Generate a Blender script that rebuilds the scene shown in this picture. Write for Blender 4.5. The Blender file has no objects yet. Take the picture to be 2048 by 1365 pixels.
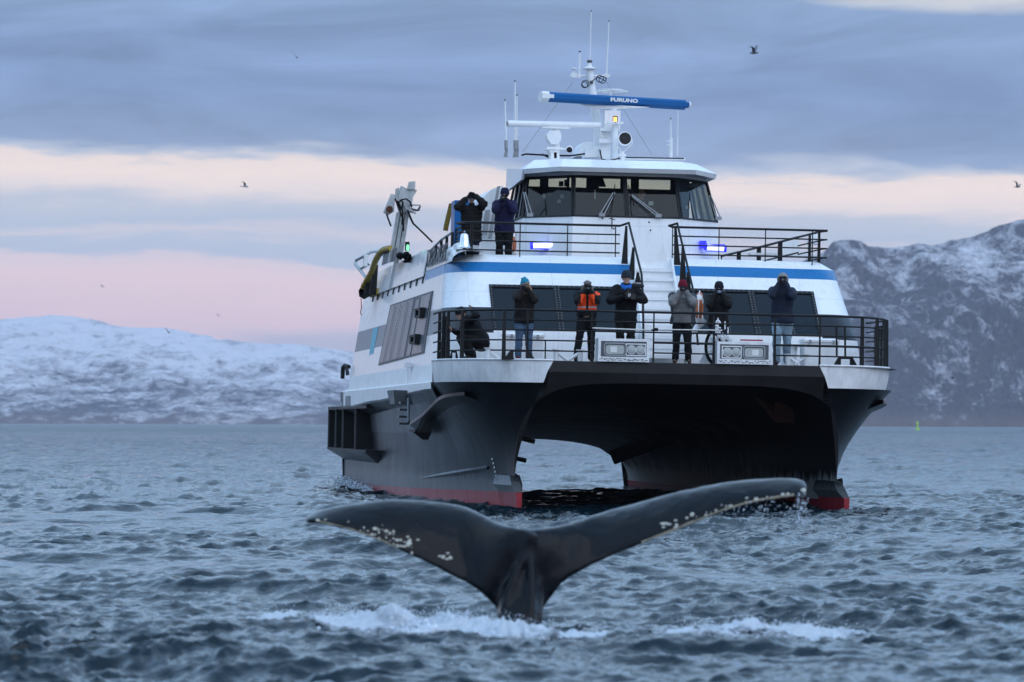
import bpy, bmesh, math, random
import numpy as np
from mathutils import Vector, Matrix

# ------------------------------------------------------------------ camera
SC = bpy.context.scene
COL = SC.collection
F, CH = 8500.0, 1.8                       # focal length in photo pixels (2048 wide), eye height above the sea
PITCH, ROLL = math.atan(165.5 / F), 0.0029
cam_d = bpy.data.cameras.new("camera")
cam_d.sensor_width = 36.0
cam_d.lens = F / 2048 * 36.0
cam_d.clip_start, cam_d.clip_end = 0.5, 40000
cam_d.dof.use_dof = True
cam_d.dof.focus_distance = 89.0
cam_d.dof.aperture_fstop = 3.6
cam = bpy.data.objects.new("camera", cam_d)
COL.objects.link(cam)
cam.location = (0, 0, CH)
cam.rotation_euler = (Matrix.Rotation(math.pi / 2 + PITCH, 3, 'X') @ Matrix.Rotation(ROLL, 3, 'Z')).to_euler()
SC.camera = cam

# ------------------------------------------------------------------ sky and light
SC.view_settings.view_transform = 'Standard'
SC.view_settings.look = 'None'
SC.view_settings.exposure = 0.1
SC.view_settings.gamma = 1.0
SC.view_settings.use_curve_mapping = False
SC.cycles.use_denoising = True
SC.cycles.max_bounces = 8
SC.cycles.volume_bounces = 1
SC.cycles.volume_step_rate = 1.0
SUN_EL, SUN_AZ = math.radians(24), math.radians(142)      # azimuth measured from +Y towards +X

world = bpy.data.worlds.new("World")
SC.world = world
world.use_nodes = True


class NT:
    """small wrapper that makes node trees short to write"""
    def __init__(s, tree):
        s.t = tree
        tree.nodes.clear()

    def n(s, kind, _in=None, **kw):
        o = s.t.nodes.new(kind)
        for k, v in kw.items():
            setattr(o, k, v)
        for k, v in (_in or {}).items():
            sock = o.inputs[k]
            if isinstance(v, bpy.types.NodeSocket):
                s.t.links.new(v, sock)
            else:
                if hasattr(sock, 'default_value') and isinstance(v, tuple) and len(v) == 3 and sock.type == 'RGBA':
                    v = (*v, 1)
                sock.default_value = v
        return o

    def math(s, op, a, b=0.0, c=0.0, clamp=False):
        o = s.n('ShaderNodeMath', {0: a, 1: b, 2: c}, operation=op)
        o.use_clamp = clamp
        return o.outputs[0]

    def vmath(s, op, a, b=(0, 0, 0)):
        return s.n('ShaderNodeVectorMath', {0: a, 1: b}, operation=op).outputs[0]

    def noise(s, vec, scale, detail=4, rough=.5, dist=0.0):
        return s.n('ShaderNodeTexNoise', {'Vector': vec, 'Scale': scale, 'Detail': detail, 'Roughness': rough, 'Distortion': dist}).outputs[0]

    def ramp(s, fac, stops, interp='LINEAR'):
        o = s.n('ShaderNodeValToRGB', {0: fac})
        r = o.color_ramp
        r.interpolation = interp
        while len(r.elements) < len(stops):
            r.elements.new(.5)
        for e, (p, c) in zip(r.elements, stops):
            e.position = p
            e.color = (c, c, c, 1) if isinstance(c, (int, float)) else (*c, 1)
        return o.outputs[0]

    def mix(s, fac, a, b):
        o = s.n('ShaderNodeMix', data_type='RGBA')
        for i, v in ((0, fac), (6, a), (7, b)):
            if isinstance(v, bpy.types.NodeSocket):
                s.t.links.new(v, o.inputs[i])
            else:
                if i and len(v) == 3:
                    v = (*v, 1)
                o.inputs[i].default_value = v
        return o.outputs[2]

    def xyz(s, v):
        return s.n('ShaderNodeSeparateXYZ', {0: v}).outputs

    def vec(s, x, y, z):
        return s.n('ShaderNodeCombineXYZ', {0: x, 1: y, 2: z}).outputs[0]


def lin(r, g, b):
    f = lambda c: (c / 255 / 12.92) if c / 255 <= .04045 else ((c / 255 + .055) / 1.055) ** 2.4
    return (f(r), f(g), f(b))


def build_world():
    t = NT(world.node_tree)
    d = t.n('ShaderNodeTexCoord').outputs['Generated']
    x, y, z = t.xyz(t.vmath('NORMALIZE', d))
    el = t.math('MULTIPLY', t.math('ARCSINE', z), 180 / math.pi)             # degrees
    az = t.math('MULTIPLY', t.math('ARCTAN2', x, y), 180 / math.pi)
    # long flat cloud streaks: coordinates stretched along the horizon
    q = t.vec(t.math('MULTIPLY', az, .085), t.math('MULTIPLY', el, .55), 0.0)
    q2 = t.vec(t.math('MULTIPLY', az, .30), t.math('MULTIPLY', el, 1.7), 3.0)
    n1 = t.noise(q, 1.6, 5, .55, .3)
    n2 = t.noise(q2, 1.5, 6, .6, .4)
    wob = t.math('ADD', t.math('MULTIPLY', t.math('SUBTRACT', n1, .5), 1.0), t.math('MULTIPLY', t.math('SUBTRACT', n2, .5), .5))
    # the layer sags a little to the right
    e2 = t.math('ADD', t.math('ADD', el, t.math('MULTIPLY', az, .03)), wob)
    k = 1 / 12.0
    rows = [(-2.0, (150, 160, 185)), (-.1, (168, 172, 196)), (.75, (186, 178, 201)), (1.3, (206, 186, 202)), (1.8, (216, 196, 205)), (2.08, (206, 195, 208)),
            (2.17, (166, 180, 206)), (2.36, (170, 184, 208)), (2.48, (194, 194, 210)), (2.62, (166, 182, 208)), (2.84, (180, 190, 210)), (3.0, (216, 210, 216)),
            (3.25, (230, 219, 218)), (3.42, (226, 216, 216)), (3.5, (176, 188, 211)), (3.62, (130, 153, 193)), (4.5, (121, 148, 195)),
            (5.5, (131, 157, 199)), (6.2, (138, 162, 201))]
    base = t.n('ShaderNodeValToRGB', {0: t.math('MULTIPLY', t.math('ADD', e2, 2.0), 1 / 8.2)})
    r = base.color_ramp
    while len(r.elements) < len(rows):
        r.elements.new(.5)
    for e, (deg, c) in zip(r.elements, rows):
        e.position = (deg + 2.0) / 8.2
        e.color = (*lin(*c), 1)
    # the far sky is brighter than it looks through eight kilometres of air
    bo = t.n('ShaderNodeMapRange', {0: el, 1: 3.2, 2: 6.0, 3: 1.0, 4: 0.0}).outputs[0]
    col = t.vmath('MULTIPLY', base.outputs[0], t.vec(t.math('ADD', .96, t.math('MULTIPLY', bo, .30)), t.math('ADD', .95, t.math('MULTIPLY', bo, .22)), t.math('ADD', .93, t.math('MULTIPLY', bo, .13))))
    # soft lighter and darker swathes inside the high cloud sheet
    q3 = t.vec(t.math('MULTIPLY', az, .16), t.math('MULTIPLY', t.math('ADD', el, t.math('MULTIPLY', az, -.03)), .85), 7.0)
    n3 = t.noise(q3, 1.3, 8, .62, .9)
    sw = t.n('ShaderNodeMapRange', {0: n3, 1: .3, 2: .72, 3: .76, 4: 1.30}).outputs[0]
    hi = t.n('ShaderNodeMapRange', {0: e2, 1: 3.4, 2: 3.8, 3: 0.0, 4: 1.0}).outputs[0]
    col = t.mix(t.math('MULTIPLY', hi, 1.0), col, t.vmath('MULTIPLY', col, t.vec(sw, sw, sw)))
    # broken cloud with paler gaps, from the top of the frame up to the zenith and all round
    dn = t.vmath('NORMALIZE', d)
    q4 = t.vec(t.math('DIVIDE', x, t.math('ADD', z, .22)), t.math('DIVIDE', y, t.math('ADD', z, .22)), 0.0)
    n4 = t.noise(q4, .9, 5, .55, .5)
    gaps = t.ramp(n4, [(.40, lin(128, 167, 209)), (.56, lin(160, 190, 221)), (.74, lin(208, 218, 230))])
    gaps = t.vmath('MULTIPLY', gaps, (UP, UP, UP))
    up = t.n('ShaderNodeMapRange', {0: el, 1: 5.2, 2: 11.0, 3: 0.0, 4: 1.0}, interpolation_type='SMOOTHSTEP').outputs[0]
    col = t.mix(up, col, gaps)
    # a pale break in the cloud at the upper right
    qx = t.math('DIVIDE', t.math('SUBTRACT', az, 6.3), 1.7)
    qy = t.math('DIVIDE', t.math('SUBTRACT', el, 5.78), .20)
    rr = t.math('ADD', t.math('ADD', t.math('MULTIPLY', qx, qx), t.math('MULTIPLY', qy, qy)), t.math('MULTIPLY', t.math('SUBTRACT', n2, .5), 3.5))
    col = t.mix(t.n('ShaderNodeMapRange', {0: rr, 1: .0, 2: 2.2, 3: .8, 4: 0.0}).outputs[0], col, lin(226, 224, 222))
    # small bluish cloud bank low over the left hill
    low = t.n('ShaderNodeMapRange', {0: t.math('ADD', el, t.math('MULTIPLY', t.math('SUBTRACT', n2, .5), .5)), 1: 1.12, 2: 1.3, 3: 1.0, 4: 0.0}).outputs[0]
    side = t.n('ShaderNodeMapRange', {0: t.math('ABSOLUTE', t.math('ADD', az, 2.55)), 1: .7, 2: 1.5, 3: 1.0, 4: 0.0}).outputs[0]
    col = t.mix(t.math('MULTIPLY', t.math('MULTIPLY', low, side), .55), col, lin(150, 168, 196))
    # thin clear air between the clouds: physical sky with the low sun
    sky = t.n('ShaderNodeTexSky', sky_type='NISHITA')
    sky.sun_disc = False
    sky.sun_elevation = SUN_EL
    sky.sun_rotation = SUN_AZ
    b1 = t.n('ShaderNodeBackground', {0: sky.outputs[0], 1: .06})
    b2 = t.n('ShaderNodeBackground', {0: col, 1: 1.0})
    ms = t.n('ShaderNodeMixShader', {0: .94, 1: b1.outputs[0], 2: b2.outputs[0]})
    t.n('ShaderNodeOutputWorld', {0: ms.outputs[0]})


UP = 2.0
build_world()
sun_d = bpy.data.lights.new("sun", 'SUN')
sun_d.energy = 1.0
sun_d.angle = math.radians(90)
sun_d.color = (1.0, .94, .97)
sun = bpy.data.objects.new("sun", sun_d)
COL.objects.link(sun)
_dir = Vector((math.sin(SUN_AZ) * math.cos(SUN_EL), math.cos(SUN_AZ) * math.cos(SUN_EL), math.sin(SUN_EL)))
sun.rotation_euler = _dir.to_track_quat('Z', 'Y').to_euler()

# ------------------------------------------------------------------ measuring helpers
TH, PHI = math.radians(6.3), 0.0155        # the ferry's heading and list
SHIP = Matrix.Translation((3.60, 88.5, .04)) @ Matrix.Rotation(TH, 4, 'Z') @ Matrix.Rotation(PHI, 4, 'Y')
_SI = SHIP.inverted()
_CR = cam.rotation_euler.to_matrix()


def ray(px, py):
    return _CR @ Vector(((px - 1024) / F, (682.5 - py) / F, -1.0))


def at(px, py, Y):
    """world point seen at a photo pixel at world depth Y"""
    d = ray(px, py)
    return Vector((0, 0, CH)) + d * (Y / d.y)


def sp(px, py, y):
    """point in ferry coordinates on the cross plane y"""
    o, d = _SI @ Vector((0, 0, CH)), _SI.to_3x3() @ ray(px, py)
    return o + d * ((y - o.y) / d.y)


def wall_x(z):
    return -(4.75 - .15 * (z - 3.0))


def sw_(px, py, dx=0.0):
    """point in ferry coordinates on the leaning starboard wall"""
    o, d = _SI @ Vector((0, 0, CH)), _SI.to_3x3() @ ray(px, py)
    t = (-4.75 + .15 * (o.z - 3.0) - dx - o.x) / (d.x - .15 * d.z)
    return o + d * t


# ------------------------------------------------------------------ mesh helpers
class MB:
    def __init__(s):
        s.v, s.f, s.m = [], [], []

    def add(s, vs, fs, m=0):
        b = len(s.v)
        s.v += [tuple(p) for p in vs]
        s.f += [tuple(b + i for i in f) for f in fs]
        s.m += [m] * len(fs)
        return s

    def hexa(s, p, m=0):
        """8 points: bottom ring of four, top ring of four"""
        return s.add(p, [(0, 3, 2, 1), (4, 5, 6, 7), (0, 1, 5, 4), (1, 2, 6, 5), (2, 3, 7, 6), (3, 0, 4, 7)], m)

    def box(s, c, d, m=0, rot=None):
        x, y, z = d[0] / 2, d[1] / 2, d[2] / 2
        p = [Vector(q) for q in ((-x, -y, -z), (x, -y, -z), (x, y, -z), (-x, y, -z), (-x, -y, z), (x, -y, z), (x, y, z), (-x, y, z))]
        if rot is not None:
            p = [rot @ q for q in p]
        c = Vector(c)
        return s.hexa([q + c for q in p], m)

    def span(s, a, b, m=0):
        a, b = Vector(a), Vector(b)
        return s.box((a + b) / 2, [abs(q) for q in (b - a)], m)

    def tube(s, pts, r, n=8, m=0, closed=False, flat=1.0):
        pts = [Vector(p) for p in pts]
        k = len(pts)
        rs = r if isinstance(r, (list, tuple)) else [r] * k
        b = len(s.v)
        up = None
        for i, p in enumerate(pts):
            if closed:
                t = pts[(i + 1) % k] - pts[i - 1]
            else:
                t = pts[min(i + 1, k - 1)] - pts[max(i - 1, 0)]
            t.normalize()
            if up is None:
                up = Vector((0, 0, 1)) if abs(t.z) < .9 else Vector((0, 1, 0))
            u = t.cross(up)
            if u.length < 1e-6:
                u = t.orthogonal()
            u.normalize()
            w = u.cross(t).normalized()
            up = w
            for j in range(n):
                a = 2 * math.pi * j / n
                s.v.append(tuple(p + (u * math.cos(a) + w * math.sin(a) * flat) * rs[i]))
        for i in range(k if closed else k - 1):
            i2 = (i + 1) % k
            for j in range(n):
                j2 = (j + 1) % n
                s.f.append((b + i * n + j, b + i * n + j2, b + i2 * n + j2, b + i2 * n + j))
                s.m.append(m)
        if not closed:
            s.f.append(tuple(b + j for j in reversed(range(n))))
            s.f.append(tuple(b + (k - 1) * n + j for j in range(n)))
            s.m += [m, m]
        return s

    def prism(s, poly, off, m=0):
        off = Vector(off)
        a = [Vector(p) for p in poly]
        k = len(a)
        fs = [tuple(reversed(range(k))), tuple(range(k, 2 * k))] + [(i, (i + 1) % k, k + (i + 1) % k, k + i) for i in range(k)]
        return s.add(a + [p + off for p in a], fs, m)

    def grid(s, rows, m=0, wrap=False, flip=False):
        b = len(s.v)
        nc = len(rows[0])
        for r in rows:
            s.v += [tuple(p) for p in r]
        for i in range(len(rows) - 1):
            for j in range(nc if wrap else nc - 1):
                j2 = (j + 1) % nc
                q = (b + i * nc + j, b + i * nc + j2, b + (i + 1) * nc + j2, b + (i + 1) * nc + j)
                s.f.append(tuple(reversed(q)) if flip else q)
                s.m.append(m)
        return s

    def ell(s, c, r, seg=12, rings=8, m=0, rot=None):
        c = Vector(c)
        r = (r, r, r) if isinstance(r, (int, float)) else r
        rows = []
        b = len(s.v)
        for i in range(1, rings):
            th = math.pi * i / rings
            for j in range(seg):
                ph = 2 * math.pi * j / seg
                p = Vector((r[0] * math.sin(th) * math.cos(ph), r[1] * math.sin(th) * math.sin(ph), r[2] * math.cos(th)))
                if rot is not None:
                    p = rot @ p
                s.v.append(tuple(c + p))
        top, bot = Vector((0, 0, r[2])), Vector((0, 0, -r[2]))
        if rot is not None:
            top, bot = rot @ top, rot @ bot
        s.v.append(tuple(c + top))
        s.v.append(tuple(c + bot))
        T, B = len(s.v) - 2, len(s.v) - 1
        for i in range(rings - 2):
            for j in range(seg):
                j2 = (j + 1) % seg
                s.f.append((b + i * seg + j, b + (i + 1) * seg + j, b + (i + 1) * seg + j2, b + i * seg + j2))
        for j in range(seg):
            j2 = (j + 1) % seg
            s.f.append((T, b + j, b + j2))
            s.f.append((B, b + (rings - 2) * seg + j2, b + (rings - 2) * seg + j))
        s.m += [m] * (seg * (rings - 2) + 2 * seg)
        return s

    def lathe(s, prof, c=(0, 0, 0), axis='Z', seg=16, m=0, rot=None):
        """prof: list of (radius, height) along the axis"""
        rows = []
        for r, h in prof:
            row = []
            for j in range(seg):
                a = 2 * math.pi * j / seg
                p = Vector((r * math.cos(a), r * math.sin(a), h))
                if axis == 'Y':
                    p = Vector((p.x, p.z, p.y))
                elif axis == 'X':
                    p = Vector((p.z, p.x, p.y))
                if rot is not None:
                    p = rot @ p
                row.append(p + Vector(c))
            rows.append(row)
        return s.grid(rows, m, wrap=True, flip=(axis == 'Y'))

    def mesh(s, name, mats, smooth=True, sharp=.7):
        me = bpy.data.meshes.new(name)
        me.from_pydata(s.v, [], s.f)
        for q in (mats if isinstance(mats, (list, tuple)) else [mats]):
            me.materials.append(q)
        me.polygons.foreach_set('material_index', s.m)
        if smooth:
            me.polygons.foreach_set('use_smooth', [True] * len(s.f))
            me.set_sharp_from_angle(angle=sharp)
        me.update()
        return me

    def build(s, name, mats, parent=None, smooth=True, sharp=.7, label=None):
        return link(name, s.mesh(name, mats, smooth, sharp), parent, label)


def link(name, me, parent=None, label=None):
    o = bpy.data.objects.new(name, me)
    COL.objects.link(o)
    if parent is not None:
        o.parent = parent
    if label:
        o['label'] = label
    return o


def tag(o, label=None, cat=None, group=None, kind=None):
    for k, v in (('label', label), ('category', cat), ('group', group), ('kind', kind)):
        if v:
            o[k] = v
    return o


def empty(name, mat, label, cat, group=None):
    o = bpy.data.objects.new(name, None)
    o.empty_display_size = .2
    COL.objects.link(o)
    o.matrix_world = mat
    return tag(o, label, cat, group)


def on_ship(x, y, z, rot=0.0):
    return SHIP @ Matrix.Translation((x, y, z)) @ Matrix.Rotation(rot, 4, 'Z')


# value noise, vectorised
def _hash(ix, iy, iz, seed):
    h = (ix.astype(np.int64) * 374761393 + iy.astype(np.int64) * 668265263 + iz.astype(np.int64) * 2147483647 + seed * 1274126177) & 0xFFFFFFFF
    h = ((h ^ (h >> 13)) * 1274126177) & 0xFFFFFFFF
    return ((h ^ (h >> 16)) & 0xFFFF) / 65535.0


def vnoise(p, seed=0):
    p = np.asarray(p, float)
    i = np.floor(p)
    f = p - i
    f = f * f * f * (f * (f * 6 - 15) + 10)
    i = i.astype(np.int64)
    out = 0
    for dx in (0, 1):
        for dy in (0, 1):
            for dz in (0, 1):
                w = (f[..., 0] if dx else 1 - f[..., 0]) * (f[..., 1] if dy else 1 - f[..., 1]) * (f[..., 2] if dz else 1 - f[..., 2])
                out = out + w * _hash(i[..., 0] + dx, i[..., 1] + dy, i[..., 2] + dz, seed)
    return out * 2 - 1


def fbm(p, octv=5, seed=0, gain=.5, lac=2.03):
    a, s = 1.0, 0
    p = np.asarray(p, float)
    for k in range(octv):
        s = s + a * vnoise(p, seed + k)
        p = p * lac
        a *= gain
    return s


# ------------------------------------------------------------------ materials
MATS = {}


def mat(name, fn):
    m = bpy.data.materials.new(name)
    m.use_nodes = True
    t = NT(m.node_tree)
    fn(t)
    MATS[name] = m
    return m


def pbr(name, col, rough=.5, metal=0.0, var=.12, scale=6.0, bump=0.0, bscale=60.0, spec=.5, coat=0.0, streak=0.0, emis=None, estr=0.0, sss=0.0, sheen=0.0):
    def fn(t):
        P = t.n('ShaderNodeTexCoord').outputs['Object']
        n = t.noise(P, scale, 5, .6)
        f = t.n('ShaderNodeMapRange', {0: n, 1: .25, 2: .75, 3: 1 - var, 4: 1 + var}).outputs[0]
        c = t.vmath('MULTIPLY', (*col,), t.vec(f, f, f))
        if streak:
            x, y, z = t.xyz(P)
            sn = t.noise(t.vec(t.math('MULTIPLY', x, 9), t.math('MULTIPLY', y, 9), t.math('MULTIPLY', z, .8)), 1.0, 5, .65)
            sf = t.n('ShaderNodeMapRange', {0: sn, 1: .52, 2: .78, 3: 0.0, 4: streak}).outputs[0]
            c = t.mix(sf, c, (col[0] * .45 + .02, col[1] * .43 + .02, col[2] * .40 + .02))
        rr = t.n('ShaderNodeMapRange', {0: n, 1: .3, 2: .7, 3: rough * .85, 4: min(1, rough * 1.15)}).outputs[0]
        ins = {'Base Color': c, 'Roughness': rr, 'Metallic': metal, 'Specular IOR Level': spec, 'Coat Weight': coat, 'Coat Roughness': .08}
        if sss:
            ins['Subsurface Weight'] = sss
            ins['Subsurface Radius'] = (.02, .012, .008)
        if sheen:
            ins['Sheen Weight'] = sheen
        if bump:
            b = t.n('ShaderNodeBump', {'Height': t.noise(P, bscale, 4, .6), 'Strength': bump, 'Distance': .02})
            ins['Normal'] = b.outputs[0]
        if emis:
            ins['Emission Color'] = (*emis, 1)
            ins['Emission Strength'] = estr
        p = t.n('ShaderNodeBsdfPrincipled', ins)
        t.n('ShaderNodeOutputMaterial', {0: p.outputs[0]})
    return mat(name, fn)

def white_paint_fn(t):
    P = t.n('ShaderNodeTexCoord').outputs['Object']
    x, y, z = t.xyz(P)
    n = t.noise(P, 1.3, 5, .6)
    f = t.n('ShaderNodeMapRange', {0: n, 1: .25, 2: .75, 3: .95, 4: 1.03}).outputs[0]
    c = t.vmath('MULTIPLY', (.83, .83, .83), t.vec(f, f, f))
    sn = t.noise(t.vec(t.math('MULTIPLY', x, 8), t.math('MULTIPLY', y, 8), t.math('MULTIPLY', z, .7)), 1.0, 5, .65)
    c = t.mix(t.n('ShaderNodeMapRange', {0: sn, 1: .52, 2: .80, 3: 0.0, 4: .30}).outputs[0], c, (.36, .34, .31))
    near = lambda v, step, off: t.math('LESS_THAN', t.math('ABSOLUTE', t.math('SUBTRACT', t.math('FRACT', t.math('DIVIDE', t.math('ADD', v, off), step)), .5)), .008 / step)
    seam = t.math('MAXIMUM', near(x, 1.85, 1.3), t.math('MAXIMUM', near(y, 2.5, .4), near(z, .86, .12)))
    c = t.mix(t.math('MULTIPLY', seam, .22), c, (.25, .26, .27))
    rs = t.noise(t.vec(t.math('MULTIPLY', x, 2.2), t.math('MULTIPLY', y, 2.2), t.math('MULTIPLY', z, .5)), 1.0, 5, .7)
    c = t.mix(t.n('ShaderNodeMapRange', {0: rs, 1: .66, 2: .80, 3: 0.0, 4: .35}).outputs[0], c, (.34, .25, .17))
    b = t.n('ShaderNodeBump', {'Height': t.math('SUBTRACT', t.noise(P, 1.1, 2, .5), t.math('MULTIPLY', seam, .15)), 'Strength': .10, 'Distance': .04})
    p = t.n('ShaderNodeBsdfPrincipled', {'Base Color': c, 'Roughness': t.math('ADD', .2, t.math('MULTIPLY', n, .2)), 'Coat Weight': .25, 'Coat Roughness': .08, 'Normal': b.outputs[0]})
    t.n('ShaderNodeOutputMaterial', {0: p.outputs[0]})


mat('white_paint', white_paint_fn)
pbr('white_gear', (.82, .82, .82), .35, var=.06, scale=5, streak=.12)
pbr('old_white', (.78, .78, .78), .45, var=.16, scale=3, streak=.5, bump=.1, bscale=20)
pbr('blue_paint', (.010, .15, .38), .28, var=.05, scale=2, spec=.3)
pbr('pale_blue', (.10, .29, .52), .3, var=.05, scale=2, streak=.2)
pbr('dark_band', (.013, .016, .022), .4, var=.1, scale=3, spec=.25)
pbr('grey_band', (.20, .215, .23), .4, var=.12, scale=4, streak=.5)
pbr('black_steel', (.006, .006, .007), .55, var=.2, scale=8, spec=.3)
pbr('black_front', (.024, .022, .022), .6, var=.4, scale=1.2, bump=.1, bscale=6, spec=.15)
pbr('black_rubber', (.006, .006, .006), .8, spec=.1)
pbr('steel', (.45, .46, .47), .3, metal=.8, var=.2, scale=10)
pbr('chrome', (.75, .76, .78), .08, metal=1.0, var=.03)
pbr('grey_metal', (.30, .31, .32), .45, metal=.2, var=.15, scale=7, streak=.3)
pbr('dark_grey', (.05, .055, .06), .5, var=.2, scale=5)
pbr('teal_paint', (.10, .42, .52), .5, var=.05)
pbr('crane_paint', (.46, .46, .45), .5, var=.25, scale=5, streak=.6, bump=.15, bscale=20)
pbr('rust', (.09, .03, .015), .9, var=.5, scale=8, bump=.5, bscale=20)
pbr('yellow_hose', (.55, .36, .035), .5, var=.1, scale=10)
pbr('amber_lens', (.5, .12, .01), .2, emis=(1, .42, .08), estr=3.0)
pbr('blue_light', (.05, .06, .6), .3, emis=(.50, .58, 1.0), estr=2.3)
pbr('blue_light_edge', (.02, .02, .5), .3, emis=(.03, .03, .9), estr=.9)
pbr('green_light', (.02, .5, .1), .3, emis=(.2, 1.0, .4), estr=1.6)
pbr('lifebuoy_orange', (.42, .10, .02), .5, var=.12, scale=6)
pbr('life_white', (.75, .74, .72), .5)
pbr('radar_blue', (.004, .105, .31), .35, var=.08, scale=2, spec=.2)
pbr('cabin_dark', (.03, .033, .036), .8, var=.3, scale=2)
pbr('paper', (.55, .58, .52), .7)
pbr('red_plastic', (.35, .02, .03), .4)
pbr('letter_ink', (.03, .035, .04), .5)


def hull_mat(t):
    P = t.n('ShaderNodeTexCoord').outputs['Object']
    x, y, z = t.xyz(P)
    n = t.noise(P, .7, 5, .6)
    st = t.noise(t.vec(t.math('MULTIPLY', x, 3.5), t.math('MULTIPLY', y, 3.5), t.math('MULTIPLY', z, .35)), 1.0, 6, .68)
    st2 = t.noise(t.vec(t.math('MULTIPLY', x, 14), t.math('MULTIPLY', y, 14), t.math('MULTIPLY', z, .9)), 1.0, 5, .7)
    f = t.math('MULTIPLY', t.n('ShaderNodeMapRange', {0: st, 1: .42, 2: .74}).outputs[0], .75)
    f = t.math('ADD', f, t.math('MULTIPLY', t.n('ShaderNodeMapRange', {0: st2, 1: .5, 2: .8}).outputs[0], .35))
    # chalky fading grows with distance from the stem
    aft = t.n('ShaderNodeMapRange', {0: y, 1: .5, 2: 9.0, 3: .20, 4: 1.0}).outputs[0]
    f = t.math('MULTIPLY', f, aft, clamp=True)
    c = t.mix(f, (.006, .007, .009), (.048, .055, .064))
    # faded paint above the knuckle
    k = t.math('MULTIPLY', t.n('ShaderNodeMapRange', {0: z, 1: 1.44, 2: 1.47}).outputs[0], t.n('ShaderNodeMapRange', {0: y, 1: 7.0, 2: 10.0}).outputs[0])
    c = t.mix(t.math('MULTIPLY', k, .55), c, (.115, .125, .14))
    # scraped fouling just over the boot-top
    w = t.math('MULTIPLY', t.n('ShaderNodeMapRange', {0: t.math('SUBTRACT', z, t.math('MULTIPLY', st2, .7)), 1: .1, 2: .25, 3: 1, 4: 0}).outputs[0], .5)
    c = t.mix(t.math('MULTIPLY', w, n), c, (.28, .30, .30))
    red = t.mix(t.noise(P, 4, 4, .6), (.20, .008, .014), (.32, .03, .042))
    isred = t.math('LESS_THAN', z, t.math('MAXIMUM', .05, t.math('SUBTRACT', .285, t.math('MULTIPLY', y, .009))))
    c = t.mix(isred, c, red)
    seam = t.math('LESS_THAN', t.math('ABSOLUTE', t.math('SUBTRACT', t.math('FRACT', t.math('DIVIDE', y, 2.4)), .5)), .006)
    hs = t.math('LESS_THAN', t.math('MINIMUM', t.math('ABSOLUTE', t.math('SUBTRACT', z, 1.45)), t.math('ABSOLUTE', t.math('SUBTRACT', z, .92))), .010)
    seam = t.math('MAXIMUM', seam, hs)
    c = t.mix(t.math('MULTIPLY', seam, .7), c, (.012, .013, .015))
    b = t.n('ShaderNodeBump', {'Height': t.noise(t.vec(x, t.math('MULTIPLY', y, 1.2), t.math('MULTIPLY', z, .6)), 1.6, 3, .5), 'Strength': .22, 'Distance': .05})
    p = t.n('ShaderNodeBsdfPrincipled', {'Base Color': c, 'Roughness': t.math('ADD', .20, t.math('MULTIPLY', n, .25)), 'Specular IOR Level': .18, 'Normal': b.outputs[0]})
    t.n('ShaderNodeOutputMaterial', {0: p.outputs[0]})


mat('hull', hull_mat)


def tunnel_mat(t):
    P = t.n('ShaderNodeTexCoord').outputs['Object']
    x, y, z = t.xyz(P)
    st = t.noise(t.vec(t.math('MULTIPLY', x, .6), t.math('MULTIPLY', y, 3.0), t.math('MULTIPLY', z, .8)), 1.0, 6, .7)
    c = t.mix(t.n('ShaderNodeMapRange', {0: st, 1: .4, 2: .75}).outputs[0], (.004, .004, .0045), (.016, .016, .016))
    c = t.mix(t.n('ShaderNodeMapRange', {0: y, 1: 7.0, 2: 22.0}).outputs[0], c, t.vmath('MULTIPLY', c, (16.0, 16.0, 15.5)))  # paler aft: light on the tunnel roof is put into the colour
    sc = t.noise(t.vec(t.math('MULTIPLY', x, 2), t.math('MULTIPLY', y, 5), t.math('MULTIPLY', z, .7)), 1.0, 5, .7)
    w = t.n('ShaderNodeMapRange', {0: t.math('SUBTRACT', z, t.math('MULTIPLY', sc, 1.0)), 1: .05, 2: .25, 3: .8, 4: 0}).outputs[0]
    c = t.mix(w, c, (.48, .52, .52))
    c = t.mix(t.math('LESS_THAN', z, .2), c, (.28, .03, .045))
    p = t.n('ShaderNodeBsdfPrincipled', {'Base Color': c, 'Roughness': .6, 'Specular IOR Level': .06})
    t.n('ShaderNodeOutputMaterial', {0: p.outputs[0]})


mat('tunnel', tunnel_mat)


def glass_mat(name, tint, refl, rough=.03):
    def fn(t):
        fr = t.n('ShaderNodeFresnel', {'IOR': 1.5}).outputs[0]
        tr = t.n('ShaderNodeBsdfTransparent', {0: (*tint, 1)})
        gl = t.n('ShaderNodeBsdfGlossy', {0: (.9, .95, 1, 1), 'Roughness': rough})
        m = t.n('ShaderNodeMixShader', {0: t.math('MAXIMUM', t.math('MULTIPLY', fr, .7), refl), 1: tr.outputs[0], 2: gl.outputs[0]})
        t.n('ShaderNodeOutputMaterial', {0: m.outputs[0]})
    return mat(name, fn)


glass_mat('cabin_glass', (.14, .16, .18), .035)
glass_mat('bridge_glass', (.52, .57, .51), .05)
glass_mat('bridge_front_glass', (.66, .72, .70), .03)
pbr('side_glass', (.095, .115, .145), .3, var=.08, scale=.8, spec=.2)
pbr('lamp_glass', (.42, .44, .42), .12, var=.15, scale=30, bump=.4, bscale=120, spec=.8)


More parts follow.
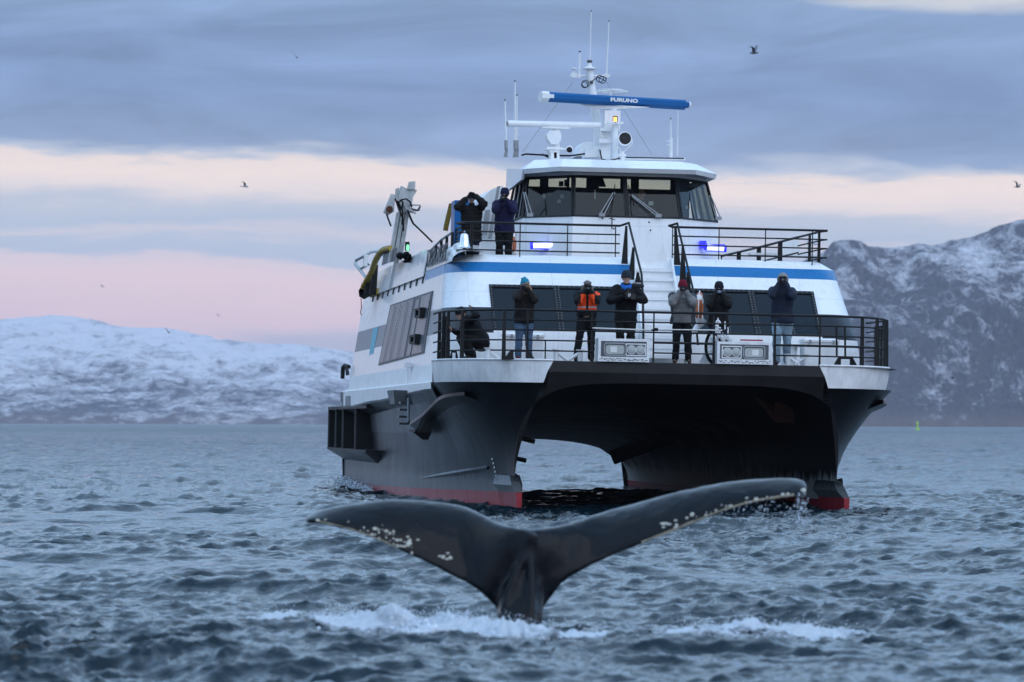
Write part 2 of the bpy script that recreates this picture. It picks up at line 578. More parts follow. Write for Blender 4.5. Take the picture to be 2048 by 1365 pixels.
# ------------------------------------------------------------------ sea
def ocean_tile(L, N, lo, hi, rms, seed, wind=.5, spread=1.6, slope=-3.6):
    """one periodic patch of random wind waves: height and horizontal choppy offsets (metres)"""
    rng = np.random.default_rng(seed)
    k1 = np.fft.fftfreq(N, L / N) * 2 * np.pi
    kx, ky = np.meshgrid(k1, k1, indexing='ij')
    k = np.hypot(kx, ky)
    k[0, 0] = 1e-6
    lam = 2 * np.pi / k
    band = 1 / (1 + (lo / lam) ** 12) * 1 / (1 + (lam / hi) ** 10)
    cosd = np.abs((kx * math.sin(wind) + ky * math.cos(wind)) / k)
    S = k ** slope * band * (.12 + cosd ** spread)
    S[0, 0] = 0
    a = np.sqrt(S) * (rng.standard_normal((N, N)) + 1j * rng.standard_normal((N, N)))
    h = np.real(np.fft.ifft2(a))
    g = rms / h.std()
    dx = np.real(np.fft.ifft2(1j * kx / k * a)) * g
    dy = np.real(np.fft.ifft2(1j * ky / k * a)) * g
    return L, N, h * g, dx, dy


TILES = [(ocean_tile(67.0, 256, 5.0, 13.0, .045, 21, .35, 2.0), .2),
         (ocean_tile(29.0, 512, .55, 3.4, .040, 3, .22, 2.4), .0),
         (ocean_tile(6.1, 512, .14, .60, .0190, 5, .12, 1.8), .5),
         (ocean_tile(1.9, 256, .05, .16, .0052, 8, .5, 1.2), -.35)]
FADE = [(700.0, 3000.0), (350.0, 1500.0), (110.0, 420.0), (34.0, 90.0)]


def samp(arr, L, N, x, y):
    u, v = (x / L % 1) * N, (y / L % 1) * N
    i, j = np.floor(u).astype(int), np.floor(v).astype(int)
    fu, fv = u - i, v - j
    i, j = i % N, j % N
    i2, j2 = (i + 1) % N, (j + 1) % N
    return arr[i, j] * (1 - fu) * (1 - fv) + arr[i2, j] * fu * (1 - fv) + arr[i, j2] * (1 - fu) * fv + arr[i2, j2] * fu * fv


WX, WY = at(1040, 1262, 37.0).x, 37.0         # where the whale's tail stands


def sea(x, y, full=True):
    """displaced sea surface at rest position x, y"""
    d = np.hypot(x, y)
    gust = np.clip(1 + .55 * fbm(np.stack([x / 7, y / 20, 0 * x], -1), 4, 40), .35, 1.7)
    # the whale has left slick patches where the small ripples are damped
    slick = np.zeros_like(x)
    for sx, sy, rx, ry in ((5.7, 66, 3.4, 5.0), (4.0, 50.0, 3.0, 3.0), (-4.6, 53, 4.5, 4.5), (-8, 76, 5, 6)):
        slick = np.maximum(slick, np.exp(-((x - sx) / rx) ** 2 - ((y - sy) / ry) ** 2))
    h, ox, oy = np.zeros_like(x), np.zeros_like(x), np.zeros_like(x)
    for q, ((L, N, H, DX, DY), rot) in enumerate(TILES):
        c, s = math.cos(rot), math.sin(rot)
        xr, yr = c * x + s * y, -s * x + c * y
        f = 1 - np.clip((d - FADE[q][0]) / (FADE[q][1] - FADE[q][0]), 0, 1)
        f = f * (gust if q > 1 else 1.0) * (1 - slick * (0, .25, .8, .92)[q])
        h = h + f * samp(H, L, N, xr, yr)
        dx, dy = samp(DX, L, N, xr, yr), samp(DY, L, N, xr, yr)
        ox = ox + .95 * f * (c * dx - s * dy)
        oy = oy + .95 * f * (s * dx + c * dy)
    # smooth water domed up over the moving whale
    h = h + .16 * np.exp(-((x - 3.9) / 1.1) ** 2 - ((y - 62.0) / 1.6) ** 2)
    h = h + .05 * np.exp(-((x - WX) / 1.6) ** 2 - ((y - WY) / 1.2) ** 2)
    return x + ox, y + oy, h


def sea_z(x, y):
    X, Y, Z = sea(np.array([float(x)]), np.array([float(y)]))
    return float(Z[0])


def build_sea():
    ys = [-5200.0, -2000.0, -700.0, -200.0, -80.0, -30.0, -5.0, 8.0, 16.0, 21.0]
    y = 24.0
    while y < 8200:
        ys.append(y)
        y *= 1.0017 if y < 105 else (1.0031 if y < 400 else (1.005 if y < 1300 else 1.02))
    ys = np.array(ys + [8200.0])
    core = np.linspace(-.16, .16, 440)
    out = np.array([.178, .19, .21, .24, .28, .34, .42, .52, .64, 1.1, 2.2, 6.0, 20.0, 80.0, 240.0])
    tn = np.concatenate([-out[::-1], core, out])
    w = np.maximum(ys, 0) + np.where(ys < 24, 24 - ys, 0) * 1.0
    x = np.clip(w[:, None] * tn[None, :], -5600, 5600)
    x += np.sign(tn)[None, :] * np.maximum(np.abs(tn) - .5, 0)[None, :] * .3     # keep the clipped columns apart
    yy = np.repeat(ys[:, None], len(tn), 1)
    X, Y, Z = sea(x, yy)
    coarse = (np.abs(tn) > .2)[None, :] | (ys < 23)[:, None]
    Z = np.where(coarse, Z * .3, Z)
    co = np.stack([X, Y, Z], -1).reshape(-1, 3)
    nr, nc = x.shape
    idx = np.arange(nr * nc).reshape(nr, nc)
    q = np.stack([idx[:-1, :-1], idx[:-1, 1:], idx[1:, 1:], idx[1:, :-1]], -1).reshape(-1, 4)
    me = bpy.data.meshes.new('sea')
    me.vertices.add(len(co))
    me.vertices.foreach_set('co', co.astype(np.float32).ravel())
    me.loops.add(q.size)
    me.loops.foreach_set('vertex_index', q.astype(np.int32).ravel())
    me.polygons.add(len(q))
    me.polygons.foreach_set('loop_start', (np.arange(len(q)) * 4).astype(np.int32))
    me.polygons.foreach_set('use_smooth', np.ones(len(q), bool))
    me.update(calc_edges=True)

    def fn(t):
        P = t.n('ShaderNodeTexCoord').outputs['Object']
        x, y, z = t.xyz(P)
        dist = t.n('ShaderNodeVectorMath', {0: P}, operation='LENGTH').outputs['Value']
        near = t.n('ShaderNodeMapRange', {0: dist, 1: 40.0, 2: 160.0, 3: 1.0, 4: 0.0}).outputs[0]
        # wavelets: larger ones take over where the mesh no longer carries them
        a = t.noise(t.vec(t.math('MULTIPLY', x, 3.2), t.math('MULTIPLY', y, 3.6), z), 1.0, 4, .62, .4)
        b = t.noise(t.vec(t.math('MULTIPLY', x, .75), t.math('MULTIPLY', y, .8), z), 1.0, 5, .62, .4)
        c = t.noise(t.vec(t.math('MULTIPLY', x, .11), t.math('MULTIPLY', y, .10), z), 1.0, 5, .66, .3)
        nb = t.n('ShaderNodeMapRange', {0: dist, 1: 90.0, 2: 420.0, 3: 0.05, 4: .9}).outputs[0]
        nc_ = t.n('ShaderNodeMapRange', {0: dist, 1: 300.0, 2: 1500.0, 3: 0.0, 4: 3.2}).outputs[0]
        na = t.n('ShaderNodeMapRange', {0: dist, 1: 35.0, 2: 250.0, 3: .028, 4: .09}).outputs[0]
        hh = t.math('ADD', t.math('ADD', t.math('MULTIPLY', a, na), t.math('MULTIPLY', b, nb)), t.math('MULTIPLY', c, nc_))
        bp = t.n('ShaderNodeBump', {'Height': hh, 'Strength': .9, 'Distance': 1.0})
        rough = t.n('ShaderNodeMapRange', {0: dist, 1: 30.0, 2: 900.0, 3: .06, 4: .30}).outputs[0]
        p = t.n('ShaderNodeBsdfPrincipled', {'Base Color': (.003, .011, .017, 1), 'Roughness': rough, 'IOR': 1.333, 'Normal': bp.outputs[0]})
        t.n('ShaderNodeOutputMaterial', {0: p.outputs[0]})
    me.materials.append(mat('sea_water', fn))
    tag(link('sea', me), kind='structure')


build_sea()


# ------------------------------------------------------------------ snowy shores
def terrain_mat(name, rock, rock2, snow_lo, snow_hi, bias, patch, stretch):
    def fn(t):
        P = t.n('ShaderNodeTexCoord').outputs['Object']
        N = t.n('ShaderNodeNewGeometry').outputs['Normal']
        x, y, z = t.xyz(P)
        nz = t.xyz(N)[2]
        q = t.vec(x, t.math('MULTIPLY', y, .35), t.math('MULTIPLY', z, stretch))
        n1 = t.noise(q, patch, 8, .66, .5)
        n2 = t.noise(q, patch * 4.3, 8, .7, .6)
        n3 = t.noise(q, patch * .28, 4, .55, .3)
        hgt = t.n('ShaderNodeMapRange', {0: z, 1: snow_lo, 2: snow_hi, 3: -.24, 4: .30}).outputs[0]
        s = t.math('ADD', t.math('ADD', t.math('MULTIPLY', t.math('SUBTRACT', n1, .5), 1.5), t.math('MULTIPLY', t.math('SUBTRACT', n2, .5), .9)),
                   t.math('ADD', t.math('MULTIPLY', t.math('SUBTRACT', n3, .5), .9), t.math('ADD', hgt, t.math('ADD', bias, t.math('MULTIPLY', t.math('SUBTRACT', nz, .8), .8)))))
        f = t.n('ShaderNodeMapRange', {0: s, 1: -.22, 2: .28}).outputs[0]
        r = t.mix(t.n('ShaderNodeMapRange', {0: n2, 1: .35, 2: .65}).outputs[0], rock, rock2)
        sh = t.math('MULTIPLY', t.n('ShaderNodeMapRange', {0: t.math('ADD', z, t.math('MULTIPLY', t.math('SUBTRACT', n2, .5), 30.0)), 1: 4.0, 2: 20.0, 3: .8, 4: 0.0}).outputs[0], n1)
        r = t.mix(sh, r, (.20, .145, .13))
        c = t.mix(f, r, (.59, .555, .57))  # faint pink of the alpenglow is mixed into the snow colour
        b = t.n('ShaderNodeBump', {'Height': t.math('ADD', n1, t.math('MULTIPLY', n2, .5)), 'Strength': .45, 'Distance': 5.0})
        p = t.n('ShaderNodeBsdfPrincipled', {'Base Color': c, 'Roughness': .85, 'Specular IOR Level': .15, 'Normal': b.outputs[0]})
        t.n('ShaderNodeOutputMaterial', {0: p.outputs[0]})
    return mat(name, fn)


def ridge_terrain(name, prof, y0, y1, m, nx, ny, rough, seed, steep, yb):
    """hill whose skyline follows the photographed ridge; prof: (pixel x, pixel y) at ridge depth y1"""
    xs = [at(px, py, y1) for px, py in prof]
    X = np.linspace(xs[0].x, xs[-1].x, nx)
    R = np.interp(X, [p.x for p in xs], [p.z for p in xs])
    T = np.linspace(0, 1, ny)
    xx, tt = np.meshgrid(X, T)
    yy = y0 + (yb - y0) * tt
    u = np.clip((yy - y0) / (y1 - y0), 0, 1.0)
    shape = np.where(yy <= y1, u ** steep, 1 - .35 * np.clip((yy - y1) / (yb - y1), 0, 1) ** 1.2)
    P = np.stack([xx / 420, yy / 420, 0 * xx], -1)
    nse = fbm(P, 7, seed, .55)
    gull = 1 - np.abs(fbm(np.stack([xx / 210 + yy / 900, yy / 700, 0 * xx], -1), 6, seed + 9, .55))
    env = np.clip(u * (1.06 - u) * 4.0, 0, 1)
    fine = fbm(np.stack([xx / 60, yy / 90, 0 * xx], -1), 5, seed + 21, .6)
    z = R[None, :] * shape + rough * env * (nse * .6 + (gull - .7) * .9) + fine * rough * .10 * np.clip(u * 6, 0, 1)
    z = np.where(tt < .004, -3.0, z)
    mb = MB()
    co = np.stack([xx + fbm(P * 3, 3, seed + 50) * 12, yy, z], -1)
    me = bpy.data.meshes.new(name)
    idx = np.arange(nx * ny).reshape(ny, nx)
    q = np.stack([idx[:-1, :-1], idx[:-1, 1:], idx[1:, 1:], idx[1:, :-1]], -1).reshape(-1, 4)
    me.from_pydata(co.reshape(-1, 3).tolist(), [], q.tolist())
    me.polygons.foreach_set('use_smooth', [True] * len(q))
    me.materials.append(m)
    me.update()
    return tag(link(name, me), kind='structure')


hm = terrain_mat('hill_snow', (.030, .034, .050), (.085, .072, .078), 0.0, 130.0, -.12, .040, 2.2)
ridge_terrain('snowy_hill', [(-900, 640), (-500, 632), (-200, 640), (0, 626), (60, 626), (110, 628), (170, 633), (240, 646), (330, 657), (420, 674), (500, 683), (590, 687), (640, 696), (700, 706),
                             (800, 728), (950, 752), (1100, 775), (1300, 800), (1500, 812)], 5600, 7300, hm, 460, 110, 26, 11, .72, 7900)
mm = terrain_mat('mountain_rock', (.012, .013, .020), (.075, .060, .062), -60.0, 260.0, -.35, .050, .40)
ridge_terrain('rocky_mountain', [(1180, 840), (1300, 760), (1420, 640), (1540, 540), (1610, 505), (1650, 493), (1680, 479), (1715, 478), (1742, 482), (1758, 493), (1790, 494), (1830, 487), (1850, 481), (1885, 484),
                                 (1920, 477), (1960, 470), (2000, 452), (2048, 436), (2150, 400), (2300, 380), (2500, 420), (2800, 380)], 4300, 5000, mm, 480, 140, 26, 4, .8, 5400)

# ------------------------------------------------------------------ air between here and the far shore
hz = MB().span((-5800, -5400, -6), (5800, 8400, 330)).mesh('haze', [], smooth=False)


def haze_fn(t):
    v = t.n('ShaderNodeVolumePrincipled', {'Color': (.86, .86, 1.0, 1), 'Density': HAZE, 'Anisotropy': .2})
    t.n('ShaderNodeOutputMaterial', {1: v.outputs[0]})


HAZE = 5.5e-5
hz.materials.append(mat('haze_air', haze_fn))
tag(link('haze', hz), kind='stuff')

# =================================================================== the ferry
FERRY = empty('passenger_catamaran', SHIP, 'white and black catamaran ferry with blue stripe, bow turned towards the whale', 'ferry')
HB = 2.57                                     # foot of the white bulwark
ZD, ZU = 3.03, 5.20                           # main deck, upper deck


def resample(pts, n, bias=1.0):
    pts = np.asarray(pts, float)
    s = np.r_[0, np.cumsum(np.linalg.norm(np.diff(pts, axis=0), axis=1))]
    q = (np.linspace(0, 1, n) ** bias) * s[-1]
    return np.stack([np.interp(q, s, pts[:, k]) for k in range(pts.shape[1])], -1)


def smooth_curve(pts, n, bias=1.0):
    """Catmull-Rom through the points, resampled"""
    p = np.asarray(pts, float)
    p = np.vstack([2 * p[0] - p[1], p, 2 * p[-1] - p[-2]])
    out = []
    for i in range(1, len(p) - 2):
        for t in np.linspace(0, 1, 12, endpoint=False):
            a, b, c, d = p[i - 1], p[i], p[i + 1], p[i + 2]
            out.append(.5 * (2 * b + (c - a) * t + (2 * a - 5 * b + 4 * c - d) * t * t + (3 * b - 3 * c + d - a) * t ** 3))
    out.append(p[-2])
    return resample(out, n, bias)


WLC = smooth_curve([(3.45, 1.3), (3.68, 3), (4.0, 5.5), (4.35, 9), (4.58, 13), (4.68, 18), (4.7, 34)], 60, 1.8)
TOPC = smooth_curve([(3.0, .08), (3.6, .3), (4.2, .85), (4.65, 1.75), (4.9, 3), (4.95, 6), (4.9, 12), (4.85, 34)], 60, 1.8)


def wz(z):
    return max(0.0, (z - .3) / (HB - .3)) ** 1.7


def stem(z):
    w = wz(z)
    return (3.45 - .45 * w, 1.3 - 1.22 * w)


ARCH_N = 64


def arch(v):
    """inside of the tunnel at station v (0 bow .. 1 stern): list of (x, z)"""
    e = v ** .7
    w, h, n = 3.44 + .06 * e, HB + .02 - 1.25 * v ** .8, 5.0 - 2.0 * e
    out = []
    for i in range(ARCH_N + 1):
        a = math.pi * i / ARCH_N
        c, s = math.cos(a), math.sin(a)
        out.append((-w * math.copysign(abs(c) ** (2 / n), c), h * abs(s) ** (2 / n)))
    return [(out[0][0], -.8)] + out + [(out[-1][0], -.8)]


def hull_x(y, z):
    w = wz(z)
    c = WLC * (1 - w) + TOPC * w
    return float(np.interp(y, c[:, 1], c[:, 0]))


def build_hull():
    mb = MB()
    zs = [-.8, -.3, .0, .29, .6, .9, 1.2, 1.45, 1.7, 1.95, 2.2, 2.4, HB]
    for s in (-1, 1):
        rows = []
        for z in zs:
            w = wz(z)
            rows.append([(s * (WLC[i][0] * (1 - w) + TOPC[i][0] * w), WLC[i][1] * (1 - w) + TOPC[i][1] * w, z) for i in range(60)])
        mb.grid(rows, 0, flip=(s < 0))
        # bulbous forefoot
        foot = []
        for z, yf, hw in ((-.8, .12, .05), (.0, .12, .05), (.27, .14, .06), (.42, .75, .10), (.62, 1.25, .08)):
            foot.append([(s * 3.45 - hw, yf, z), (s * 3.45 + hw, yf, z), (s * 3.45 + hw * 3.2, 2.4, z), (s * 3.45 - hw * 3.2, 2.4, z)])
        mb.grid(foot, 0, wrap=True, flip=False)
    # transom
    mb.add([(-4.85, 34, HB), (4.85, 34, HB), (4.7, 34, -.8), (3.5, 34, -.8), (3.3, 34, .7), (2.3, 34, 1.34), (-2.3, 34, 1.34), (-3.3, 34, .7), (-3.5, 34, -.8), (-4.7, 34, -.8)],
           [tuple(range(10))], 0)
    # tunnel between the hulls
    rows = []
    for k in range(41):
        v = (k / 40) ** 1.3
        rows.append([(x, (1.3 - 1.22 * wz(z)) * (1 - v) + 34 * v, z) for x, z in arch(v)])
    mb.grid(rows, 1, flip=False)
    # blunt black front above and beside the tunnel mouth
    a0 = arch(0)
    inner = [(x, stem(max(z, 0))[1], z) for x, z in a0]
    outer = []
    for x, y, z in inner:
        sx, sy = stem(max(z, 0))
        outer.append((math.copysign(sx, x), sy - .02, z))
    lo = [i for i, p in enumerate(inner) if p[2] < 2.30]
    left = [i for i in lo if inner[i][0] < 0]
    right = [i for i in lo if inner[i][0] > 0]
    for idx in (left, right):
        mb.grid([[outer[i] for i in idx], [inner[i] for i in idx]], 2)
    mid = list(range(left[-1], right[0] + 1))
    xs = [inner[i][0] for i in mid]
    x0 = max(abs(xs[0]), abs(xs[-1]))
    top, fold, low = [], [], []
    for i in mid:
        f = inner[i][0] / x0
        top.append((2.80 * f, 0.0, ZD))
        fold.append((2.9 * f, -.03, 2.80))
        low.append((3.0 * f, .05, max(HB - .0, inner[i][2]) if abs(f) < .8 else HB - (abs(f) - .8) * .6))
    low[0], low[-1] = outer[left[-1]], outer[right[0]]
    mb.grid([top, fold, [inner[i] for i in mid]], 2, flip=True)
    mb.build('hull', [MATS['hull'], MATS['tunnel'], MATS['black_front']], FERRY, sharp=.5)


build_hull()

# white bulwark round both shoulders of the bow, and its dark returns
BW_TOP = smooth_curve([(2.8, 0), (3.5, .12), (4.15, .55), (4.66, 1.4), (4.93, 2.5), (5.0, 3.6)], 30)
BW_BOT = smooth_curve([(3.0, .05), (3.6, .26), (4.2, .78), (4.66, 1.65), (4.9, 2.8), (4.94, 3.7)], 30)
bulge = lambda x: x * (1 - .032 * min(1, max(0, (x - 3.0) / 1.6)))      # the port shoulder is a touch narrower
for s in (-1, 1):
    BT, BB = [[((bulge(x) if s > 0 else x), y) for x, y in c] for c in (BW_TOP, BW_BOT)]
    mb = MB()
    lip = [(s * x, y, ZD) for x, y in BT]
    lip_in = [(s * (x - .10), y + .05, ZD) for x, y in BT]
    bot = [(s * x, y - .012, HB) for x, y in BB]
    bot_in = [(s * (x - .12), y + .06, HB - .0) for x, y in BB]
    midr = [(s * (a[0] * .5 + b[0] * .5 + .02), (a[1] + b[1]) / 2 - .012, (ZD + HB) / 2) for a, b in zip(BT, BB)]
    mb.grid([lip_in, lip, midr, bot, bot_in], 0, flip=(s < 0))
    # return plate where the bulwark meets the house side
    mb.add([(s * BT[-1][0], 3.6, ZD), (s * BB[-1][0], 3.69, HB), (s * 4.84, 5.3, HB), (s * 4.83, 5.3, ZD)], [(0, 1, 2, 3)], 1)
    mb.tube([(s * x, y - .01, ZD + .012) for x, y in BT], .022, 6, 0)
    mb.build('bulwark', [MATS['old_white'], MATS['dark_band']], FERRY)

# decks
mb = MB()
rows = [[(-x, y, ZD - .012), (x, y, ZD - .012)] for x, y in BW_TOP] + [[(-4.8, 6, ZD - .012), (4.8, 6, ZD - .012)]]
mb.grid(rows, 0)
mb.build('main_deck', MATS['dark_grey'], FERRY, smooth=False)

# rub rails and the stern sponson
for s in (-1, 1):
    mb = MB()
    sheer = [(4.93, 4.2), (4.95, 7), (5.0, 12), (5.05, 17), (5.2, 20), (5.2, 34)]
    c = smooth_curve(sheer, 40)
    zt = lambda y: 2.45 - .30 * min(1, max(0, (y - 6) / 18))
    mb.grid([[(s * 4.68, y, zt(y) + .01) for x, y in c], [(s * x, y, zt(y)) for x, y in c], [(s * (x - .01), y, zt(y) - .05) for x, y in c], [(s * 4.8, y, zt(y) - .25) for x, y in c]], 0, flip=(s < 0))
    mb.build('rub_rail', MATS['hull'], FERRY, sharp=.4)
    hx = lambda y: float(np.interp(y, TOPC[:, 1], TOPC[:, 0])) + .018
    pl = [y for x, y in c if y < 32.5]
    MB().grid([[(s * hx(y), y, zt(y) - .01) for y in pl], [(s * hx(y), y, 2.58) for y in pl], [(s * 4.80, y, 2.62) for y in pl]], 0, flip=(s > 0)).build('side_plating', MATS['old_white'], FERRY)
    mb = MB()
    c = [(hull_x(y, z), y, z) for _, y, z in smooth_curve([(0, 1.6, 2.36), (0, 3.0, 2.30), (0, 5.0, 2.16), (0, 8, 1.92), (0, 11, 1.72)], 30)]
    mb.grid([[(s * (x - .12), y, z + .02) for x, y, z in c], [(s * (x + .13), y, z) for x, y, z in c], [(s * (x + .13), y, z - .07) for x, y, z in c], [(s * (hull_x(y, z - .22) - .02), y, z - .22) for x, y, z in c]], 0, flip=(s < 0))
    mb.build('lower_rub_rail', MATS['hull'], FERRY, sharp=.4)
    # open-sided sponson box with ribs
    mb = MB()
    mb.span((s * 4.62, 19.5, 2.06), (s * 5.2, 34, 2.14), 0)
    mb.span((s * 4.62, 19.5, .95), (s * 5.2, 34, 1.0), 0)
    mb.hexa([(s * 4.6, 22, .62), (s * 4.64, 22, .62), (s * 4.64, 34, .62), (s * 4.6, 34, .62), (s * 4.6, 20, .95), (s * 5.2, 20, .95), (s * 5.2, 34, .95), (s * 4.6, 34, .95)], 1)
    for y in (23.5, 28.2, 31.0, 34.0):
        mb.span((s * 4.62, y - .02, .98), (s * 5.15, y + .02, 2.08), 0)
        mb.span((s * 5.15, y - .05, .98), (s * 5.19, y + .05, 2.08), 3)
    mb.span((s * 4.64, 19.6, 1.0), (s * 4.66, 33.9, 2.06), 2)
    mb.build('sponson', [MATS['black_steel'], MATS['hull'], MATS['black_rubber'], MATS['dark_grey']], FERRY, smooth=False)
MB().ell(sp(668, 815, 34), (.12, .3, .06), 8, 6).build('coiled_rope', MATS['grey_metal'], FERRY)
MB().span((-4.9, 32.6, 2.14), (-4.75, 33.2, 2.3)).build('stern_cleat', MATS['grey_metal'], FERRY)
for y in (29.6, 30.5):
    MB().tube([(-4.9, y, 2.14), (-4.9, y, 2.44)], .055, 8).build('mooring_bitt', MATS['grey_metal'], FERRY)

# boarding steps and fender brackets on the starboard side
mb = MB()
a, b = sw_(817, 797, .36), sw_(817, 846, .36)
mb.tube([a, b], .03, 6)
LAD = mb.build('side_ladder', MATS['hull'], FERRY)
for px, py in ((809, 806), (807, 820), (806, 834), (806, 848)):
    MB().box(sw_(px, py, .30), (.22, .55, .05)).build('rung', MATS['hull'], LAD)
mb = MB()
p = sw_(800, 795, .2)
mb.hexa([(-5.22, p.y - .5, p.z - .16), (-4.7, p.y - .5, p.z - .16), (-4.7, p.y + 1.6, p.z - .16), (-5.18, p.y + 1.3, p.z - .16), (-5.26, p.y - .5, p.z + .16), (-4.7, p.y - .5, p.z + .16), (-4.7, p.y + 1.6, p.z + .16), (-5.26, p.y + 1.3, p.z + .16)])
mb.build('fender_box', MATS['hull'], FERRY, smooth=False)
mb = MB()
p = sw_(815, 862, .15)
mb.box((-4.85, p.y, p.z), (.34, 1.5, .06))
for dy in (-.5, 0, .5):
    mb.hexa([(-4.7, p.y + dy, p.z - .20), (-4.72, p.y + dy, p.z - .20), (-4.72, p.y + dy + .05, p.z - .20), (-4.7, p.y + dy + .05, p.z - .20), (-4.6, p.y + dy, p.z), (-5.0, p.y + dy, p.z), (-5.0, p.y + dy + .05, p.z), (-4.6, p.y + dy + .05, p.z)])
    mb.hexa([(-4.62, p.y + dy, p.z), (-4.9, p.y + dy, p.z), (-4.9, p.y + dy + .05, p.z), (-4.62, p.y + dy + .05, p.z), (-4.62, p.y + dy, p.z + .28), (-4.76, p.y + dy, p.z + .28), (-4.76, p.y + dy + .05, p.z + .28), (-4.62, p.y + dy + .05, p.z + .28)])
mb.build('fender_bracket', MATS['black_steel'], FERRY, smooth=False)
# spray rail and draught marks
mb = MB()
mb.tube([(-hull_x(y, z), y, z) for y, z in ((11, .42), (9, .50), (7, .58), (5, .67), (3.2, .76))], [.02, .045, .06, .06, .05], 6)
mb.build('spray_rail', MATS['hull'], FERRY)

# ------------------------------------------------------------------ superstructure
FRONT_X = [-3.62, -2.15, -.72, -.42, .42, .72, 1.52, 2.18, 2.96, 3.62]
LEV = [(2.5, 4.83, 3.9), (3.0, 4.75, 3.9), (3.68, 4.65, 3.9), (3.74, 4.64, 3.92), (4.25, 4.56, 4.52), (4.75, 4.49, 5.1), (5.05, 4.44, 5.36), (5.28, 4.40, 5.56), (5.46, 4.1, 5.95)]


def house_ring(z, W, y0, ya):
    bow = lambda x: .28 * (x / 3.7) ** 2
    pts = []
    ys = [31.5, 24, 18, 12, 9.0, 7.3]
    L = [(-W, y, z) for y in ys]
    # rounded shoulder
    cx, cy = 3.72, y0 + bow(3.72)
    n = 9
    cor = []
    for i in range(n + 1):
        a = (math.pi / 2) * i / n
        cor.append((cx + (W - cx) * math.sin(a) ** .9, cy + (1.55) * (1 - math.cos(a)) ** 1.0))
    L += [(-x, y, z) for x, y in reversed(cor)]
    L += [(x, y0 + bow(x), z) for x in FRONT_X]
    L += [(x, y, z) for x, y in cor]
    L += [(W, y, z) for y in reversed(ys)]
    return L


